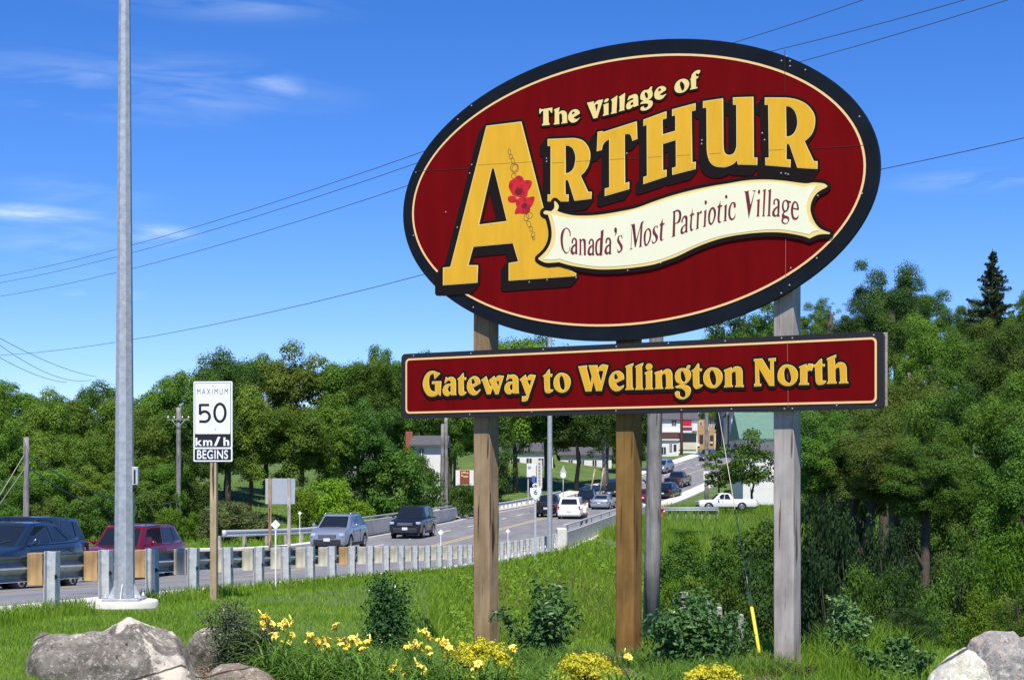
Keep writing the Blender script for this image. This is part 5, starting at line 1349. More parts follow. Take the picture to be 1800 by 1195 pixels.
# bushes in the ravine and along the bank
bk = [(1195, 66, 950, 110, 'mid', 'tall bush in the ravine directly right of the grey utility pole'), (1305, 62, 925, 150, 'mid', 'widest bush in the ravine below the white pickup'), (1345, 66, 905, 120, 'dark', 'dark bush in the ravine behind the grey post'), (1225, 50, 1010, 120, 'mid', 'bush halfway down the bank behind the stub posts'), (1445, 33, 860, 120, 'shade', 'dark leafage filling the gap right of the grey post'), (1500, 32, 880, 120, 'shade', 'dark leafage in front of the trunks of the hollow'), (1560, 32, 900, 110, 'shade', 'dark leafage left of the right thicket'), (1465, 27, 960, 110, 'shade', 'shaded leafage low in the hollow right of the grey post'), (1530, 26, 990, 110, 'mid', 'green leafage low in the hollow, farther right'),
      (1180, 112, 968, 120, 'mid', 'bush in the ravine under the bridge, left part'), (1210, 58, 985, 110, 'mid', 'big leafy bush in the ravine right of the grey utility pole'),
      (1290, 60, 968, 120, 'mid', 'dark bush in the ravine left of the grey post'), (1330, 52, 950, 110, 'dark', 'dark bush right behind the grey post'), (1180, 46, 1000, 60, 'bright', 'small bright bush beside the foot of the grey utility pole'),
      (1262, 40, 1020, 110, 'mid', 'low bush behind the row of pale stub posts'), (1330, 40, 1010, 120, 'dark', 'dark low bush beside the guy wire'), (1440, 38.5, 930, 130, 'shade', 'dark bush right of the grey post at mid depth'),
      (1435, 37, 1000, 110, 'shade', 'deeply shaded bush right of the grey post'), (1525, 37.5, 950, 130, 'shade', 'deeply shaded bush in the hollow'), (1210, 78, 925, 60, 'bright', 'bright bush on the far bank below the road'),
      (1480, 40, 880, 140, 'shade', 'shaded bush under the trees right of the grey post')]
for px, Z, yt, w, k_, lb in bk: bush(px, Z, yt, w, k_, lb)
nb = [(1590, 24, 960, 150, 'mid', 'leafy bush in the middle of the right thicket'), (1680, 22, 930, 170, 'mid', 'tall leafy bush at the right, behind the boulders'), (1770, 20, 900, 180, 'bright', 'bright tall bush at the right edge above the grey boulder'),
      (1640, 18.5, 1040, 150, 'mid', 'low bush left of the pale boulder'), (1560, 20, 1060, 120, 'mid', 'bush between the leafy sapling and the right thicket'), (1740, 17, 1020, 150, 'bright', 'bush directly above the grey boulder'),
      (1600, 16, 1120, 110, 'dark', 'dark broad-leaved bush touching the pale boulder'), (1500, 29, 1060, 120, 'shade', 'dark bush behind the leafy sapling'), (1800, 15.5, 1010, 120, 'mid', 'bush cut by the right edge above the boulder'), (1690, 28, 880, 150, 'mid', 'upper bush of the right thicket'), (1610, 36, 905, 150, 'shade', 'dark bush in the shade of the right wood'), (1545, 31, 1010, 110, 'shade', 'bush with shade-darkened leaves deep in the hollow left of the right thicket')]
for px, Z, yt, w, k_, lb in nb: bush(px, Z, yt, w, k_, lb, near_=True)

# ------------------------------------------------------------------ grass
def blades(P, h, w, lean, mt, name, label, hv=0.4, seg=False):
    n = len(P); a = NR.uniform(0, 2 * np.pi, n); hh = h * (1 + hv * NR.uniform(-1, 1, n)); ww = w * (1 + 0.3 * NR.uniform(-1, 1, n))
    d = np.stack([np.cos(a), np.sin(a), np.zeros(n)], -1); la = NR.uniform(0, 2 * np.pi, n); ll = lean * hh * NR.uniform(0, 1, n)
    L = np.stack([np.cos(la) * ll, np.sin(la) * ll, hh], -1)
    A = P - d * ww[:, None] / 2; B = P + d * ww[:, None] / 2
    if not seg:
        V = np.stack([A, B, P + L], 1).reshape(-1, 3); Fq = np.arange(3 * n).reshape(-1, 3)
        me = mesh_np(name, V, Fq, [mt])
    else:
        Mi = P + np.stack([L[:, 0] * .25, L[:, 1] * .25, hh * .6], -1); C = Mi + d * ww[:, None] * .4; D = Mi - d * ww[:, None] * .4; T = P + L * np.array([1, 1, .95])
        V = np.stack([A, B, C, D, T], 1).reshape(-1, 3); i = np.arange(n)[:, None] * 5
        Fq = np.vstack([i + [0, 1, 2, 3], np.hstack([i + 3, i + 2, i + 4, i + 4])])
        # degenerate quads are replaced by real triangles
        Ft = np.vstack([i + [0, 1, 2], i + [0, 2, 3], i + [3, 2, 4]]); me = mesh_np(name, V, Ft, [mt])
    return setp(link(name, me), label=label, cat='grass', kind='stuff')
LM['lawn'] = leaf_mat('lawn_blade', (0.135, 0.275, 0.013), (0.300, 0.460, 0.052), trans=0.4, scale=0.9, hue=0, val=0)
LM['weed'] = leaf_mat('weed_blade', (0.115, 0.235, 0.014), (0.260, 0.400, 0.040), trans=0.4, scale=0.5, hue=0, val=0)
LM['dry'] = leaf_mat('dry_blade', (0.16, 0.17, 0.05), (0.30, 0.30, 0.11), trans=0.4, scale=0.8, hue=0, val=0)
def scatter(n, z0, z1, fx, power=2.0):
    """points with density falling with depth so that blades stay about equally dense in view"""
    u = NR.uniform(0, 1, n); z = 1 / (1 / z0 + u * (1 / z1 - 1 / z0))
    lo_, hi_ = fx(z); x = lo_ + (hi_ - lo_) * NR.uniform(0, 1, n); return x, z
def mk(x, z): return np.stack([x, z, ground(x, z)], -1)
edge = lambda z: XR(z) + 1.2
x, z = scatter(340000, 11.0, 62, lambda z: (np.maximum(edge(z), -0.345 * z), np.minimum(edge(z) + 14, 0.355 * z)))
bed_back = lambda x: 15.3 + 0.25 * np.sin(x * 1.7) + 0.12 * x
keep = ~((np.hypot(x - lx.x, z - 20.3) < 0.50)) & ~((abs(x - lx.x * z / 20.3) < .42) & (z < 20.3) & (z > 19.3)) & ~((x > -2.75) & (x < 2.6) & (z < bed_back(x)) & (z > 11.2))
P = mk(x[keep], z[keep]); sc = np.clip(P[:, 1] / 14.0, 0.8, 2.6)
blades(P, 0.036 * sc ** 0.85, 0.0075 * sc, 0.9, LM['lawn'], 'lawn_grass', 'mown green lawn between the boulders and the guard rail')
# rough grass against the rail
x, z = scatter(9000, 12, 66, lambda z: (edge(z) - 0.12, edge(z) + 0.7)); k_ = ~((abs(x - lx.x * z / 20.3) < .5) & (z < 21) & (z > 18.8)); P = mk(x[k_], z[k_])
blades(P, 0.17, 0.012 * np.clip(P[:, 1] / 18, 1, 3), 0.7, LM['weed'], 'verge_grass', 'longer grass along the foot of the guard rail', seg=True)
# tall growth on the embankment right of the rail
x, z = scatter(150000, 17, 78, lambda z: (edge(z) + np.interp(z, [17, 26, 34, 72], [7.5, 3.2, 1.6, 0.8]), edge(z) + 24)); P = mk(x, z)
s_ = np.clip(P[:, 1] / 24, 0.9, 3)
blades(P, 0.34 * s_ ** 0.25, 0.014 * s_, 0.75, LM['weed'], 'bank_grass', 'tall rough grass on the embankment behind the sign', seg=True)
x, z = scatter(9000, 18, 60, lambda z: (edge(z) + np.interp(z, [17, 26, 34, 72], [8, 4, 2.5, 2]), edge(z) + 20)); P = mk(x, z)
blades(P, 0.55, 0.013 * np.clip(P[:, 1] / 24, 0.9, 3), 0.5, LM['dry'], 'dry_grass', 'pale seeding grass stalks on the embankment', seg=True)
# broad leaved weeds
n = 60000
x, z = scatter(n, 20, 76, lambda z: (edge(z) + np.interp(z, [17, 26, 34, 72], [7.5, 3.6, 2.0, 0.9]), edge(z) + 16)); P = mk(x, z)
m_ = (np.sin(x * 1.1 + 2) + np.sin(z * 0.5 + x * .4) + 0.8 * np.sin(x * 2.7 - z * 1.3)) > 0.15
P = P[m_]; P[:, 2] += NR.uniform(0.05, 0.62, len(P)) * (0.6 + 0.4 * np.sin(P[:, 0] * 1.7 + P[:, 1]))
V, Fq = leaves(P, np.tile([0, -0.25, 0.8], (len(P), 1)), 0.075 * np.clip(P[:, 1] / 24, 1, 3), 0.55)
setp(link('weeds', mesh_np('weeds', V, Fq, [LM['weed']])), label='broad-leaved weeds growing over the embankment', cat='weeds', kind='stuff')
# far bank and far verge
x, z = scatter(60000, 84, 150, lambda z: (edge(z) + 0.6, edge(z) + 34)); P = mk(x, z)
blades(P, 0.55, 0.055, 0.8, LM['weed'], 'far_bank_grass', 'grass slope below the road beyond the ravine', seg=False)
x, z = scatter(60000, 45, 175, lambda z: (np.maximum(XL(z) - 30, -0.36 * z), XL(z - 1.2) - 0.6)); x = np.minimum(x, XL(z - 1.2) - 0.6); P = mk(x, z)
blades(P, 0.22, 0.05, 0.8, LM['lawn'], 'far_verge_grass', 'mown verge and lawn beyond the road', seg=False)
# ------------------------------------------------------------------ vehicles
def paint(name, col, metal=0.35, rough=0.28):
    m = mat(name, col, rough, metal, coat=0.7, spec=0.5); return m
PT = {'blue': paint('dark_blue_car_paint', (0.020, 0.035, 0.062)), 'navy': paint('navy_car_paint', (0.012, 0.018, 0.036)), 'red': paint('dark_red_car_paint', (0.20, 0.008, 0.022)),
      'silver': paint('silver_car_paint', (0.36, 0.40, 0.45), 0.6, 0.32), 'black': paint('black_car_paint', (0.008, 0.009, 0.012)), 'white': paint('white_car_paint', (0.78, 0.78, 0.78), 0.0, 0.3),
      'grey': paint('grey_car_paint', (0.10, 0.11, 0.12)), 'gold': paint('pale_gold_car_paint', (0.34, 0.32, 0.30), 0.5)}
GLASS = mat('car_glass', (0.012, 0.016, 0.022), 0.06, 0.0, spec=0.45)
LENS = mat('headlamp_lens', (0.62, 0.65, 0.68), 0.12, 0.3, coat=1.0)
TAIL = mat('tail_lamp_red', (0.42, 0.008, 0.01), 0.2, coat=0.6)
TYRE = mat('tyre_rubber', (0.018, 0.018, 0.018), 0.85)
RIM = mat('alloy_rim', (0.50, 0.51, 0.53), 0.3, 0.7)
CLAD = mat('black_plastic', (0.022, 0.022, 0.024), 0.6)
CHROME = mat('chrome_trim', (0.62, 0.63, 0.65), 0.15, 0.9)
PLATE = mat('licence_plate', (0.62, 0.66, 0.74), 0.5)
SKIN = mat('skin', (0.42, 0.24, 0.17), 0.6)

def lerp_tab(x, tab):
    return float(np.interp(x, [t[0] for t in tab], [t[1] for t in tab]))
KINDS = {
 # length, width, height, wheel r, front axle, rear axle, belt line, greenhouse (x at windscreen foot, roof front, roof rear, rear foot), sill height, roof rails
 'suv': dict(L=4.55, W=1.83, H=1.68, r=0.36, fa=0.92, ra=3.60, top=[(0, .70), (.06, .84), (.3, .94), (1.1, 1.06), (3.4, 1.14), (4.3, 1.14), (4.55, .98)], gh=(0.98, 1.85, 3.75, 4.40), zb=.24, rails=True, nose=0.88),
 'sport_suv': dict(L=4.65, W=1.85, H=1.66, r=0.38, fa=0.95, ra=3.72, top=[(0, .72), (.06, .86), (.3, .95), (1.1, 1.07), (3.2, 1.15), (4.3, 1.20), (4.65, 1.0)], gh=(0.95, 1.95, 3.25, 4.45), zb=.24, rails=True, nose=0.84),
 'boxy': dict(L=4.60, W=1.83, H=1.76, r=0.36, fa=0.85, ra=3.50, top=[(0, .80), (.05, .96), (.25, 1.03), (1.2, 1.09), (3.4, 1.13), (4.5, 1.13), (4.6, 1.05)], gh=(1.20, 1.78, 4.10, 4.50), zb=.28, rails=True, nose=0.94),
 'van': dict(L=4.95, W=1.93, H=1.74, r=0.34, fa=0.95, ra=3.95, top=[(0, .62), (.08, .78), (.5, .95), (1.1, 1.06), (4.5, 1.08), (4.85, 1.06), (4.95, .9)], gh=(0.9, 1.95, 4.55, 4.86), zb=.2, rails=False, nose=0.85),
 'sedan': dict(L=4.6, W=1.78, H=1.42, r=0.32, fa=0.9, ra=3.6, top=[(0, .56), (.06, .68), (.4, .80), (1.25, .90), (3.6, .96), (4.45, .94), (4.6, .78)], gh=(1.25, 2.05, 3.15, 4.0), zb=.2, rails=False, nose=0.84),
 'pickup': dict(L=5.5, W=1.92, H=1.80, r=0.39, fa=0.95, ra=4.25, top=[(0, .84), (.05, 1.02), (.3, 1.08), (1.5, 1.14), (3.4, 1.16), (5.4, 1.16), (5.5, 1.10)], gh=(1.45, 2.05, 3.35, 3.55), zb=.32, rails=False, nose=0.94),
 'old_pickup': dict(L=5.1, W=1.75, H=1.55, r=0.34, fa=0.85, ra=3.75, top=[(0, .72), (.05, .84), (.3, .90), (1.3, .95), (3.0, .95), (5.0, .93), (5.1, .9)], gh=(1.25, 1.85, 2.75, 3.15), zb=.3, rails=False, nose=0.94),
}
def loft(rings, mi=0):
    n = len(rings[0]); vs = [v for r_ in rings for v in r_]; fs = []
    for i in range(len(rings) - 1):
        for k in range(n): fs.append((i * n + k, i * n + (k + 1) % n, (i + 1) * n + (k + 1) % n, (i + 1) * n + k))
    return vs, fs

def make_car(kind, pk, loc, heading, label, cat, side_clad=True, roof_box=False, group=None, name=None, plate_front=True):
    K = KINDS[kind]; L, Wd, H, r = K['L'], K['W'], K['H'], K['r']; hw = Wd / 2; P = PT[pk]
    o = empty(name or cat.replace(' ', '_'), loc, (0, 0, heading), label=label, cat=cat, group=group)
    # front of the car at local x = +L/2, length runs to -L/2
    X = lambda x: L / 2 - x
    # ---- body, lofted along its length
    st = [0, .05, .14, .35, .7, 1.1, 1.6, 2.2, 2.8, 3.3, L - .9, L - .45, L - .2, L - .07, L]
    rings = []
    for x in st:
        e = min(x, L - x); fw = hw * (K['nose'] if x < L / 2 else 0.93) ; w = fw + (hw - fw) * min(1, e / .55) ** 0.55
        if e < .05: w *= 0.95
        zt = lerp_tab(x, K['top']); zb = K['zb'] + max(0, .10 - e) * 1.2
        if e < 0.03: zb += 0.06; zt -= 0.04
        zm = zb + (zt - zb) * 0.52
        half = [(w * 0.86, zb), (w * 0.965, zb + .08), (w, zm - .06), (w * 0.998, zm + .1), (w * 0.975, zt - .10), (w * 0.93, zt - .025), (w * 0.84, zt + .004), (w * 0.4, zt + .03)]
        ring = [(X(x), y, z) for y, z in half] + [(X(x), -y, z) for y, z in half[::-1]]
        rings.append(ring)
    vs, fs = loft(rings); n = len(rings[0])
    fs.append(tuple(range(n))[::-1]); fs.append(tuple(len(vs) - n + i for i in range(n)))
    b = MB(); b.add(vs, fs, 0, True); me = b.mesh('body', P, CLAD)
    # wheel arches cut with a real opening
    cut = MB()
    for ax in (K['fa'], K['ra']):
        for s in (-1, 1):
            cut.tube([(X(ax), s * (hw - .27), r), (X(ax), s * (hw + .12), r)], r + .065, 26, mi=1)
    cme = cut.mesh('cut', P, CLAD)
    bo_ = bpy.data.objects.new('body', me); co_ = bpy.data.objects.new('cut', cme); COL.objects.link(bo_); COL.objects.link(co_)
    md = bo_.modifiers.new('b', 'BOOLEAN'); md.object = co_; md.operation = 'DIFFERENCE'; md.solver = 'EXACT'
    dg = bpy.context.evaluated_depsgraph_get(); me2 = bpy.data.meshes.new_from_object(bo_.evaluated_get(dg)); me2.name = 'body'
    bpy.data.objects.remove(bo_); bpy.data.objects.remove(co_)
    me2.shade_smooth(); me2.set_sharp_from_angle(angle=R(32))
    body = link('body', me2, o)
    # dark sill / bumper cladding
    if side_clad:
        c = MB()
        for s in (-1, 1): c.bbox((X(K['ra'] - r - .1), s * (hw - .03) - .022, K['zb'] - .02), (X(K['fa'] + r + .1), s * (hw - .03) + .022, K['zb'] + .13))
        c.obj('side_sill', CLAD, o, bevel=0.008)
    # ---- greenhouse
    xa, xb, xc, xd = K['gh']; zr = H - .035
    za, zd = lerp_tab(xa, K['top']) - .01, lerp_tab(xd, K['top']) - .01
    wb_, wt = hw * 0.915, hw * 0.735
    base = [(X(xa), wb_ * .9, za), (X(xa + .35), wb_, lerp_tab(xa + .35, K['top']) - .01), (X((xa + xd) / 2), wb_, lerp_tab((xa + xd) / 2, K['top']) - .01), (X(xd - .25), wb_ * .985, lerp_tab(xd - .25, K['top']) - .01), (X(xd), wb_ * .93, zd)]
    roofl = [(X(xb), wt * .93, zr - .03), (X(xb + .2), wt, zr - .005), (X((xb + xc) / 2), wt, zr + .01), (X(xc - .15), wt * .985, zr - .01), (X(xc), wt * .95, zr - .045)]
    g_ = MB()
    full = lambda l: l + [(p[0], -p[1], p[2]) for p in l[::-1]]
    B0, T0 = full(base), full(roofl); n = len(B0)
    g_.add(B0 + T0, [(i, (i + 1) % n, n + (i + 1) % n, n + i) for i in range(n)], 0, True)
    # crowned roof
    C0 = [(p[0] * 1.0, p[1] * 0.55, p[2] + .03) for p in T0]
    g_.add(T0 + C0, [(i, (i + 1) % n, n + (i + 1) % n, n + i) for i in range(n)], 0, True)
    g_.add(C0, [tuple(range(n))], 0, True)
    gme = g_.mesh('cabin', P); gme.set_sharp_from_angle(angle=R(28)); link('cabin', gme, o)
    # ---- glass panels, set a few millimetres proud
    def panel(name_, q, mt, off=0.006, th=0.004, inset=(0, 0)):
        q = [Vector(v) for v in q]; nn = (q[1] - q[0]).cross(q[2] - q[0]).normalized(); c0 = sum(q, Vector()) / len(q)
        if nn.dot(c0 - Vector((0, 0, H * .6))) < 0: nn = -nn
        a = [v + nn * off for v in q]; bb = [v + nn * (off - th - 0.004) for v in q]; m_ = MB(); k = len(q)
        m_.add(a + bb, [tuple(range(k)), tuple(range(2 * k - 1, k - 1, -1))] + [(i, (i + 1) % k, k + (i + 1) % k, k + i) for i in range(k)])
        return m_.obj(name_, mt, o, bevel=0.0)
    def mixp(a, b_, t): return tuple(a[i] + (b_[i] - a[i]) * t for i in range(3))
    def on(bq, tq, u0, u1, v0, v1):
        """sub rectangle of the quad between base edge bq and roof edge tq"""
        f = lambda u, v: mixp(mixp(bq[0], bq[1], u), mixp(tq[0], tq[1], u), v)
        return [f(u0, v0), f(u1, v0), f(u1, v1), f(u0, v1)]
    fb = (base[0], (base[0][0], -base[0][1], base[0][2])); ft = (roofl[0], (roofl[0][0], -roofl[0][1], roofl[0][2]))
    panel('windscreen', on(fb, ft, .05, .95, .05, .92), GLASS)
    rb_ = (base[-1], (base[-1][0], -base[-1][1], base[-1][2])); rt = (roofl[-1], (roofl[-1][0], -roofl[-1][1], roofl[-1][2]))
    panel('rear_window', on(rb_, rt, .09, .91, .16, .86), GLASS)
    for s in (1, -1):
        f3 = lambda p: (p[0], p[1] * s, p[2])
        b0, b1, b2, b3 = [f3(base[i]) for i in (0, 1, 2, 3)]; t0, t1, t2, t3 = [f3(roofl[i]) for i in (0, 1, 2, 3)]
        # front quarter + front window
        q = [mixp(mixp(b0, b1, .75), mixp(t0, t1, .5), .1), mixp(mixp(b1, b2, .92), mixp(t1, t2, .92), .1), mixp(mixp(b1, b2, .92), mixp(t1, t2, .92), .86), mixp(mixp(t0, t1, .95), mixp(b0, b1, 1), .16)]
        panel('side_window', q, GLASS, 0.012)
        q = [mixp(mixp(b2, b3, .03), mixp(t2, t3, .03), .1), mixp(mixp(b2, b3, .62), mixp(t2, t3, .62), .1), mixp(mixp(b2, b3, .62), mixp(t2, t3, .62), .86), mixp(mixp(b2, b3, .03), mixp(t2, t3, .03), .86)]
        if kind not in ('pickup', 'old_pickup'):
            panel('side_window', q, GLASS, 0.012)
            q = [mixp(mixp(b2, b3, .68), mixp(t2, t3, .68), .12), mixp(mixp(b2, b3, .98), mixp(t2, t3, .95), .18), mixp(mixp(b2, b3, .98), mixp(t2, t3, .9), .82), mixp(mixp(b2, b3, .68), mixp(t2, t3, .68), .86)]
            if kind != 'sedan': panel('side_window', q, GLASS, 0.012)
        else:
            q = [mixp(mixp(b2, b3, .03), mixp(t2, t3, .03), .1), mixp(mixp(b2, b3, .85), mixp(t2, t3, .85), .1), mixp(mixp(b2, b3, .85), mixp(t2, t3, .85), .86), mixp(mixp(b2, b3, .03), mixp(t2, t3, .03), .86)]
            panel('side_window', q, GLASS, 0.012)
        # door mirror
        m_ = MB(); mx_ = X(xa + .45); mz = lerp_tab(xa + .45, K['top']) + .09
        m_.tube([(mx_ + .08, s * (hw + .10), mz), (mx_, s * (hw + .11), mz), (mx_ - .07, s * (hw + .11), mz)], [0.05, 0.09, 0.075], 10); m_.box((mx_, s * (hw - .0), mz - .04), (.05, .16, .03))
        m_.obj('door_mirror', P if pk != 'black' else CLAD, o)
        # door seams and handles
        for xs_ in ((xa + .42, (xa + xd) / 2 + .02) if kind not in ('old_pickup',) else (xa + .3, xd - .1)):
            sm = MB(); sm.bbox((X(xs_) - .006, s * (hw - .004) - .008, K['zb'] + .16), (X(xs_) + .006, s * (hw - .004) + .008, lerp_tab(xs_, K['top']) - .13)); sm.obj('door_seam', CLAD, o)
        for xs_ in ((xa + xd) / 2 - .15, (xa + xd) / 2 + .85):
            if kind in ('pickup', 'old_pickup') and xs_ > xd - .2: continue
            dh = MB(); dh.box((X(xs_), s * (hw + .004), lerp_tab(xs_, K['top']) - .17), (.17, .035, .03)); dh.obj('door_handle', P, o, bevel=0.006)
        # lamps
        hl = MB(); hz_ = lerp_tab(.1, K['top']) - .12; hy = hw * K['nose']
        hl.box((X(.10), s * (hy - .17), hz_), (.20, .34, .15 if kind != 'sport_suv' else .12), rz=-s * 0.42); hl.obj('headlight', LENS, o, bevel=0.03)
        fg = MB(); fg.tube([(X(.12), s * (hy - .2), K['zb'] + .2), (X(.015), s * (hy - .2), K['zb'] + .2)], 0.055, 10); fg.obj('fog_lamp', LENS, o)
        tz0 = lerp_tab(L - .15, K['top']); tl_ = MB(); tl_.box((X(L - .06), s * (hw * .93 - .085), tz0 - .2), (.13, .15, .30 if kind not in ('sedan',) else .14), rz=s * 0.2); tl_.obj('tail_light', TAIL, o, bevel=0.02)
        if K['rails']:
            rl = MB(); rl.tube([(X(xb + .15), s * wt * .93, zr + .02), (X(xb + .3), s * wt * .93, zr + .075), (X(xc - .3), s * wt * .93, zr + .075), (X(xc - .12), s * wt * .93, zr + .02)], 0.018, 6); rl.obj('roof_rail', CLAD if pk != 'silver' else CHROME, o)
    # grille, bumper, plates
    zg = lerp_tab(.05, K['top']); nose_w = hw * K['nose']
    gg = MB(); gg.box((X(.03), 0, zg - .15), (.09, nose_w * 1.05, .17)); gg.obj('grille', CLAD, o, bevel=0.015)
    for dz in (-.05, 0.0, .05):
        gb = MB(); gb.box((X(-.012), 0, zg - .15 + dz), (.02, nose_w * 1.0, .018)); gb.obj('grille_bar', CHROME, o)
    lb_ = MB(); lb_.box((X(.05), 0, K['zb'] + .17), (.16, nose_w * 1.6, .26 if kind in ('suv', 'boxy', 'sport_suv') else .17)); lb_.obj('lower_bumper', CLAD, o, bevel=0.03)
    rb2 = MB(); rb2.box((X(L - .03), 0, K['zb'] + .2), (.16, hw * 1.7, .2)); rb2.obj('rear_bumper', CLAD if kind in ('suv', 'boxy') else P, o, bevel=0.03)
    if plate_front:
        pf = MB(); pf.box((X(-.045), 0, K['zb'] + .28), (.012, .30, .15)); pf.obj('licence_plate', PLATE, o)
    pr = MB(); pr.box((X(L + .055), 0, K['zb'] + .42), (.012, .30, .15)); pr.obj('licence_plate', PLATE, o)
    for s in (1, -1):
        wp = MB(); wp.tube([(X(xa + .02), s * .08, za + .03), (X(xa + .22), s * .08 + .45 * s, za + .17)], 0.009, 4, caps=False); wp.obj('wiper', CLAD, o)
    if kind in ('pickup', 'old_pickup'):
        bx0, bx1 = xd + .08, L - .08; zbed = lerp_tab(L - .5, K['top'])
        bd = MB(); bd.box((X((bx0 + bx1) / 2), 0, zbed + .032), (bx1 - bx0, Wd * .74, .02)); bd.obj('bed', CLAD, o)
        for s in (1, -1):
            br_ = MB(); br_.box((X((bx0 + bx1) / 2), s * hw * .84, zbed + .03), (bx1 - bx0 + .1, .1, .06)); br_.obj('bed_rail', P, o, bevel=0.01)
        tg = MB(); tg.box((X(bx1 + .02), 0, zbed - .2), (.07, Wd * .82, .5)); tg.obj('tailgate', P, o, bevel=0.015)
    # underbody
    ub = MB(); ub.box((0, 0, K['zb'] + .02), (L - .7, Wd * .62, .2)); ub.obj('underbody', CLAD, o)
    # wheels
    for ax in (K['fa'], K['ra']):
        for s in (1, -1):
            cx, cy = X(ax), s * (hw - .115)
            t = MB(); w_ = .105
            t.tube([(0, -w_, 0), (0, -w_ * .8, 0), (0, w_ * .8, 0), (0, w_, 0)], [r * .93, r, r, r * .93], 28)
            wh = t.obj('wheel', TYRE, o, (cx, cy, r))
            rm_ = MB(); yo = s * (w_ + .002)
            rm_.tube([(0, yo - s * .03, 0), (0, yo + s * .004, 0)], [r * .66, r * .66], 24)
            rm_.obj('rim_dish', mat_rim_dark, wh)
            sp_ = MB(); ri = r * .66
            sp_.tube([(0, yo + s * .004, 0), (0, yo + s * .02, 0)], [r * .16, r * .14], 12)
            for k in range(5):
                a = 2 * math.pi * k / 5 + .3; u_ = Vector((math.cos(a), 0, math.sin(a))); v_ = Vector((-math.sin(a), 0, math.cos(a)))
                q = [u_ * r * .1 - v_ * .045, u_ * ri * .96 - v_ * .03, u_ * ri * .96 + v_ * .03, u_ * r * .1 + v_ * .045]
                f1 = [p_ + Vector((0, yo + s * .016, 0)) for p_ in q]; f0 = [p_ + Vector((0, yo - s * .004, 0)) for p_ in q]
                sp_.add(f1 + f0, [(0, 1, 2, 3), (7, 6, 5, 4)] + [(i, (i + 1) % 4, 4 + (i + 1) % 4, 4 + i) for i in range(4)])
            n_ = 26; o_ = [(math.cos(2 * math.pi * k / n_), math.sin(2 * math.pi * k / n_)) for k in range(n_)]
            for ra_, rb2_ in ((ri * 1.02, ri * .9),):
                A_ = [(c * ra_, yo + s * .006, d * ra_) for c, d in o_]; B_ = [(c * rb2_, yo + s * .018, d * rb2_) for c, d in o_]
                sp_.add(A_ + B_, [(i, (i + 1) % n_, n_ + (i + 1) % n_, n_ + i) for i in range(n_)])
            sp_.obj('rim', RIM, wh)
    return o
mat_rim_dark = mat('rim_dark_metal', (0.05, 0.05, 0.055), 0.5, 0.5)  # dark metal of the dish behind the spokes

ROADH = math.atan2(1, .148)            # heading of the road, away from the camera
def car_at(px, Z, kind, pk, label, cat, away=False, turn=0.0, base=None, **kw):
    x = W(px, 0, Z).x
    on = bool(x < float(XR(Z)) and x > float(XL(Z)))
    z = float(surf(x, Z)) + EYE if on else gz(x, Z)
    if base is not None: z = W(px, base, Z).z
    h = ROADH + R(turn) + (0 if away else math.pi)
    c = make_car(kind, pk, (x, Z, z), h, label, cat, **kw)
    # follow the slope of the road
    e = 1.5; dzs = float(surf(x + .148 * e, Z + e)) - float(surf(x - .148 * e, Z - e)) if on else 0
    pitch = math.atan2(dzs, 2 * e * 1.01)
    c.rotation_euler = (0, -pitch if away else pitch, h)
    return c
car_at(20, 37.0, 'sport_suv', 'blue', 'dark blue sport utility car cut by the left edge, behind the first guard rail posts', 'car', base=1037)
car_at(42, 44.5, 'van', 'navy', 'dark minivan mostly hidden behind the dark blue car at the left edge', 'car', base=1012)
car_at(232, 49.5, 'boxy', 'red', 'dark red boxy sport utility vehicle behind the near lamp post', 'car', turn=-3, base=1017)
car_at(597, 73, 'suv', 'silver', 'silver compact sport utility car coming towards the camera before the bridge', 'car')
car_at(727, 86.5, 'boxy', 'black', 'black sport utility vehicle coming over the bridge', 'car')
car_at(966, 127, 'pickup', 'black', 'black pickup truck driving away, left of the white minivan', 'pickup truck', away=True)
car_at(1006, 122, 'van', 'white', 'white minivan seen from behind on the bridge', 'car', away=True)
car_at(1031, 150, 'suv', 'black', 'black car coming towards the camera behind the white minivan', 'car')
car_at(1061, 146, 'sedan', 'silver', 'silver sedan seen from behind, right of the white minivan', 'car', away=True, turn=-6)
car_at(1079, 168, 'sedan', 'navy', 'dark car coming on, half hidden by the amber timber post', 'car', turn=-8)
car_at(1166, 196, 'suv', 'silver', 'silver car coming down the hill just right of the grey utility pole', 'car', turn=-14)
car_at(1176, 165, 'suv', 'black', 'black sport utility vehicle seen from behind right of the grey utility pole', 'car', away=True, turn=-14)
car_at(1192, 178, 'pickup', 'navy', 'dark pickup seen from behind, up the hill right of the grey utility pole', 'pickup truck', away=True, turn=-14)
car_at(1244, 222, 'suv', 'grey', 'grey sport utility vehicle alone in the main street behind the slim pole', 'car', turn=-12)
car_at(1283, 262, 'sedan', 'navy', 'dark car farthest up the main street, at the right kerb', 'car', turn=-12)
car_at(1139, 158, 'sedan', 'red', 'red car glimpsed between the amber post and the grey utility pole', 'car', away=True, turn=-10)
wp_ = make_car('old_pickup', 'white', (W(1277, 0, 134).x, 134, W(1277, 897, 134).z), R(183), 'white pickup truck seen from the side under the tree left of the grey post', 'pickup truck', side_clad=False)

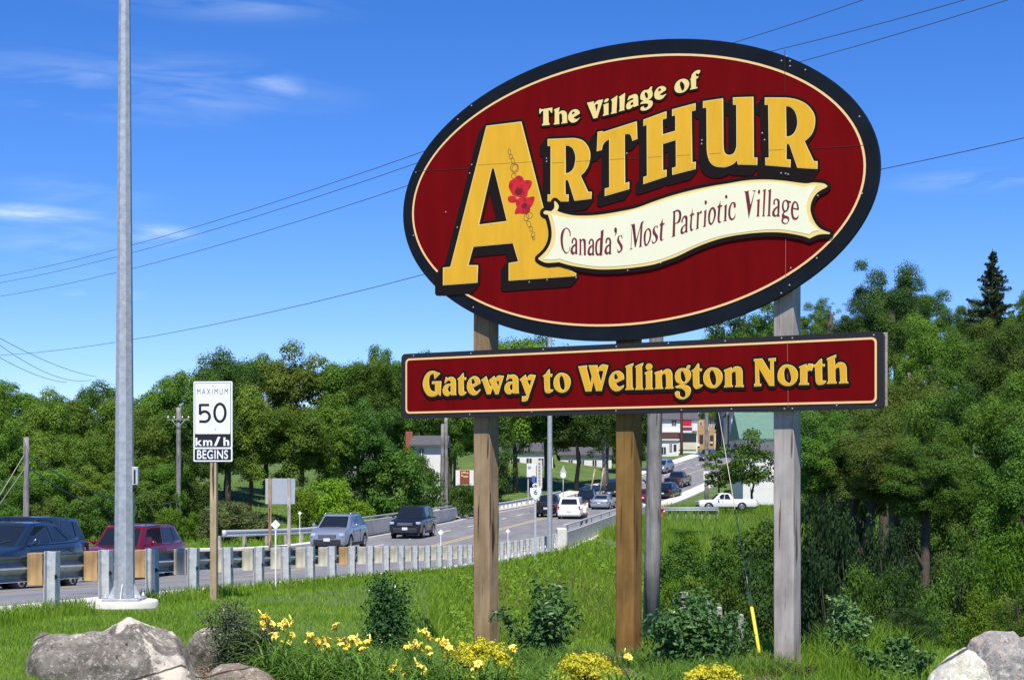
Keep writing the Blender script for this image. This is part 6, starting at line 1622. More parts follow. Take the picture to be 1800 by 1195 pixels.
# ------------------------------------------------------------------ pedestrian on the bridge
def skin_body(name, verts, edges, radii, mt, root=0, parent=None):
    me = bpy.data.meshes.new(name); me.from_pydata(verts, edges, []); ob = bpy.data.objects.new(name, me); COL.objects.link(ob)
    md = ob.modifiers.new('s', 'SKIN'); sv = me.skin_vertices[0].data
    for i, r_ in enumerate(radii): sv[i].radius = (r_, r_); sv[i].use_root = (i == root)
    ob.modifiers.new('u', 'SUBSURF').levels = 2
    dg = bpy.context.evaluated_depsgraph_get(); m2 = bpy.data.meshes.new_from_object(ob.evaluated_get(dg)); bpy.data.objects.remove(ob)
    m2.materials.clear(); m2.materials.append(mt); m2.shade_smooth(); m2.name = name; return link(name, m2, parent)
pz_ = 95.0; ppx = W(1027, 0, pz_).x
pe = empty('person', (ppx, pz_, EYE + float(roadE(pz_)) + 0.15), (0, 0, R(20)), label='person with dark hair and a white shirt walking along the bridge pavement', cat='person')
vv = [(0, 0, .93), (0, 0, 1.08), (0, 0, 1.28), (0, 0, 1.44), (0, 0, 1.53), (0, -.02, 1.66), (.09, 0, .88), (.10, -.14, .50), (.10, -.05, .09), (.10, -.20, .05), (-.09, 0, .88), (-.10, .12, .50), (-.10, .26, .14), (-.10, .14, .06),
      (.19, 0, 1.42), (.25, .06, 1.14), (.24, -.08, .92), (.24, -.12, .82), (-.19, 0, 1.42), (-.25, -.06, 1.14), (-.24, -.18, .94), (-.24, -.24, .86)]
ee = [(0, 1), (1, 2), (2, 3), (3, 4), (4, 5), (0, 6), (6, 7), (7, 8), (8, 9), (0, 10), (10, 11), (11, 12), (12, 13), (3, 14), (14, 15), (15, 16), (16, 17), (3, 18), (18, 19), (19, 20), (20, 21)]
rr_ = [.15, .135, .15, .12, .055, .095, .095, .065, .042, .035, .095, .065, .042, .035, .06, .045, .032, .036, .06, .045, .032, .036]
skin_body('body', vv, ee, rr_, SKIN, 0, pe)
skin_body('shirt', [(0, 0, .90), (0, 0, 1.08), (0, 0, 1.28), (0, 0, 1.43), (.19, 0, 1.42), (.25, .05, 1.18), (-.19, 0, 1.42), (-.25, -.05, 1.18)], [(0, 1), (1, 2), (2, 3), (3, 4), (4, 5), (3, 6), (6, 7)], [.175, .16, .175, .14, .08, .07, .08, .07], M['white'], 0, pe)
skin_body('trousers', [(0, 0, .95), (.09, 0, .86), (.10, -.14, .50), (.10, -.05, .12), (-.09, 0, .86), (-.10, .12, .50), (-.10, .25, .16)], [(0, 1), (1, 2), (2, 3), (0, 4), (4, 5), (5, 6)], [.155, .11, .08, .06, .11, .08, .06], mat('dark_trousers', (.03, .035, .05), .8), 0, pe)
hm = MB(); hm.tube([(0, .02, 1.58), (0, .03, 1.66), (0, .01, 1.74), (0, 0, 1.775)], [.085, .108, .09, .03], 12); hm.obj('hair', mat('dark_hair', (.02, .014, .01), .6), pe)
for s in (-1, 1):
    e_ = MB(); e_.tube([(s * .033, -.105, 1.665), (s * .033, -.118, 1.665)], .012, 8); e_.obj('eye', M['dark'], pe)
n_ = MB(); n_.prism([(-.012, 1.62), (.012, 1.62), (0, 1.665)], -.132, -.10, axis='y'); n_.obj('nose', SKIN, pe)

# hydrant
b = W(1163, 896, 128); b.z = gz(b.x, 128)
hy = empty('fire_hydrant', b, label='small red fire hydrant right of the foot of the grey utility pole', cat='hydrant')
h_ = MB(); h_.tube([(0, 0, 0), (0, 0, .1), (0, 0, .12), (0, 0, .62), (0, 0, .66), (0, 0, .78), (0, 0, .84), (0, 0, .92)], [.2, .2, .14, .14, .19, .17, .08, .05], 14); h_.obj('barrel', mat('hydrant_red', (.5, .02, .02), .4), hy)
for s in (-1, 1):
    c_ = MB(); c_.tube([(s * .12, 0, .5), (s * .26, 0, .5)], .075, 10); c_.obj('outlet_cap', M['white'], hy)
# ------------------------------------------------------------------ buildings and far signs
BM = {'white': mat('white_siding', (0.70, 0.70, 0.68), 0.7, var=0.06, scale=1), 'cream': mat('cream_stucco', (0.60, 0.56, 0.42), 0.8, var=0.06, scale=1), 'yellow': mat('pale_yellow_wall', (0.66, 0.60, 0.34), 0.8, var=0.06, scale=1),
      'brick': mat('tan_brick', (0.36, 0.19, 0.085), 0.85, col2=(0.50, 0.30, 0.15), scale=2.5), 'redbrick': mat('red_brick', (0.30, 0.09, 0.06), 0.85, var=0.2, scale=4),
      'grey_roof': mat('grey_shingles', (0.085, 0.085, 0.095), 0.9, var=0.2, scale=2), 'green_roof': mat('green_metal_roof', (0.10, 0.20, 0.15), 0.6, var=0.12, scale=1.5), 'dark': mat('dark_storefront', (0.03, 0.03, 0.035), 0.4),
      'brown': mat('brown_awning', (0.10, 0.045, 0.035), 0.8), 'red': mat('red_sign_panel', (0.50, 0.015, 0.03), 0.5), 'maroon': mat('maroon_band', (0.19, 0.03, 0.06), 0.6), 'pane': mat('window_pane', (0.02, 0.025, 0.03), 0.1), 'blue': mat('blue_panel', (0.06, 0.12, 0.4), 0.5),
      'grey': mat('grey_wall', (0.3, 0.3, 0.32), 0.8, var=0.1, scale=1)}
def house(x0, x1, yb, yw, Z, depth, wall, roof, label, ridge=None, cat='building', rz=0.0, gable_front=False, over=0.35, wins=(), extra=(), roofname='roof'):
    """front wall spans photo columns x0..x1 at depth Z, from row yb (foot) to yw (eaves)"""
    a, b = W(x0, yb, Z), W(x1, yw, Z); w = b.x - a.x; h = b.z - a.z; cx = (a.x + b.x) / 2
    o = empty('building', (cx, Z, a.z), (0, 0, rz), label=label, cat=cat)
    m_ = MB(); m_.bbox((-w / 2, 0, -2.5), (w / 2, depth, h)); m_.obj('wall', BM[wall], o)
    if roof:
        rh = (ridge - yw) * -Z / F
        r_ = MB(); e = over
        if gable_front:
            P = [(-w / 2 - e, h - .05), (0, h + rh), (w / 2 + e, h - .05), (w / 2 + e, h - .2), (-w / 2 - e, h - .2)]
            r_.prism(P, -e, depth + e, axis='y')
        else:
            P = [(-e, h - .05), (depth / 2, h + rh), (depth + e, h - .05), (depth + e, h - .2), (-e, h - .2)]
            r_.prism(P, -w / 2 - e, w / 2 + e, axis='x')
        r_.obj(roofname, BM[roof], o)
    k = Z / F
    for (u0, v0, u1, v1) in wins:      # px boxes left, top, right, bottom
        A, B = ((u0 - (x0 + x1) / 2) * k, (yb - v1) * k), ((u1 - (x0 + x1) / 2) * k, (yb - v0) * k)
        f_ = MB(); f_.bbox((A[0] - .08, -0.06, A[1] - .08), (B[0] + .08, -0.003, B[1] + .08)); fo = f_.obj('window', M['white'] if wall != 'white' else BM['grey'], o)
        p_ = MB(); p_.bbox((A[0], -0.075, A[1]), (B[0], -0.062, B[1])); p_.obj('pane', BM['pane'], fo)
        c_ = MB(); c_.bbox(((A[0] + B[0]) / 2 - .03, -0.09, A[1]), ((A[0] + B[0]) / 2 + .03, -0.077, B[1])); c_.obj('glazing_bar', M['white'], fo)
    for (nm, mt, u0, v0, u1, v1, out) in extra:
        A, B = ((u0 - (x0 + x1) / 2) * k, (yb - v1) * k), ((u1 - (x0 + x1) / 2) * k, (yb - v0) * k)
        q = MB(); q.bbox((A[0], -0.004 - out, A[1]), (B[0], -0.004, B[1])); q.obj(nm, BM.get(mt) or M[mt], o)
    return o
house(1150, 1226, 800, 736, 262, 14, 'white', 'grey_roof', 'white shop with a grey roof and a bright red sign in the main street', ridge=712,
      wins=[(1181.5, 738.5, 1188, 747)],
      extra=[('sign_panel', 'red', 1198.5, 738, 1215, 748.5, .25), ('sign_stripe', 'white', 1198.5, 749, 1215, 750.6, .25), ('fascia_band', 'maroon', 1198.5, 751, 1222, 756.5, .2),
             ('balcony_rail', 'white', 1216, 745, 1225, 757, .5), ('awning', 'brown', 1160, 760, 1191, 773, 1.6), ('storefront', 'dark', 1191.5, 762.5, 1224, 777, .1), ('stall_riser', 'cream', 1191.5, 777.3, 1224, 790, .15), ('fascia', 'white', 1160, 757, 1225, 760, .3)])
house(1150, 1193, 806, 773, 242, 7, 'white', None, 'small low white building right behind the grey utility pole', wins=[(1163, 786, 1170, 797), (1177.5, 779, 1180.5, 785), (1177.5, 788, 1180.5, 793)],
      extra=[('door', 'dark', 1184, 781, 1189, 793, .05), ('coping', 'white', 1149, 771.5, 1194, 773.5, .3)])
house(1224, 1256, 787, 737, 292, 12, 'brick', None, 'narrow tan brick house beside the white shop in the main street', wins=[(1230, 741, 1234, 748), (1243, 740, 1246, 750), (1251, 741, 1254.5, 750)],
      extra=[('cornice', 'dark', 1241, 733, 1257, 737.5, .5), ('doorway', 'dark', 1229.5, 764, 1236, 779, .1), ('doorway', 'dark', 1248, 765, 1254, 779, .1), ('quoin', 'white', 1243.5, 751, 1246, 757, .1), ('shop_sign', 'yellow', 1248, 776, 1253, 779, .3), ('stall_riser', 'white', 1225, 779.5, 1230, 784, .2)])
house(1255.5, 1270, 789, 757, 300, 8, 'yellow', None, 'pale yellow blank wall at the end of the main street', extra=[('coping', 'white', 1255, 756, 1270.5, 757.5, .2), ('door', 'cream', 1258, 772, 1261, 788, .05)])
house(1272, 1285, 790, 716, 296, 10, 'grey', 'grey_roof', 'tall dark grey house on the right side of the main street', ridge=700, gable_front=True, wins=[(1275, 730, 1278, 738), (1280, 730, 1283, 738)], extra=[('porch_column', 'white', 1272.5, 768, 1274, 789, .6), ('porch_column', 'white', 1279, 768, 1280.6, 789, .6)])
house(1286, 1304, 790, 728, 262, 10, 'white', 'grey_roof', 'white house with a dark roof left of the green roofed one', ridge=705, gable_front=True, wins=[(1289, 742, 1292.5, 750), (1296, 742, 1299.5, 750), (1289, 765, 1292.5, 775)])
gh_ = house(1302, 1372, 806, 769.5, 192, 9, 'cream', 'green_roof', 'house with a large green metal roof left of the grey post', ridge=722, over=0.2, wins=[(1312, 776, 1320, 786)])
house(1306, 1372, 886, 792, 156, 8, 'white', 'grey_roof', 'white house wall seen through the tree over the white pickup', ridge=776, over=0.2, wins=[(1318, 815, 1326, 835)])
house(728, 779, 850, 780, 127, 6, 'white', 'grey_roof', 'white house with a grey roof glimpsed behind the pair of poles', ridge=764, over=0.4, wins=[(738, 790, 744, 802)])
house(713, 725, 800, 758, 129, 1.2, 'redbrick', None, 'red brick chimney stack glimpsed left of the white house')
house(590, 660, 862, 806, 168, 9, 'white', 'grey_roof', 'white house hidden among trees right of the road sign', ridge=792, wins=[(600, 820, 608, 834), (640, 820, 648, 834)])
house(872, 972, 838, 792, 196, 12, 'white', 'grey_roof', 'long white building behind the dark trees on the lawn', ridge=776, wins=[(884, 806, 892, 818), (905, 806, 913, 818), (926, 806, 934, 818), (947, 806, 955, 818)])
house(985, 1075, 838, 798, 205, 12, 'white', 'grey_roof', 'white house behind the tree trunks left of the amber post', ridge=784, wins=[(1000, 808, 1006, 818), (1020, 808, 1026, 818), (1042, 808, 1048, 818)])

def billboard(name, x0, x1, yt, yb, yf, Z, label, cat='sign', legs=(0.15, 0.85), mt='white'):
    k = Z / F; b = W((x0 + x1) / 2, yf, Z); b.z = min(b.z, gz(b.x, Z)); o = empty(name, b, label=label, cat=cat)
    H = lambda y: EYE + (HY - y) * k - b.z; w = (x1 - x0) * k
    p_ = MB(); p_.bbox((-w / 2, -.05, H(yb)), (w / 2, .05, H(yt))); p_.obj('panel', BM.get(mt) or M[mt], o)
    for t in legs:
        q = MB(); q.bbox((-w / 2 + w * t - .06, .055, -.4), (-w / 2 + w * t + .06, .17, H(yt) - .1)); q.obj('post', M['wood_grey'], o)
    return o, (lambda x: (x - (x0 + x1) / 2) * k), H
o, XX, HH = billboard('notice_board', 801, 834, 826, 853, 862, 130, 'white and brown notice board left of the brown timber post')
def pl(o, nm, mt, x0, y0, x1, y1, out, XX, HH):
    q = MB(); q.bbox((XX(x0), -.052 - out, HH(y1)), (XX(x1), -.052, HH(y0))); return q.obj(nm, mt, o)
pl(o, 'brown_field', mat('board_brown', (.20, .055, .02), .6), 808.5, 826.5, 825.5, 850.5, .02, XX, HH)
for (x0, y0, x1, y1) in ((811, 829, 813, 832.5), (814, 828.5, 819, 831.5), (820, 830, 823.5, 832.5), (810.5, 834.5, 814, 837), (814.5, 836, 823, 838.5)):
    pl(o, 'painted_stroke', mat('board_orange', (.75, .45, .2), .6), x0, y0, x1, y1, .03, XX, HH)
o, XX, HH = billboard('sign_tower', 943.5, 953, 809, 858, 862, 138, 'tall narrow pale sign above the number 6 route marker', mt='concrete_pale')
for y in range(812, 850, 6): pl(o, 'letter_square', BM['grey'], 946.2, y, 950.2, y + 3.8, .03, XX, HH)
o, XX, HH = billboard('sign_board', 926, 942, 814, 838, 858, 136, 'white signboards with a blue panel left of the tall narrow sign')
pl(o, 'dark_field', M['dark'], 931, 838.5, 941, 846, .02, XX, HH); pl(o, 'blue_panel', BM['blue'], 935, 836, 941, 848, .06, XX, HH); pl(o, 'grey_field', BM['grey'], 928, 819, 933, 823, .03, XX, HH)
k = 165 / F
for x, yt, yb, lean, lb in ((990, 818, 872, 0, 'small round sign on a thin post right of the second lamp post'),):
    b = W(x, yb, 150); b.z = gz(b.x, 150); o = empty('road_sign', b, label=lb, cat='sign'); h = W(x, yt, 150).z - b.z
    q = MB(); q.tube([(0, 0, -.3), (0, 0, h)], .045, 6); q.obj('post', M['galv_dull'], o); q = MB(); q.prism([(-.35, h - .75), (.35, h - .75), (0, h)], -.06, -.046, axis='y'); q.obj('triangle_plate', M['galv_dull'], o)
    q = MB(); q.tube([(0, -.08, h - .95), (0, -.06, h - .95)], .28, 16); q.obj('round_plate', M['sign_white'], o)
for x, yt, yb, ln, lb in ((1036, 824, 856, .6, 'left one of two leaning pale stakes on the lawn'), (1053, 822, 852, .5, 'right one of two leaning pale stakes on the lawn')):
    b = W(x, yb, 168); b.z = min(b.z, gz(b.x, 168)); h = W(x, yt, 168).z - b.z; q = MB(); q.tube([(0, 0, -.3), (ln, 0, h)], .09, 6); setp(q.obj('stake', M['pine_post'], None, b), label=lb, cat='stake', group='leaning stakes on the lawn')
# small white sign on the slim street pole
b = W(1242, 835, 149.7); q = MB(); q.bbox((-.30, -.03, -.45), (.34, 0, .4)); o = setp(q.obj('small_sign', M['sign_white'], None, b), label='small white sign with a dark arrow mark fixed to the slim street pole', cat='sign')
q = MB(); q.prism([(-.16, .2), (.18, .2), (.02, -.2)], -.045, -.032, axis='y'); q.obj('arrow_mark', BM['grey'], o)
# guard rail in front of the white pickup
g_ = empty('guard_rail', (W(1160, 0, 129).x, 129, gz(W(1160, 0, 129).x, 129)), label='short guard rail in front of the white pickup', cat='guard rail'); O2 = Vector(g_.location)
xs = np.linspace(W(1164, 0, 129).x, W(1262, 0, 129).x, 8)
V = []; 
q = MB()
for i, x in enumerate(xs):
    pq = MB(); pq.bbox((-.07, .1, -1.2), (.07, .24, .62)); pq.obj('post', M['block_pale'], g_, Vector((x, 129, EYE + 129 * (HY - 905) / F)) - O2)
zr_ = EYE + 129 * (HY - 894.5) / F
for dz_ in (-.09, .09): q.tube([Vector((xs[0], 129 - .02, zr_ + dz_)) - O2, Vector((xs[-1], 129 - .02, zr_ + dz_)) - O2], .07, 6)
q.bbox((0, 0, zr_ - .14 - O2.z), (xs[-1] - O2.x, .03, zr_ + .14 - O2.z)); q.obj('rail_beam', M['galv_dull'], g_)
# ------------------------------------------------------------------ boulders
from mathutils import noise as mnoise
def rockmat(name, c1, c2, c3, pale=(0.62, 0.57, 0.47), thr=(0.60, 0.64), scale=1.0, seed=0):
    m = bpy.data.materials.new(name); m.use_nodes = True; n, l = m.node_tree.nodes, m.node_tree.links; p = n['Principled BSDF']
    p.inputs['Roughness'].default_value = 0.9; p.inputs['Specular IOR Level'].default_value = 0.2
    tc = n.new('ShaderNodeTexCoord'); mp_ = n.new('ShaderNodeMapping'); mp_.inputs['Location'].default_value = (seed, seed * .7, seed * .3); l.new(tc.outputs['Object'], mp_.inputs['Vector'])
    def nz(s, d=8, r=.65, dist=0.0, st=None):
        t = n.new('ShaderNodeTexNoise'); t.inputs['Scale'].default_value = s * scale; t.inputs['Detail'].default_value = d; t.inputs['Roughness'].default_value = r; t.inputs['Distortion'].default_value = dist
        l.new(mp_.outputs[0], t.inputs['Vector']); return t.outputs['Fac']
    def rng(src, a, b, lo=0, hi=1):
        q = n.new('ShaderNodeMapRange'); q.inputs['From Min'].default_value = a; q.inputs['From Max'].default_value = b; q.inputs['To Min'].default_value = lo; q.inputs['To Max'].default_value = hi; l.new(src, q.inputs['Value']); return q.outputs[0]
    def mix(f, a, b):
        q = n.new('ShaderNodeMixRGB'); l.new(f, q.inputs['Fac'])
        for k_, v in (('Color1', a), ('Color2', b)):
            if isinstance(v, tuple): q.inputs[k_].default_value = (*v, 1)
            else: l.new(v, q.inputs[k_])
        return q.outputs[0]
    a = mix(rng(nz(3.2), .38, .62), c1, c2); a = mix(rng(nz(11), .5, .62), a, c3); a = mix(rng(nz(17, 8, .8), .52, .60), a, tuple(v * 1.5 for v in c2)); a = mix(rng(nz(13, 8, .8), .42, .36), a, tuple(v * .5 for v in c1))
    a = mix(rng(nz(1.9, 9, .62, .6), thr[0], thr[1]), a, pale)                        # lichen and quartz veins
    a = mix(rng(nz(38, 4), .64, .70), a, (0.55, 0.52, 0.44)); a = mix(rng(nz(24, 5), .30, .36, 1, 0), a, (0.04, 0.036, 0.03))
    wv = n.new('ShaderNodeTexWave'); wv.wave_type = 'BANDS'; wv.bands_direction = 'DIAGONAL'; wv.inputs['Scale'].default_value = .55 * scale; wv.inputs['Distortion'].default_value = 2.2; wv.inputs['Detail'].default_value = 4; wv.inputs['Detail Scale'].default_value = 1.2
    mpw = n.new('ShaderNodeMapping'); mpw.inputs['Rotation'].default_value = (0, R(75), R(20)); l.new(mp_.outputs[0], mpw.inputs['Vector']); l.new(mpw.outputs[0], wv.inputs['Vector'])
    a = mix(rng(wv.outputs['Fac'], .9965, .9995, 0, .9), a, (0.03, 0.026, 0.02))
    q3 = n.new('ShaderNodeMath'); q3.operation = 'SUBTRACT'; q3.inputs[1].default_value = .56; l.new(nz(1.9, 7, .6, .9), q3.inputs[0])
    q4 = n.new('ShaderNodeMath'); q4.operation = 'ABSOLUTE'; l.new(q3.outputs[0], q4.inputs[0])
    l.new(a, p.inputs['Base Color'])
    b = n.new('ShaderNodeBump'); b.inputs['Strength'].default_value = 1.0; b.inputs['Distance'].default_value = .035; l.new(nz(9, 12, .75), b.inputs['Height']); l.new(b.outputs[0], p.inputs['Normal'])
    return m
def boulder(Z, prof, depth, mt, label, seed=0, rough=0.05, zbase=None, sub=6, name='boulder'):
    """prof: photo silhouette points left to right of the top edge"""
    xs_ = [W(x, 0, Z).x for x, y in prof]; hs = [W(x, y, Z).z for x, y in prof]; x0, x1 = xs_[0], xs_[-1]; cx = (x0 + x1) / 2; hw = (x1 - x0) / 2
    g0 = gz(cx, Z) if zbase is None else zbase; zc = g0 - .12
    bm = bmesh.new(); bmesh.ops.create_icosphere(bm, subdivisions=sub, radius=1.0)
    rdp = random.Random(seed * 13 + 1); planes = []
    for _ in range(22):
        nv = Vector((rdp.gauss(0, 1), rdp.gauss(-.4, 1), rdp.gauss(.35, .8))).normalized(); planes.append((nv, rdp.uniform(.90, 1.02)))
    for v in bm.verts:
        x, y, z = v.co; rho = math.sqrt(max(1e-9, 1 - x * x)); s_, c_ = y / rho, z / rho
        pw = lambda t, e: math.copysign(abs(t) ** e, t)
        xx = pw(x, 0.85); ht = float(np.interp(cx + xx * hw, xs_, hs)) - zc
        lim = (1 - abs(x) ** 4) ** .45
        X_, Y_, Z_ = xx * hw, pw(s_, .75) * depth * lim, pw(c_, .72) * (ht if c_ > 0 else .25) * (0.15 + .85 * min(1, lim * 1.5))
        q = Vector((X_ * 1.6 + seed * 3.1, Y_ * 1.6, Z_ * 1.6))
        f = mnoise.fractal(q, .9, 2.1, 7) * rough; cell = mnoise.cell(q * 1.1 + Vector((.3, .2, .1))) * rough * .0
        rid = (0.5 - abs(mnoise.noise(q * 1.3 + Vector((5, 1, 2))))) * rough * 1.1
        s3 = Vector((hw, depth, max(.12, ht))); pn = Vector((X_ / s3.x, Y_ / s3.y, Z_ / s3.z))
        for nv, dd_ in planes:
            k_ = pn.dot(nv) - dd_
            if k_ > 0: pn -= nv * k_ * .75
        X_, Y_ = X_ * .75 + .25 * pn.x * s3.x, pn.y * s3.y; Z_ = Z_ * .92 + pn.z * s3.z * .08
        dv = Vector((X_ / hw * .4, Y_ / depth, Z_ / max(.1, ht))).normalized()
        v.co = Vector((X_, Y_, Z_)) + dv * (f + rid - rough * .45) 
    me = bpy.data.meshes.new(name); bm.to_mesh(me); bm.free(); me.shade_smooth(); me.materials.append(mt)
    o = link(name, me, None, (cx, Z, zc)); return setp(o, label=label, cat='boulder')
RK1 = rockmat('grey_brown_rock', (0.105, 0.095, 0.080), (0.27, 0.25, 0.215), (0.17, 0.155, 0.13), thr=(0.54, 0.565), seed=3.1)
RK2 = rockmat('brown_rock', (0.17, 0.13, 0.10), (0.30, 0.25, 0.20), (0.22, 0.18, 0.14), thr=(0.66, 0.72), seed=5)
RK3 = rockmat('cream_rock', (0.62, 0.58, 0.46), (0.74, 0.71, 0.61), (0.68, 0.62, 0.50), pale=(0.72, .66, .5), seed=9)
RK4 = rockmat('grey_speckled_rock', (0.19, 0.19, 0.185), (0.33, 0.31, 0.285), (0.40, 0.33, 0.29), pale=(0.46, 0.38, 0.33), thr=(0.5, 0.6), seed=12)
boulder(12.55, [(38, 1200), (42, 1150), (52, 1133), (98, 1113), (135, 1107), (185, 1106), (213, 1094), (240, 1091), (272, 1098), (310, 1112), (330, 1137), (345, 1165), (372, 1200)], 0.42, RK1, 'largest boulder, grey with white veins, at the lower left', seed=1, rough=.11)
boulder(13.7, [(308, 1180), (316, 1150), (325, 1120), (345, 1104), (378, 1100), (410, 1116), (440, 1180)], 0.3, RK1, 'smaller grey boulder half hidden by the dark shrub at the lower left', seed=2, rough=.09)
boulder(12.1, [(352, 1215), (362, 1190), (385, 1172), (420, 1164), (452, 1170), (475, 1184), (500, 1215)], 0.3, RK2, 'low brown boulder at the bottom edge beside the largest one', seed=3, rough=.07)
boulder(11.9, [(1612, 1240), (1640, 1188), (1662, 1160), (1690, 1138), (1703, 1146), (1726, 1160), (1738, 1185), (1752, 1240)], 0.35, RK3, 'cream white boulder at the lower right', seed=4, rough=.06)
boulder(12.7, [(1690, 1200), (1696, 1140), (1706, 1120), (1735, 1109), (1775, 1107), (1792, 1118), (1830, 1112), (1868, 1140), (1880, 1200)], 0.45, RK4, 'grey speckled boulder behind the cream white one at the lower right', seed=5, rough=.08)
boulder(13.4, [(462, 1200), (470, 1172), (492, 1160), (520, 1172), (535, 1200)], .16, RK1, 'small grey stone among the lily leaves', seed=6, rough=.03, sub=4)

# ------------------------------------------------------------------ planting bed
zz = np.linspace(11.0, 15.5, 30); xx = np.linspace(-2.75, 2.6, 30); Xg, Zg = np.meshgrid(xx, zz, indexing='ij')
Zg = 11.0 + (Zg - 11.0) / 4.5 * (bed_back(Xg) - 11.0)
V, Fq = strip_grid(Xg, Zg, ground(Xg, Zg) + 0.02 + 0.015 * _n(Xg, Zg, 6))
mul_ = mat('bark_mulch', (0.07, 0.042, 0.028), 0.95, col2=(0.17, 0.105, 0.075), scale=24, bump=.8, bscale=60)
setp(link('flower_bed', mesh_np('flower_bed', V, Fq[:, ::-1], [mul_], smooth=True)), kind='structure')
n = 9000; x = NR.uniform(-2.7, 2.55, n); z = 11.2 + NR.uniform(0, 1, n) * (bed_back(x) - 11.25); P = np.stack([x, z, ground(x, z) + .035], -1)
V, Fq = leaves(P, np.tile([0, 0, 1.0], (n, 1)), 0.04, .45, jitter=.6)
setp(link('bark_chips', mesh_np('bark_chips', V, Fq, [mat('bark_chip', (0.14, .075, .045), .9, col2=(.30, .21, .15), scale=30)])), label='reddish bark chips spread over the planting bed', cat='mulch', kind='stuff')

def leafy(px, Z, ytop, wpx, label, mtn, n, leaf, aspect=.5, cat='shrub', name='shrub', ybase=None, shape='round', nc=60, stems=9, droop=0.0, cr=(.12, .24), dome=False, widen=1.3):
    x = W(px, 0, Z).x; g0 = gz(x, Z) if ybase is None else W(px, ybase, Z).z; h = W(px, ytop, Z).z - g0; wx = wpx * Z / F / 2 * widen; rd = random.Random(int(px))
    o = empty(name, (x, Z, g0), label=label, cat=cat); s_ = MB(); Cc, Rc = [], []
    for k in range(stems):
        a = rd.uniform(0, 6.28); sp_ = (rd.uniform(.15, 1) if k else 0) * (0.75 if shape == 'upright' else 1); hh = h * (1 - .35 * sp_ * sp_) * rd.uniform(.82, 1.0) * (1 if k else 1)
        if k == 0: hh = h * .96
        tip = Vector((math.cos(a) * wx * sp_, math.sin(a) * wx * sp_, hh)); m1 = Vector((tip.x * .45, tip.y * .45, hh * .5))
        s_.tube([(tip.x * .1, tip.y * .1, -.05), m1, tip], [.012, .008, .003], 5, caps=False)
        for t in np.linspace(.12 if shape != 'tree' else .3, 1, max(4, nc // stems)):
            p = m1 * (2 * t) if t < .5 else m1.lerp(tip, 2 * t - 1); Cc.append([p.x, p.y, p.z]); Rc.append(wx * rd.uniform(*cr) * (1.25 - .6 * t) * 1.6)
    if dome:
        u = unit(nc); u[:, 2] = np.abs(u[:, 2]); q_ = NR.uniform(.55, 1, (nc, 1)) ** .5; Cc = (u * q_ * np.array([wx, wx, h]) * .86).tolist(); Rc = (NR.uniform(*cr, nc) * wx).tolist()
    Cc, Rc = np.array(Cc), np.array(Rc); P, N = clumps_to_points(Cc, Rc, n, flat=.9, inner=.9); P[:, 2] = np.maximum(P[:, 2], .01)
    P[:, 2] -= droop * NR.uniform(0, 1, len(P)) * leaf; V, Fq = leaves(P, N, leaf, aspect, fold=.08, jitter=.75)
    link('foliage', mesh_np('foliage', V, Fq, [mtn]), o); s_.obj('stems', M['bark'], o); return o
LM['box'] = leaf_mat('leaf_small_dark', (0.045, 0.070, 0.030), (0.12, 0.15, 0.075), trans=.15, rough=.35, hue=0, val=0, scale=4)
LM['holly'] = leaf_mat('leaf_glossy_green', (0.020, 0.070, 0.018), (0.075, 0.170, 0.035), trans=.2, rough=.25, hue=0, val=0, scale=3)
LM['rose'] = leaf_mat('leaf_mid_green', (0.032, 0.095, 0.028), (0.125, 0.240, 0.060), trans=.25, rough=.35, hue=0, val=0, scale=3)
LM['spirea'] = leaf_mat('leaf_golden', (0.38, 0.40, 0.020), (0.80, 0.72, 0.06), trans=.3, hue=0, val=0, scale=5)
LM['lily'] = leaf_mat('lily_leaf', (0.070, 0.165, 0.020), (0.185, 0.330, 0.055), trans=.3, hue=0, val=0, scale=3)
leafy(415, 13.1, 1060, 112, 'dense dark small-leaved shrub behind the boulders at the lower left', LM['box'], 15000, .026, stems=14, nc=120, cr=(.18, .36), widen=1.3)
leafy(682, 15.3, 1020, 78, 'upright glossy green shrub standing alone on the lawn edge', LM['holly'], 5200, .042, shape='upright', stems=8, nc=90, ybase=1150, cr=(.3, .55), widen=1.35)
leafy(948, 15.2, 1030, 118, 'dark green leafy shrub between the brown and the amber post', LM['rose'], 4200, .064, stems=11, nc=80, ybase=1172, widen=1.2, cr=(.18, .34))
leafy(1208, 14.3, 1050, 175, 'widest dark green shrub, between the amber and the grey post', LM['rose'], 8500, .062, stems=15, nc=110, ybase=1200, widen=1.2, cr=(.16, .3))
leafy(1292, 14.9, 1075, 60, 'low side shoot of green leaves right of the widest shrub', LM['rose'], 900, .055, stems=5, nc=30, ybase=1190)
LM['sapling'] = leaf_mat('leaf_pale_sapling', (0.060, 0.150, 0.045), (0.200, 0.340, 0.110), trans=.3, rough=.4, hue=0, val=0, scale=3)
leafy(1468, 14.6, 1050, 125, 'leafy sapling with pale drooping leaves right of the grey post', LM['sapling'], 4200, .062, aspect=.42, stems=9, nc=80, droop=.5, ybase=1200, cr=(.1, .18))
leafy(1390, 13.7, 1168, 95, 'dark reddish weed at the foot of the grey post', leaf_mat('leaf_reddish', (.05, .045, .02), (.13, .11, .045), hue=0, val=0, scale=5), 1500, .028, stems=10, nc=60, ybase=1200)
leafy(1580, 13.6, 1125, 120, 'broad-leaved green bush left of the cream white boulder', LM['rose'], 4200, .055, stems=11, nc=90, ybase=1215)
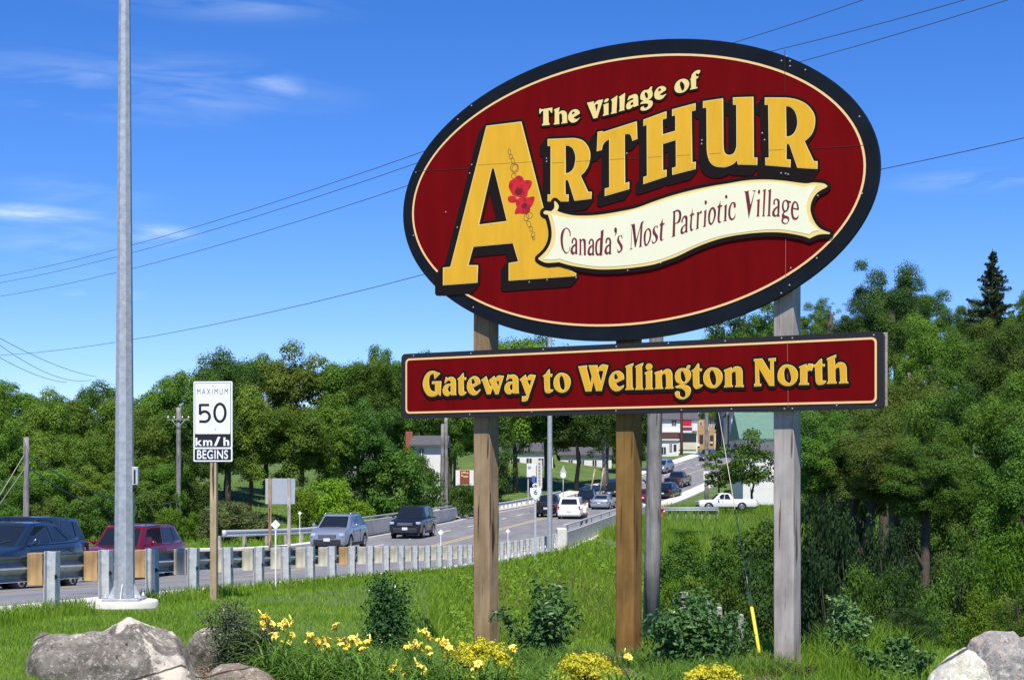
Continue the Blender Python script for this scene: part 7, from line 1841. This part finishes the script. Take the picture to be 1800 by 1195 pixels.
for px, Z, yt, w, n_, lb in ((838, 13.0, 1113, 135, 8000, 'golden mound in front of the brown timber post'), (1032, 12.9, 1136, 125, 7500, 'golden mound left of the foot of the amber post'), (1252, 12.8, 1165, 110, 6000, 'golden mound at the bottom edge left of the grey post'), (742, 13.3, 1165, 60, 2000, 'small golden plant left of the largest golden mound')):
    leafy(px, Z, yt, w, lb, LM['spirea'], int(n_ * 1.3), .026, aspect=.6, stems=14, nc=130, cat='plant', name='golden_shrub', cr=(.12, .24), dome=True, widen=1.22)

# ------------------------------------------------------------------ day lilies
def strap_leaf(m_, base, a, L, w, lift, nseg=7):
    ca_, sa_ = math.cos(a), math.sin(a); V = []
    for i in range(nseg + 1):
        t = i / nseg; out = L * (0.25 * t + 0.55 * t * t) ; up = L * lift * (t * 1.25 - t * t * t * .75); ww = w * (1 - t ** 2.2) * .5 + .0005
        c = Vector(base) + Vector((ca_ * out, sa_ * out, up)); s = Vector((-sa_, ca_, 0)) * ww; V += [c - s, c + Vector((0, 0, -ww * .5)), c + s]
    m_.add(V, [(3 * i + j, 3 * i + j + 1, 3 * i + j + 4, 3 * i + j + 3) for i in range(nseg) for j in (0, 1)], 0, True)
petal_m = mat('lily_petal', (0.80, 0.58, 0.05), 0.5, col2=(0.80, 0.36, 0.03), scale=12, thr=(.45, .7)); petal_p = mat('pale_lily_petal', (0.84, 0.72, 0.13), .5); throat = mat('lily_throat', (0.75, 0.38, 0.03), .5); stem_m = mat('lily_stem', (.10, .20, .03), .6)
def flower_mesh(mt, seed, r=.040):
    rd = random.Random(seed); m_ = MB()
    for k in range(6):
        a = k * math.pi / 3 + rd.uniform(-.1, .1); ca_, sa_ = math.cos(a), math.sin(a); V = []; wd = r * (.42 if k % 2 else .3)
        for i in range(6):
            t = i / 5; out = r * (.10 + .85 * t ** 1.3); up = r * (1.55 * t - .95 * t ** 3 - .1); ww = wd * math.sin(math.pi * (t * .86 + .1)); c = Vector((ca_ * out, sa_ * out, up)); s = Vector((-sa_, ca_, 0)) * ww
            V += [c - s + Vector((0, 0, .15 * ww)), c - Vector((0, 0, .12 * ww)), c + s + Vector((0, 0, .15 * ww))]
        m_.add(V, [(3 * i + j, 3 * i + j + 1, 3 * i + j + 4, 3 * i + j + 3) for i in range(5) for j in (0, 1)], 0, True)
    m_.tube([(0, 0, -r * .55), (0, 0, 0), (0, 0, r * .2)], [.004, r * .14, r * .2], 8, mi=1)
    for k in range(4):
        a = rd.uniform(0, 6.28); m_.tube([(0, 0, r * .1), (math.cos(a) * r * .3, math.sin(a) * r * .3, r * .75)], .0012, 4, mi=1, caps=False)
    return m_.mesh('flower', mt, throat)
fl = [flower_mesh(petal_m, 1), flower_mesh(petal_p, 2), flower_mesh(petal_m, 3, .034)]
bud = MB(); bud.tube([(0, 0, 0), (0, 0, .02), (0, 0, .045), (0, 0, .06)], [.003, .009, .008, .002], 7); bud_me = bud.mesh('bud', petal_p)
clumps_ = [(486, 12.6, 1.0, 'day lily clump beside the low brown boulder', [(462, 1092, 0), (476, 1098, 1), (492, 1102, 1), (499, 1094, 1), (482, 1120, 1), (512, 1117, 2), (468, 1086, 2)], 1190),
           (570, 12.7, .9, 'day lily clump with an orange-yellow bloom cluster right of the first clump', [(547, 1119, 0), (556, 1128, 0), (541, 1130, 2), (566, 1124, 0), (572, 1136, 1)], 1200),
           (612, 12.5, 1.0, 'day lily clump with one tall single bloom', [(592, 1101, 1), (606, 1126, 0), (619, 1124, 1), (628, 1130, 0), (646, 1131, 0), (600, 1136, 1)], 1205),
           (676, 12.3, .9, 'day lily clump below the upright glossy shrub', [(694, 1176, 0), (702, 1180, 2), (735, 1172, 1)], 1210),
           (748, 12.6, .9, 'day lily clump with a white-yellow bloom leaning right', [(744, 1112, 1), (753, 1118, 1), (728, 1141, 0), (741, 1136, 0), (752, 1141, 2), (738, 1170, 1)], 1200),
           (800, 12.4, .8, 'day lily clump left of the largest golden mound', [(776, 1133, 0), (784, 1130, 1), (790, 1141, 1)], 1205),
           (862, 12.1, .9, 'day lily clump in front of the largest golden mound', [(841, 1168, 1), (846, 1174, 1)], 1225),
           (905, 12.3, .8, 'day lily clump right of the largest golden mound', [(902, 1140, 1)], 1215),
           (1092, 12.3, .7, 'single bloom stalk in front of the amber post', [(1103, 1154, 2)], 1220),
           (535, 12.3, .8, 'leafy day lily clump without blooms at the bottom edge', [(505, 1098, 1)], 1212)]
for px, Z, s_, lb, flw, yb in clumps_:
    x = W(px, 0, Z).x; g0 = gz(x, Z); o = empty('day_lily', (x, Z, g0), label=lb, cat='flower', group='day lilies in the bed'); rd = random.Random(px); m_ = MB()
    for k in range(int(130 * s_)):
        strap_leaf(m_, (rd.uniform(-.11, .11), rd.uniform(-.09, .09), 0), rd.uniform(0, 6.28), rd.uniform(.34, .68) * s_, rd.uniform(.011, .019), rd.uniform(.55, 1.25))
    m_.obj('leaves', LM['lily'], o)
    for i, (fx, fy, kd) in enumerate(flw):
        zf = Z + rd.uniform(-.1, .1); p = W(fx, fy, zf) - Vector(o.location); st_ = MB(); b0 = Vector((p.x * .25, p.y * .25, 0))
        st_.tube([b0, b0.lerp(p, .5) + Vector((0, 0, .03)), p - Vector((0, 0, .02))], [.004, .0032, .0026], 5, caps=False); st_.obj('stalk', stem_m, o)
        f_ = link('flower', fl[kd], o, p, (R(rd.uniform(10, 75)), R(rd.uniform(-20, 20)), rd.uniform(-1.6, 1.6)))
        for _ in range(2): link('flower', fl[rd.choice([0, 1, 2])], o, p + Vector((rd.uniform(-.07, .07), rd.uniform(-.05, .05), rd.uniform(-.07, .03))), (R(rd.uniform(10, 85)), R(rd.uniform(-20, 20)), rd.uniform(-1.9, 1.9))).scale = (.75, .75, .75)
        if i % 2 == 0: link('bud', bud_me, o, p + Vector((rd.uniform(-.04, .04), 0, rd.uniform(-.05, .03))), (R(rd.uniform(-30, 30)), R(rd.uniform(-40, 40)), 0))

for px, Z, s_, lb in ((640, 12.0, .9, 'flowerless day lily leaves in the front row, left of the middle'), (715, 12.0, .8, 'flowerless day lily leaves in the front row below the golden plant'), (965, 12.4, .7, 'day lily leaves between the two middle golden mounds'), (590, 13.4, .7, 'day lily leaves at the back of the bed, left'), (660, 13.2, .7, 'day lily leaves behind the front row near the upright shrub'), (790, 13.0, .7, 'day lily leaves behind the front row left of the brown timber post'), (1120, 12.5, .6, 'small day lily tuft right of the amber post foot')):
    x = W(px, 0, Z).x; o = empty('day_lily', (x, Z, gz(x, Z)), label=lb, cat='flower', group='day lilies in the bed'); rd = random.Random(px); m_ = MB()
    for k in range(int(130 * s_)): strap_leaf(m_, (rd.uniform(-.11, .11), rd.uniform(-.09, .09), 0), rd.uniform(0, 6.28), rd.uniform(.34, .66) * s_, rd.uniform(.011, .019), rd.uniform(.55, 1.2))
    m_.obj('leaves', LM['lily'], o)
n = 26000; x = NR.uniform(-2.4, 2.5, n); z = NR.uniform(11.4, 15.0, n); k_ = (np.sin(x * 5.1) + np.sin(z * 4.3 + x * 2) > -.35) & (z < bed_back(x) - .25); P = mk(x[k_], z[k_])
blades(P, .17, .0095, 1.1, LM['lily'], 'bed_foliage', 'low mixed green foliage filling the planting bed', seg=True)
# stub posts on the bank
for x, yt, Z, w, lb in ((1202, 1040, 26, 12, 'pale wooden stub post, leftmost and highest of the four'), (1245, 1051, 25, 9, 'pale wooden stub post, second from the left'), (1263, 1066, 23.5, 10, 'pale wooden stub post, third from the left'), (1300, 1079, 22.5, 11, 'pale wooden stub post, rightmost beside the yellow guard')):
    p = W(x, yt, Z); g0 = gz(p.x, Z) - .3; w_ = w * Z / F / 2; q = MB(); q.bbox((-w_, -w_, g0 - p.z), (w_, w_, 0)); setp(q.obj('stub_post', M['wood_grey'], None, p, (R(2), R(-3), R(20)), bevel=.01), label=lb, cat='post', group='stub posts on the bank')
# rough tufts along the right foreground and around the post feet
n = 5200; z = NR.uniform(12.6, 17.5, n); x = (NR.uniform(1130, 1640, n) - 900) / F * z; P = mk(x, z)
blades(P, .16, .0075, .8, LM['weed'], 'tuft_grass', 'uneven tufts of grass around the grey post and the sapling', seg=True)
n = 1600; z = NR.uniform(13.5, 17, n); x = (NR.uniform(1440, 1600, n) - 900) / F * z; P = mk(x, z)
blades(P, .30, .009, .8, LM['weed'], 'tall_tuft_grass', 'bright tall grass between the sapling and the cream white boulder', seg=True)
